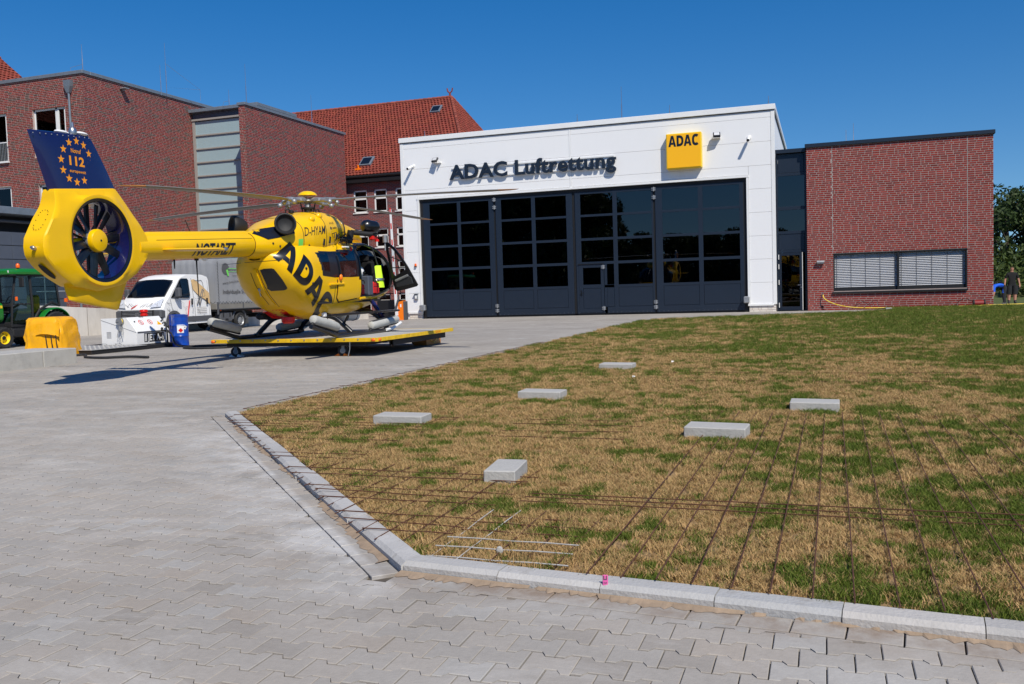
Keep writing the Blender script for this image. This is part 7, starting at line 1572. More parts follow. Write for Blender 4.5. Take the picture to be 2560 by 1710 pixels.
mb = MB(); mb.add([(1.071, cx_+0.03, cz_-0.05), (1.071, cx_+0.12, cz_-0.30), (1.071, cx_+0.20, cz_-0.28), (1.071, cx_+0.16, cz_-0.02)], [(0, 1, 2, 3)]); mb.box(1.070, cx_+0.16, cz_+0.0, 1.072, cx_+1.15, cz_+0.022); mb.box(1.070, cx_+0.16, cz_-0.12, 1.072, cx_+1.15, cz_-0.105); mb.build('green_mark', 'green_print', tarp_)
mb = MB(); K = 1.070
flat_text(mb, 'Holz & Möbel Technik', (K, cx_+0.20, cz_-0.085), (0, 1, 0), (0, 0, 1), 0.085, 0.95); flat_text(mb, 'Tischlermeister', (K, cx_+0.42, cz_-0.30), (0, 1, 0), (0, 0, 1), 0.06, 0.6)
flat_text(mb, 'www.hmt-friedeburg.de', (K, 30.62-TY, 1.82), (0, 1, 0.10), (0, 0, 1), 0.10, 1.75); flat_text(mb, 'Individuelle', (K, 30.62-TY, 1.45), (0, 1, 0), (0, 0, 1), 0.16, 1.15, bold=0.025); flat_text(mb, 'Schiebetüren', (K, 31.85-TY, 1.45), (0, 1, 0), (0, 0, 1), 0.16, 1.2)
mb.build('lettering', 'dark_print', tarp_)

# ------------------------------------------------------------------ compact green tractor (front towards -Y)
tr_ = thing('tractor', 'green compact tractor with glass cab and yellow wheels at the left edge', 'tractor', (-23.2, 21, 0)); OYT = 21.0
def tp(name, mb, m, par=None): return mb.build(name, m, par or tr_)
mb = MB(); mb.smooth = True; hd = []
for y, w, z0, z1 in ((18.62, 0.20, 0.80, 1.10), (18.68, 0.27, 0.72, 1.20), (18.95, 0.31, 0.70, 1.29), (19.6, 0.33, 0.72, 1.36), (20.20, 0.34, 0.74, 1.36), (20.24, 0.30, 0.8, 1.30)):
    hd.append([((w)*np.sign(cos(t))*abs(cos(t))**0.5, y-OYT, (z0+z1)/2+(z1-z0)/2*np.sign(sin(t))*abs(sin(t))**0.5) for t in np.linspace(0, 2*pi, 28, endpoint=False)])
mb.loft(hd); hood = tp('hood', mb, 'tractor_green'); mb = MB(); mb.bbox(0.338, 19.2-OYT, 1.17, 0.352, 20.17-OYT, 1.25, 0.004); tp('yellow_stripe', mb, 'tractor_yellow', hood); mb = MB(); flat_text(mb, 'JOHN DEERE', (0.3535, 19.5-OYT, 1.185), (0, 1, 0), (0, 0, 1), 0.05, 0.6, bold=0.02); tp('lettering', mb, 'dark_print', hood)
mb = MB(); [mb.bbox(0.325, 19.55+0.12*k-OYT, 0.84, 0.345, 19.62+0.12*k-OYT, 1.10, 0.01) for k in range(3)]; tp('side_vent', mb, 'black_matt', hood)
mb = MB(); mb.bbox(-0.25, 18.8-OYT, 0.45, 0.25, 22.2-OYT, 0.75, 0.04); mb.bbox(-0.55, 19.82-OYT, 0.26, 0.55, 19.94-OYT, 0.38, 0.03); mb.bbox(-0.5, 20.3-OYT, 0.40, 0.5, 21.6-OYT, 0.62, 0.03); mb.bbox(0.32, 20.3-OYT, 0.3, 0.55, 20.95-OYT, 0.55, 0.04); mb.bbox(-0.4, 22.1-OYT, 0.4, 0.4, 22.4-OYT, 0.9, 0.05); mb.bbox(-0.42, 18.45-OYT, 0.40, 0.42, 18.6-OYT, 0.85, 0.03); tp('chassis', mb, 'black_matt')
for s in (-1, 1):
    for y, r, w, x in ((19.88, 0.31, 0.24, 0.60), (21.72, 0.52, 0.36, 0.60)):
        T = Matrix.Translation((s*x, y-OYT, r)) @ Matrix.Rotation(pi/2*s, 4, 'Y'); mb = MB(); mb.lathe([(r*0.55, -w/2*0.8), (r*0.88, -w/2), (r*0.97, -w/2*0.8), (r*0.97, w/2*0.8), (r*0.88, w/2), (r*0.60, w/2*0.85), (r*0.58, w/2*0.5)], 32, T)
        nl = 18 if r < 0.4 else 22
        for k in range(nl):
            a = 2*pi*k/nl
            for sd_ in (-1, 1):
                q = a+(0.5*2*pi/nl if sd_ > 0 else 0); T2 = T @ Matrix.Rotation(q, 4, 'Z'); mb.bbox(r*0.94, -0.022, 0.0 if sd_ > 0 else -w/2*0.95, r*1.02, 0.022, w/2*0.95 if sd_ > 0 else 0.0, 0.006, T2 @ Matrix.Rotation(0.35*sd_, 4, 'X'))
        wl = tp('wheel', mb, 'black_rubber'); mb = MB(); mb.lathe([(r*0.60, w/2*0.80), (r*0.56, w/2*0.55), (r*0.50, w/2*0.15), (r*0.30, w/2*0.25), (r*0.20, w/2*0.45), (0, w/2*0.5)], 28, T); tp('rim', mb, 'tractor_yellow', wl); mb = MB(); mb.lathe([(r*0.2, w/2*0.5), (r*0.17, w/2*0.72), (0, w/2*0.75)], 14, T)
        for k in range(6): a = 2*pi*k/6; mb.cyl(T @ Vector((r*0.40*cos(a), r*0.40*sin(a), w/2*0.2)), T @ Vector((r*0.40*cos(a), r*0.40*sin(a), w/2*0.32)), 0.016, 6)
        tp('hub', mb, 'black_matt', wl)
    mb = MB(); mb.smooth = True; mb.loft([[(s*(0.42+0.36*u), 21.72-OYT+(0.60+0.02*k)*cos(t), 0.53+(0.60+0.02*k)*sin(t)) for t in np.linspace(0.75, pi-0.25, 16)] for u, k in ((0, 0), (0.9, 0), (1, -0.8))], False, None, False) if False else None
    vs = []; fs = []; n = 16
    for (x, rr) in ((0.40, 0.56), (0.40, 0.62), (0.78, 0.62), (0.80, 0.585)):
        for t in np.linspace(0.55, pi-0.35, n): vs.append((s*x, 21.72-OYT+rr*cos(t), 0.53+rr*sin(t)))
    for q in range(3):
        for i in range(n-1): fs.append((q*n+i, q*n+i+1, (q+1)*n+i+1, (q+1)*n+i))
    mb = MB(); mb.smooth = True; mb.add(vs, fs); tp('fender', mb, 'tractor_green')
    mb = MB(); mb.bbox(s*0.62-0.03, 22.22-OYT, 1.30, s*0.62+0.03, 22.32-OYT, 1.42, 0.01); tp('marker_lamp', mb, 'beacon'); mb = MB(); mb.bbox(s*0.60-0.03, 20.42-OYT, 1.38, s*0.60+0.03, 20.48-OYT, 1.50, 0.01); tp('marker_lamp', mb, 'beacon')
# cab
mb = MB(); PZ = 2.16
for s in (-1, 1):
    mb.tube([(s*0.46, 20.35-OYT, 0.62), (s*0.50, 20.38-OYT, 1.35), (s*0.52, 20.52-OYT, PZ)], 0.035, 6); mb.tube([(s*0.60, 20.98-OYT, 0.70), (s*0.62, 20.98-OYT, 1.30), (s*0.60, 20.95-OYT, PZ)], 0.04, 6); mb.tube([(s*0.60, 22.02-OYT, 1.20), (s*0.58, 21.92-OYT, PZ)], 0.04, 6); mb.tube([(s*0.60, 20.98-OYT, 0.70), (s*0.62, 21.25-OYT, 1.10), (s*0.62, 21.7-OYT, 1.30), (s*0.60, 22.02-OYT, 1.20)], 0.04, 6); mb.tube([(s*0.50, 20.40-OYT, 1.28), (s*0.62, 20.98-OYT, 1.28)], 0.02, 6)
mb.bbox(-0.5, 20.34-OYT, 1.20, 0.5, 20.40-OYT, 1.30, 0.01); mb.bbox(-0.52, 20.30-OYT, 0.6, 0.52, 21.9-OYT, 0.68, 0.01); tp('cab_frame', mb, 'black_matt')
mb = MB()
for s in (-1, 1):
    mb.add([(s*0.50, 20.38-OYT, 0.70), (s*0.62, 20.98-OYT, 0.70), (s*0.60, 20.96-OYT, PZ), (s*0.52, 20.50-OYT, PZ)], [(0, 1, 2, 3)]); mb.add([(s*0.62, 21.02-OYT, 1.28), (s*0.62, 22.0-OYT, 1.28), (s*0.59, 21.92-OYT, PZ), (s*0.60, 20.97-OYT, PZ)], [(0, 1, 2, 3)])
mb.add([(-0.5, 20.37-OYT, 1.30), (0.5, 20.37-OYT, 1.30), (0.52, 20.5-OYT, PZ), (-0.52, 20.5-OYT, PZ)], [(0, 1, 2, 3)]); mb.add([(-0.6, 22.03-OYT, 1.20), (0.6, 22.03-OYT, 1.20), (0.58, 21.93-OYT, PZ), (-0.58, 21.93-OYT, PZ)], [(0, 1, 2, 3)]); tp('cab_glass', mb, 'glass_tractor')
mb = MB(); mb.smooth = True; mb.loft([[((0.74*k)*np.sign(cos(t))*abs(cos(t))**0.35, 21.18-OYT+(0.98*k)*np.sign(sin(t))*abs(sin(t))**0.35, z) for t in np.linspace(0, 2*pi, 40, endpoint=False)] for k, z in ((0.93, 2.15), (0.985, 2.17), (1.0, 2.22), (0.99, 2.28), (0.93, 2.325), (0.8, 2.345))]); tp('cab_roof', mb, 'tractor_green'); mb = MB(); mb.bbox(-0.68, 20.28-OYT, 2.12, 0.68, 22.08-OYT, 2.165, 0.01); tp('roof_lining', mb, 'black_matt')
mb = MB(); mb.tube([(0.55, 20.55-OYT, 2.26), (0.62, 20.55-OYT, 2.36)], 0.03, 8); bcn = tp('beacon_stand', mb, 'black_matt'); mb = MB(); mb.lathe([(0.055, 2.36), (0.06, 2.39), (0.055, 2.45), (0.03, 2.485), (0, 2.49)], 14, Matrix.Translation((0.62, 20.55-OYT, 0))); tp('beacon', mb, 'beacon', bcn)
mb = MB(); mb.bbox(0.50, 20.24-OYT, 2.20, 0.58, 20.30-OYT, 2.28, 0.01); mb.bbox(-0.58, 20.24-OYT, 2.20, -0.50, 20.30-OYT, 2.28, 0.01); tp('work_lamp', mb, 'lamp_glass')
mb = MB(); mb.bbox(0.72, 20.44-OYT, 1.78, 0.90, 20.50-OYT, 2.08, 0.02); mb.tube([(0.54, 20.5-OYT, 2.1), (0.8, 20.48-OYT, 2.0)], 0.012, 6); mb.bbox(-0.90, 20.44-OYT, 1.78, -0.72, 20.50-OYT, 2.08, 0.02); tp('mirror', mb, 'black_matt')
mb = MB(); mb.smooth = True; mb.bbox(-0.24, 21.15-OYT, 0.98, 0.24, 21.6-OYT, 1.12, 0.05); mb.bbox(-0.23, 21.52-OYT, 1.05, 0.23, 21.68-OYT, 1.55, 0.06); tp('seat', mb, 'tractor_yellow'); mb = MB(); mb.tube([(0.17*cos(t), 20.78-OYT+0.06*sin(t)*1.2, 1.38+0.16*sin(t)) for t in np.linspace(0, 2*pi, 22, endpoint=False)], 0.014, 6, closed=True); mb.tube([(0, 20.78-OYT, 1.38), (0, 20.45-OYT, 1.1)], 0.02, 6); mb.bbox(-0.3, 20.42-OYT, 1.0, 0.3, 20.55-OYT, 1.34, 0.04); tp('steering_wheel', mb, 'black_matt')

# ------------------------------------------------------------------ concrete pads, covered crate, fuel station, drums, hoses
for (y0, y1, lb) in ((10.9, 13.86, 'long concrete pad block at the left frame edge, left one of two'), (13.875, 14.72, 'concrete pad block next to the yellow covered crate, right one of two')):
    mb = MB(); mb.bbox(-15.85, y0, -0.02, -14.72, y1, 0.325, 0.012); tag(mb.build('concrete_block', 'concrete'), lb, 'block', 'concrete pad blocks at the yard edge')
cr = thing('covered_crate', 'crate under a glossy yellow tarpaulin beside the tractor', 'crate', (-17.45, 16.75, 0), radians(14)); cr.scale = (0.72, 0.85, 0.98)
mb = MB(); mb.smooth = True; rsd = np.random.default_rng(12); rg = []
for k, z in enumerate((0.0, 0.12, 0.25, 0.38, 0.50, 0.58, 0.68, 0.78, 0.88, 0.94, 0.97)):
    r = []; sc = (1.0, 1.02, 1.0, 0.99, 1.0, 0.98, 0.96, 0.93, 0.90, 0.80, 0.45)[k]
    for j in range(48):
        t = 2*pi*j/48; x = 0.68*np.sign(cos(t))*abs(cos(t))**0.38*sc; y = 0.55*np.sign(sin(t))*abs(sin(t))**0.38*sc; f_ = 1+0.022*sin(j*1.9+k*0.7)+0.020*sin(j*0.9-k*1.3)+0.010*rsd.normal()
        r.append((x*f_-0.04*max(0, z-0.5), y*f_, z+0.02*sin(j*0.5+1.0)*(1 if 0 < k < 10 else 0)))
    rg.append(r)
mb.loft(rg); ct = mb.build('tarpaulin', 'tarp', cr); 
mb = MB(); mb.smooth = True; mb.loft([[(x, -0.565-0.02*sin(x*9)-0.05*(1-q), 0.52+0.30*q+0.05*sin(x*4+1)*(1-q)) for x in np.linspace(-0.15, 0.66, 14)] for q in (0, 0.12, 0.5, 1.0)], False, None, False); mb.build('flap', 'tarp', ct)
mb = MB()
for x in (0.22, 0.40, 0.56): mb.tube([(x-0.02, -0.60, 0.53), (x+0.02, -0.63, 0.35), (x+0.07, -0.60, 0.02)], 0.018, 6)
mb.build('strap', 'black_matt', cr); mb = MB(); mb.bbox(0.0, -0.64, 0.02, 0.30, -0.585, 0.10, 0.02); mb.build('patch', 'white_plastic', cr)
pfm = thing('fuel_plinth', 'low black plinth with a chequer plate top under the fuel station', 'plinth', (0, 0, 0)); mb = MB(); mb.bbox(-18.9, 17.08, -0.01, -16.62, 20.35, 0.105, 0.006); mb.build('base', 'black_matt', pfm); mb = MB(); mb.bbox(-18.92, 17.06, 0.105, -16.60, 18.94, 0.118, 0.003); pl_ = mb.build('tread_plate', 'tread', pfm); mb = MB()
for i in range(30):
    for j in range(24):
        x, y = -18.85+i*0.075, 17.12+j*0.075; s = 1 if (i+j) % 2 else -1; mb.add([(x-0.022, y-0.006*1-0.018*s, 0.119), (x-0.018, y-0.018*s+0.008, 0.119), (x+0.022, y+0.018*s+0.006, 0.119), (x+0.018, y+0.018*s-0.008, 0.119), (x, y, 0.125)], [(0, 3, 4), (3, 2, 4), (2, 1, 4), (1, 0, 4)])
mb.build('tread', 'tread', pl_, kind='stuff')
fs_ = thing('fuel_station', 'white JET A-1 refuelling cabinet with sloping lid and hose reel', 'fuel station', (-17.54, 19.62, 0.118)); fx, fy = -17.54, 19.62
mb = MB(); mb.prism([(-18.12-fx, 0), (-16.96-fx, 0), (-16.96-fx, 0.325), (-17.28-fx, 0.715), (-18.12-fx, 0.70)], -0.62, 0.60, 'y'); fb = mb.build('body', 'white_paint', fs_)
T = Matrix.Translation((-16.96-fx, 0, 0.325)) @ Matrix.Rotation(-math.atan2(0.39, -0.32) if False else 0, 4, 'Y')
e1 = Vector((-0.32, 0, 0.39)).normalized(); nn3 = Vector((0.39, 0, 0.32)).normalized(); o3 = Vector((-16.96-fx, -0.62, 0.325))
def onlid(u, v, l=0.0): return tuple(o3+Vector((0, u, 0))+e1*v+nn3*l)
mb = MB(); mb.loft([[onlid(0.02, 0.0, 0), onlid(1.20, 0.0, 0), onlid(1.20, 0.0, 0.022), onlid(0.02, 0.0, 0.022)], [onlid(0.02, 0.49, 0), onlid(1.20, 0.49, 0), onlid(1.20, 0.49, 0.022), onlid(0.02, 0.49, 0.022)]]); mb.build('lid', 'white_paint', fs_)
mb = MB(); mb.tube([(-18.12-fx, -0.623, 0.66), (-16.98-fx, -0.623, 0.32)], 0.004, 4); mb.tube([(-16.955-fx, -0.6, 0.315), (-16.955-fx, 0.58, 0.315)], 0.010, 5); [mb.box(-17.95-fx+0.05*(k % 3 == 9), -0.6235, 0.18+0.03*k, -17.80-fx, -0.622, 0.19+0.03*k) for k in range(6)]; mb.bbox(-16.965-fx, 0.1, 0.285, -16.94-fx, 0.22, 0.315, 0.005); mb.build('seam', 'plastic_grey', fs_, kind='stuff')
mb = MB(); mb.box(-16.963-fx, -0.36, 0.05, -16.956-fx, 0.40, 0.285); lab = mb.build('label', 'black_paint', fs_); mb = MB(); flat_text(mb, 'JET A-1', (-16.952-fx, -0.24, 0.08), (0, 1, 0), (0, 0, 1), 0.175, 0.60, bold=0.03); [mb.box(-16.956-fx, y, 0.07, -16.952-fx, y+0.02, 0.27) for y in (-0.335, -0.29)]; mb.build('lettering', 'white_plastic', lab)
mb = MB()
for u in (0.36, 0.70):
    mb.tube([onlid(u+0.075*cos(t), 0.30+0.075*sin(t), 0.025) for t in np.linspace(0, 2*pi, 24, endpoint=False)], 0.007, 5, closed=True); mb.tube([onlid(u-0.05, 0.35, 0.025), onlid(u+0.05, 0.25, 0.025)], 0.006, 5)
mb.build('ban_sign', 'red_paint', fs_); mb = MB(); [mb.add([onlid(u-0.012, 0.265, 0.0235), onlid(u+0.012, 0.265, 0.0235), onlid(u+0.012, 0.335, 0.0235), onlid(u-0.012, 0.335, 0.0235)], [(0, 1, 2, 3)]) for u in (0.36, 0.70)]; mb.add([onlid(0.985, 0.20, 0.0245), onlid(1.01, 0.20, 0.0245), onlid(1.0, 0.265, 0.0245)], [(0, 1, 2)]); mb.ball(onlid(0.14, 0.33, 0.03), 0.022, 8); flat_text(mb, 'RIAS', onlid(0.42, 0.465, 0.0245), (0, 1, 0), e1, 0.03, 0.16, bold=0.03); mb.build('sign_symbol', 'black_paint', fs_)
mb = MB(); mb.add([onlid(0.91, 0.19, 0.0235), onlid(1.09, 0.19, 0.0235), onlid(1.0, 0.33, 0.0235)], [(0, 1, 2)]); mb.build('warning_sign', 'sign_yellow', fs_)
mb = MB(); mb.tube([(-17.45-fx, -0.64, 0.62), (-17.45-fx, -0.70, 0.62)], 0.075, 16); hr = mb.build('cable_reel', 'hose_yellow', fs_); mb = MB(); mb.cyl((-17.45-fx, -0.70, 0.62), (-17.45-fx, -0.712, 0.62), 0.10, 20); mb.cyl((-17.45-fx, -0.63, 0.62), (-17.45-fx, -0.645, 0.62), 0.10, 20); mb.bbox(-17.47-fx, -0.73, 0.36, -17.42-fx, -0.63, 0.50, 0.01); mb.tube([(-17.55-fx, -0.72, 0.60), (-17.45-fx, -0.725, 0.62)], 0.008, 5); [mb.tube([(-17.45-fx+dx, -0.70, 0.42), (-17.45-fx+dx*3, -0.70, 0.20)], 0.008, 5) for dx in (-0.03, 0.0, 0.03)]; mb.tube(curve_pts([(-17.36-fx, -0.70, 0.62), (-17.33-fx, -0.70, 0.35), (-17.45-fx, -0.70, 0.15), (-17.5-fx, -0.70, 0.25)], 6), 0.005, 5); mb.build('reel_flange', 'steel_dull', hr)
mb = MB(); [mb.tube([onlid(1.12, 0.30-0.08*k, 0.02), onlid(1.12, 0.30-0.08*k, 0.07)], 0.018, 8) for k in range(4)]; mb.tube([(-16.96-fx, 0.30, 0.34), (-16.92-fx, 0.30, 0.40)], 0.03, 8); mb.build('fittings', 'black_matt', fs_, kind='stuff')
mb = MB(); [mb.tube([(x-fx, -0.64, 0.0), (x-fx, -0.70, 0.035), (x+0.17-fx, -0.70, 0.035), (x+0.17-fx, -0.64, 0.0)], 0.006, 5) for x in (-18.10, -17.62)]; mb.build('lifting_eye', 'steel_dull', fs_)
t = thing('red_standpipe', 'red vent cap standing behind the white fuel cabinet', 'pipe', (-18.15, 20.65, 0)); mb = MB(); mb.cyl((0, 0, 0), (0, 0, 0.86), 0.075, 14); mb.build('pipe', 'red_paint', t); mb = MB(); mb.lathe([(0.0, 1.02), (0.10, 1.01), (0.11, 0.99), (0.11, 0.94), (0.085, 0.93), (0.085, 0.89), (0.105, 0.885), (0.105, 0.84), (0.075, 0.83)], 18); mb.build('cap', 'red_paint', t)
def drum(x, y, lb):
    t = thing('oil_drum', lb, 'drum', (x, y, 0), 0.3, 'blue drums by the fuel station'); mb = MB(); r = 0.215; mb.lathe([(0, 0.01), (r*0.97, 0.01), (r*1.03, 0.0), (r*1.03, 0.02), (r, 0.03), (r, 0.27), (r*1.045, 0.285), (r, 0.30), (r, 0.55), (r*1.045, 0.565), (r, 0.58), (r, 0.68), (r*1.015, 0.69), (r, 0.70), (r, 0.72), (r*1.015, 0.73), (r, 0.74), (r, 0.82), (r*1.03, 0.83), (r*1.03, 0.85), (r*0.96, 0.852), (r*0.95, 0.835), (0, 0.835)], 36); b = mb.build('shell', 'drum_blue', t)
    return t, r
t, r = drum(-16.42, 20.02, 'blue steel drum with hazard labels standing right of the fuel cabinet'); 
def ondrum(a, z, w, h, m, nm, rot=0.0, lift=0.004):
    mb = MB(); P = []; n = 6
    for j in range(n+1):
        for i in range(n+1):
            u, v = 2*i/n-1, 2*j/n-1; uu, vv = u*w/2*cos(rot)-v*h/2*sin(rot), u*w/2*sin(rot)+v*h/2*cos(rot); P.append(((r+lift)*cos(a+uu/r), (r+lift)*sin(a+uu/r), z+vv))
    mb.add(P, [(j*(n+1)+i, j*(n+1)+i+1, (j+1)*(n+1)+i+1, (j+1)*(n+1)+i) for j in range(n) for i in range(n)]); mb.build(nm, m, t)
ondrum(-1.15, 0.48, 0.17, 0.22, 'white_plastic', 'label', 0, 0.006); ondrum(-1.12, 0.44, 0.085, 0.085, 'red_paint', 'hazard_mark', pi/4, 0.012); ondrum(-0.62, 0.52, 0.10, 0.10, 'white_plastic', 'label', pi/4+0.2, 0.006); ondrum(-0.62, 0.52, 0.03, 0.02, 'black_paint', 'hazard_mark', 0.3, 0.012)
drum(-17.0, 20.62, 'second blue steel drum behind the labelled one')
for pts, r_, lb in (([(-16.92, 19.9, 0.46), (-16.6, 19.88, 0.36), (-16.25, 19.6, 0.10), (-15.9, 19.6, 0.03), (-15.0, 19.7, 0.03), (-14.3, 19.35, 0.03), (-14.2, 18.95, 0.03), (-14.9, 18.72, 0.03), (-15.5, 19.0, 0.03), (-15.7, 19.5, 0.03), (-15.2, 20.0, 0.03), (-13.6, 20.4, 0.03), (-12.6, 20.6, 0.03)], 0.026, 'thick black fuel hose looping from the cabinet over the paving'),
                    ([(-16.90, 20.0, 0.62), (-16.70, 19.78, 0.66), (-16.62, 19.74, 0.4), (-16.60, 19.72, 0.06)], 0.022, 'black hose hanging down beside the blue drum'),
                    ([(-16.55, 16.35, 0.04), (-16.25, 16.5, 0.05), (-15.8, 16.05, 0.03), (-15.1, 15.82, 0.03), (-14.5, 15.95, 0.04), (-13.9, 15.88, 0.03)], 0.028, 'black cable end lying on the paving before the plinth')):
    mb = MB(); mb.tube(curve_pts(pts, 10), r_, 8); tag(mb.build('hose', 'black_rubber'), lb, 'hose')
t = thing('folded_trolley', 'folded grey metal trolley leaning on the ground before the concrete wall', 'trolley', (-24.6, 26.4, 0)); mb = MB(); mb.bbox(0.35, -0.1, 0.05, 0.95, 0.0, 0.62, 0.02); mb.build('panel', 'steel_dull', t); mb = MB(); [mb.bbox(0.40+0.1*k, -0.112, 0.08, 0.43+0.1*k, -0.10, 0.60, 0.003) for k in range(6)]; mb.build('rib', 'zinc', t); mb = MB(); [mb.tube([(-0.25, y, 0.05), (-0.25, y, 0.6), (0.35, y, 0.6), (0.35, y, 0.05)], 0.025, 6) for y in (-0.05, 0.35)]; mb.build('frame', 'steel_dull', t); mb = MB(); mb.cyl((0.9, -0.12, 0.07), (0.9, -0.06, 0.07), 0.07, 12); mb.build('wheel', 'black_rubber', t)

# ------------------------------------------------------------------ two workmen behind the annex
def figure(name, label, J, bones, rad, paint, loc, rz, extra=None):
    me = bpy.data.meshes.new(name); idx = {k: i for i, k in enumerate(J)}; me.from_pydata([J[k] for k in J], [(idx[a], idx[b]) for a, b in bones], []); o = bpy.data.objects.new(name, me); COL.objects.link(o)
    m = o.modifiers.new('skin', 'SKIN'); m.use_smooth_shade = True; m.branch_smoothing = 0.6
    sv = me.skin_vertices[0].data if me.skin_vertices else None
    if sv is None:
        bm = bmesh.new(); bm.from_mesh(me); bm.verts.layers.skin.verify(); bm.to_mesh(me); bm.free(); sv = me.skin_vertices[0].data
    for k, i in idx.items(): rr = rad[k]; sv[i].radius = rr if isinstance(rr, tuple) else (rr, rr); sv[i].use_root = (k == 'pelvis')
    s = o.modifiers.new('sub', 'SUBSURF'); s.levels = 2; s.render_levels = 2
    dg = bpy.context.evaluated_depsgraph_get(); ev = o.evaluated_get(dg); nm = bpy.data.meshes.new_from_object(ev); o.modifiers.clear(); o.data = nm; bpy.data.meshes.remove(me)
    mats_ = []
    nm.materials.clear()
    for p in nm.polygons:
        mm = paint(p.center)
        if mm not in mats_: mats_.append(mm); nm.materials.append(MATS[mm])
        p.material_index = mats_.index(mm); p.use_smooth = True
    o.location = loc; o.rotation_euler = (0, 0, rz); tag(o, label, 'person'); return o
J = {'pelvis': (0, 0, 0.93), 'waist': (0, 0, 1.06), 'chest': (0, 0.0, 1.28), 'neck': (0, 0.01, 1.45), 'neck2': (0, 0.0, 1.51), 'head': (0, -0.02, 1.60), 'crown': (0, -0.01, 1.69)}
for s, n in ((-1, 'l'), (1, 'r')):
    J.update({'sh'+n: (s*0.17, 0, 1.40), 'el'+n: (s*0.265, 0.02, 1.13), 'wr'+n: (s*0.30, -0.03, 0.90), 'ha'+n: (s*0.30, -0.05, 0.80), 'fi'+n: (s*0.295, -0.055, 0.735), 'hi'+n: (s*0.095, 0, 0.86), 'kn'+n: (s*0.12, -0.01, 0.49), 'an'+n: (s*0.125, 0.02, 0.10), 'to'+n: (s*0.15, -0.13, 0.04), 'he'+n: (s*0.125, 0.06, 0.04)})
B = [('pelvis', 'waist'), ('waist', 'chest'), ('chest', 'neck'), ('neck', 'neck2'), ('neck2', 'head'), ('head', 'crown')]
for n in 'lr': B += [('chest', 'sh'+n), ('sh'+n, 'el'+n), ('el'+n, 'wr'+n), ('wr'+n, 'ha'+n), ('ha'+n, 'fi'+n), ('pelvis', 'hi'+n), ('hi'+n, 'kn'+n), ('kn'+n, 'an'+n), ('an'+n, 'to'+n), ('an'+n, 'he'+n)]
Rd = {'pelvis': (0.165, 0.12), 'waist': (0.16, 0.115), 'chest': (0.185, 0.12), 'neck': 0.065, 'neck2': 0.055, 'head': 0.09, 'crown': 0.07}
for n in 'lr': Rd.update({'sh'+n: 0.075, 'el'+n: 0.046, 'wr'+n: 0.032, 'ha'+n: 0.04, 'fi'+n: 0.022, 'hi'+n: 0.11, 'kn'+n: 0.085, 'an'+n: 0.055, 'to'+n: 0.04, 'he'+n: 0.045})
def paint1(c):
    x, y, z = c
    if z > 1.61 or (z > 1.54 and y > -0.02): return 'hair'
    if z > 1.455: return 'skin'
    if abs(x) > 0.20 and z < 1.17: return 'skin'
    if z > 0.93: return 'black_cloth'
    if z > 0.50: return 'work_cloth'
    if z > 0.20: return 'skin'
    return 'black_matt'
GZ = -0.12
man = figure('person', 'man in black T-shirt and dark shorts seen from behind at the right edge', J, B, Rd, paint1, (8.02, 45.4, GZ), radians(4))
mb = MB(); mb.smooth = True
for s in (-1, 1): mb.loft([[(s*0.118+a*cos(t), -0.005+a*0.95*sin(t), z) for t in np.linspace(0, 2*pi, 16, endpoint=False)] for z, a in ((0.86, 0.125), (0.70, 0.118), (0.47, 0.112), (0.46, 0.100))])
mb.build('shorts', 'work_cloth', man); mb = MB(); mb.bbox(-0.27, -0.02, 0.60, -0.215, 0.09, 0.78, 0.02); mb.bbox(0.215, -0.02, 0.60, 0.27, 0.09, 0.78, 0.02); mb.build('tool_pocket', 'plastic_grey', man); mb = MB(); mb.bbox(0.27, -0.10, 0.68, 0.32, -0.03, 0.76, 0.01); mb.build('phone', 'black_matt', man)
J2 = {'pelvis': (0, 0, 0.86), 'waist': (-0.16, 0, 0.93), 'chest': (-0.36, 0, 0.90), 'neck': (-0.54, 0, 0.82), 'neck2': (-0.60, 0, 0.78), 'head': (-0.70, 0, 0.74), 'crown': (-0.79, 0, 0.70)}
for s, n in ((-1, 'l'), (1, 'r')):
    J2.update({'sh'+n: (-0.47, s*0.17, 0.82), 'el'+n: (-0.47, s*0.22, 0.56), 'wr'+n: (-0.53, s*0.20, 0.32), 'ha'+n: (-0.56, s*0.18, 0.22), 'fi'+n: (-0.58, s*0.17, 0.16), 'hi'+n: (0.02, s*0.10, 0.80), 'kn'+n: (-0.02+0.05*s, s*0.14, 0.45), 'an'+n: (0.04+0.06*s, s*0.15, 0.10), 'to'+n: (-0.10+0.06*s, s*0.17, 0.04), 'he'+n: (0.08+0.06*s, s*0.15, 0.04)})
def paint2(c):
    x, y, z = c
    if x < -0.66: return 'hair'
    if x < -0.57 and z > 0.5: return 'skin'
    if x < -0.40 and z < 0.60: return 'skin'
    if x < -0.06 and z > 0.55 and z > 0.80-0.9*(x+0.06)*-0.6: return 'blue_cloth'
    if x < -0.08 and z > 0.55: return 'blue_cloth'
    return 'work_cloth' if z > 0.11 else 'plastic_grey'
man2 = figure('person', 'man in blue T-shirt and dark work trousers bending down, half hidden by the annex', J2, B, Rd, paint2, (7.62, 44.9, GZ), radians(8))
mb = MB(); [mb.tube([(-0.02, s*0.08, 0.98), (-0.2, s*0.09, 1.055), (-0.40, s*0.10, 1.02), (-0.5, s*0.11, 0.93)], 0.012, 6) for s in (-1, 1)]; mb.build('braces', 'black_cloth', man2)
mb = MB(); mb.loft([[(6.93, 43.2, 0.0), (7.0, 43.2, 0.0), (7.0, 43.3, 0.0), (6.93, 43.3, 0.0)], [(6.55, 43.3, 0.42), (6.6, 43.3, 0.42), (6.6, 43.36, 0.42), (6.55, 43.36, 0.42)]]); tag(mb.build('timber_strut', 'white_plastic', loc=(0, 0, GZ)), 'pale slanting batten beside the bending man', 'batten')

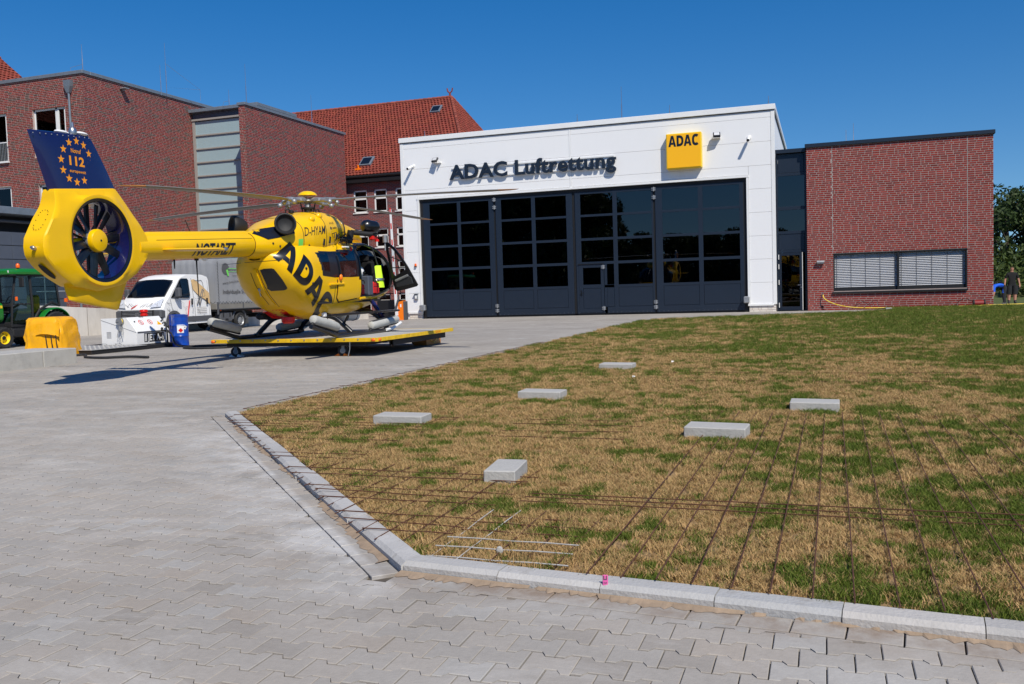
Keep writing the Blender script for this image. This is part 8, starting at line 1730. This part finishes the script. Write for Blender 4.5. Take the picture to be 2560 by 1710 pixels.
# ------------------------------------------------------------------ trees
mat('bark', (0.07, 0.055, 0.04), 0.9, var=0.3, vscale=6, bump=0.5, bscale=20)
def leaf_mat(name, a, b):
    m = bpy.data.materials.new(name); m.use_nodes = True; MATS[name] = m; N = m.node_tree.nodes; Lk = m.node_tree.links; p = N['Principled BSDF']; p.inputs['Roughness'].default_value = 0.6; p.inputs['Specular IOR Level'].default_value = 0.3
    at = N.new('ShaderNodeAttribute'); at.attribute_name = 'col'; sx = N.new('ShaderNodeSeparateColor'); Lk.new(at.outputs['Color'], sx.inputs[0]); o = mixc(N, Lk, sx.outputs[0], a, b); Lk.new(o, p.inputs['Base Color'])
    tr2 = N.new('ShaderNodeBsdfTranslucent'); Lk.new(o, tr2.inputs[0]); mx = N.new('ShaderNodeMixShader'); mx.inputs[0].default_value = 0.22; Lk.new(p.outputs[0], mx.inputs[1]); Lk.new(tr2.outputs[0], mx.inputs[2]); Lk.new(mx.outputs[0], N['Material Output'].inputs[0])
ATTR_MATS |= {'leaf_dark', 'leaf_mid'}; leaf_mat('leaf_dark', (0.020, 0.040, 0.010), (0.050, 0.080, 0.018)); leaf_mat('leaf_mid', (0.035, 0.062, 0.012), (0.085, 0.115, 0.022))
def tree_meshes(seed, h, rad, n, mname, leaf=0.16, low=0.12):
    r = np.random.default_rng(seed); tb = MB(); tb.tube([(0, 0, -0.3), (0.05, 0.03, h*0.25), (0.1, -0.05, h*0.55), (0.05, 0, h*0.85)], [h*0.030, h*0.024, h*0.015, h*0.004], 8); cl = []
    for k in range(26):
        t = r.uniform(low, 0.97); a = r.uniform(0, 2*pi); prof = rad*(sin(pi*min(1, (t-low)/(1-low)*0.85+0.13))**0.7); d = prof*r.uniform(0.45, 0.95); c = Vector((d*cos(a), d*sin(a), t*h)); cl.append((c, rad*r.uniform(0.26, 0.44)))
        z0 = max(0.15*h, t*h-0.18*h); tb.tube([(0.06, 0, z0), tuple(Vector((c.x*0.5, c.y*0.5, (z0+c.z)/2+0.1))), tuple(c)], [h*0.010, h*0.006, h*0.002], 5)
    lb = MB()
    for i in range(n):
        c, cr_ = cl[r.integers(len(cl))]; v = r.normal(size=3); v /= np.linalg.norm(v); q = cr_*r.uniform(0.55, 1.05)**0.6; p = Vector((c.x+v[0]*q, c.y+v[1]*q, c.z+v[2]*q*0.8)); u = Vector(r.normal(size=3)).normalized(); w = u.cross(Vector(r.normal(size=3))).normalized(); s = leaf*r.uniform(0.6, 1.3)
        lb.col = (float(r.random()), 0, 0); lb.add([tuple(p-u*s), tuple(p+w*s*0.45), tuple(p+u*s), tuple(p-w*s*0.45)], [(0, 1, 2, 3)])
    return tb.mesh('trunk', 'bark'), lb.mesh('crown', mname)
TM = [tree_meshes(31, 7.2, 2.9, 7000, 'leaf_dark'), tree_meshes(32, 6.4, 2.7, 6500, 'leaf_mid'), tree_meshes(33, 8.0, 3.0, 7000, 'leaf_dark')]
TL = ['dark green tree showing directly right of the brick annex', 'lighter bushy tree behind the man in black', 'tall dark tree at the right frame edge', 'low bushy tree filling the gap under the dark trees', 'further dark tree behind the right row', 'broad tree beyond the right frame edge']
for k, (x, y, s, v) in enumerate(((10.6, 62, 0.86, 0), (13.2, 60, 0.80, 1), (15.8, 63, 0.84, 2), (11.9, 57.5, 0.52, 1), (12.6, 67, 0.88, 2), (19.5, 61, 0.9, 0))):
    t = thing('broadleaf_tree', TL[k], 'tree', (x, y, 0), k*1.3, 'trees behind the annex'); t.scale = (s*1.15, s*1.15, s)
    link('trunk', TM[v][0], t); link('crown', TM[v][1], t)
mb = MB(); r = np.random.default_rng(77)
for i in range(16000):
    x, y = r.uniform(8.5, 26), r.uniform(50, 57.5); hgt = 0.3+2.4*((y-50)/7.5)**1.2; p = Vector((x, y, r.uniform(0, hgt)+0.3)); u = Vector(r.normal(size=3)).normalized(); w = u.cross(Vector(r.normal(size=3))).normalized(); s = r.uniform(0.08, 0.2); mb.col = (float(r.random()), 0, 0); mb.add([tuple(p-u*s), tuple(p+w*s*0.5), tuple(p+u*s), tuple(p-w*s*0.5)], [(0, 1, 2, 3)])
mb.build('undergrowth', 'leaf_mid', kind='stuff')
# wood on the other side of the yard: it is what the gate panes and windows mirror
src = bpy.data.objects.new('tree', None)
tb_, cb_ = tree_meshes(41, 12, 4.6, 5200, 'leaf_dark', 0.34)
for nm, me in (('woodland_trunks', tb_), ('woodland', cb_)):
    o_ = bpy.data.objects.new('tree', me); r = np.random.default_rng(50); pts, sc_ = [], []
    for x in np.arange(-95, 40, 4.2):
        for j in range(3):
            pts.append((x+r.uniform(-1.5, 1.5), -44-6*j+r.uniform(-2, 2), -0.6)); sc_.append((1.35 if x < -30 else 0.66)*r.uniform(0.85, 1.12))
    scatter(nm, pts, r.uniform(0, 6.28, len(pts)), sc_, o_)
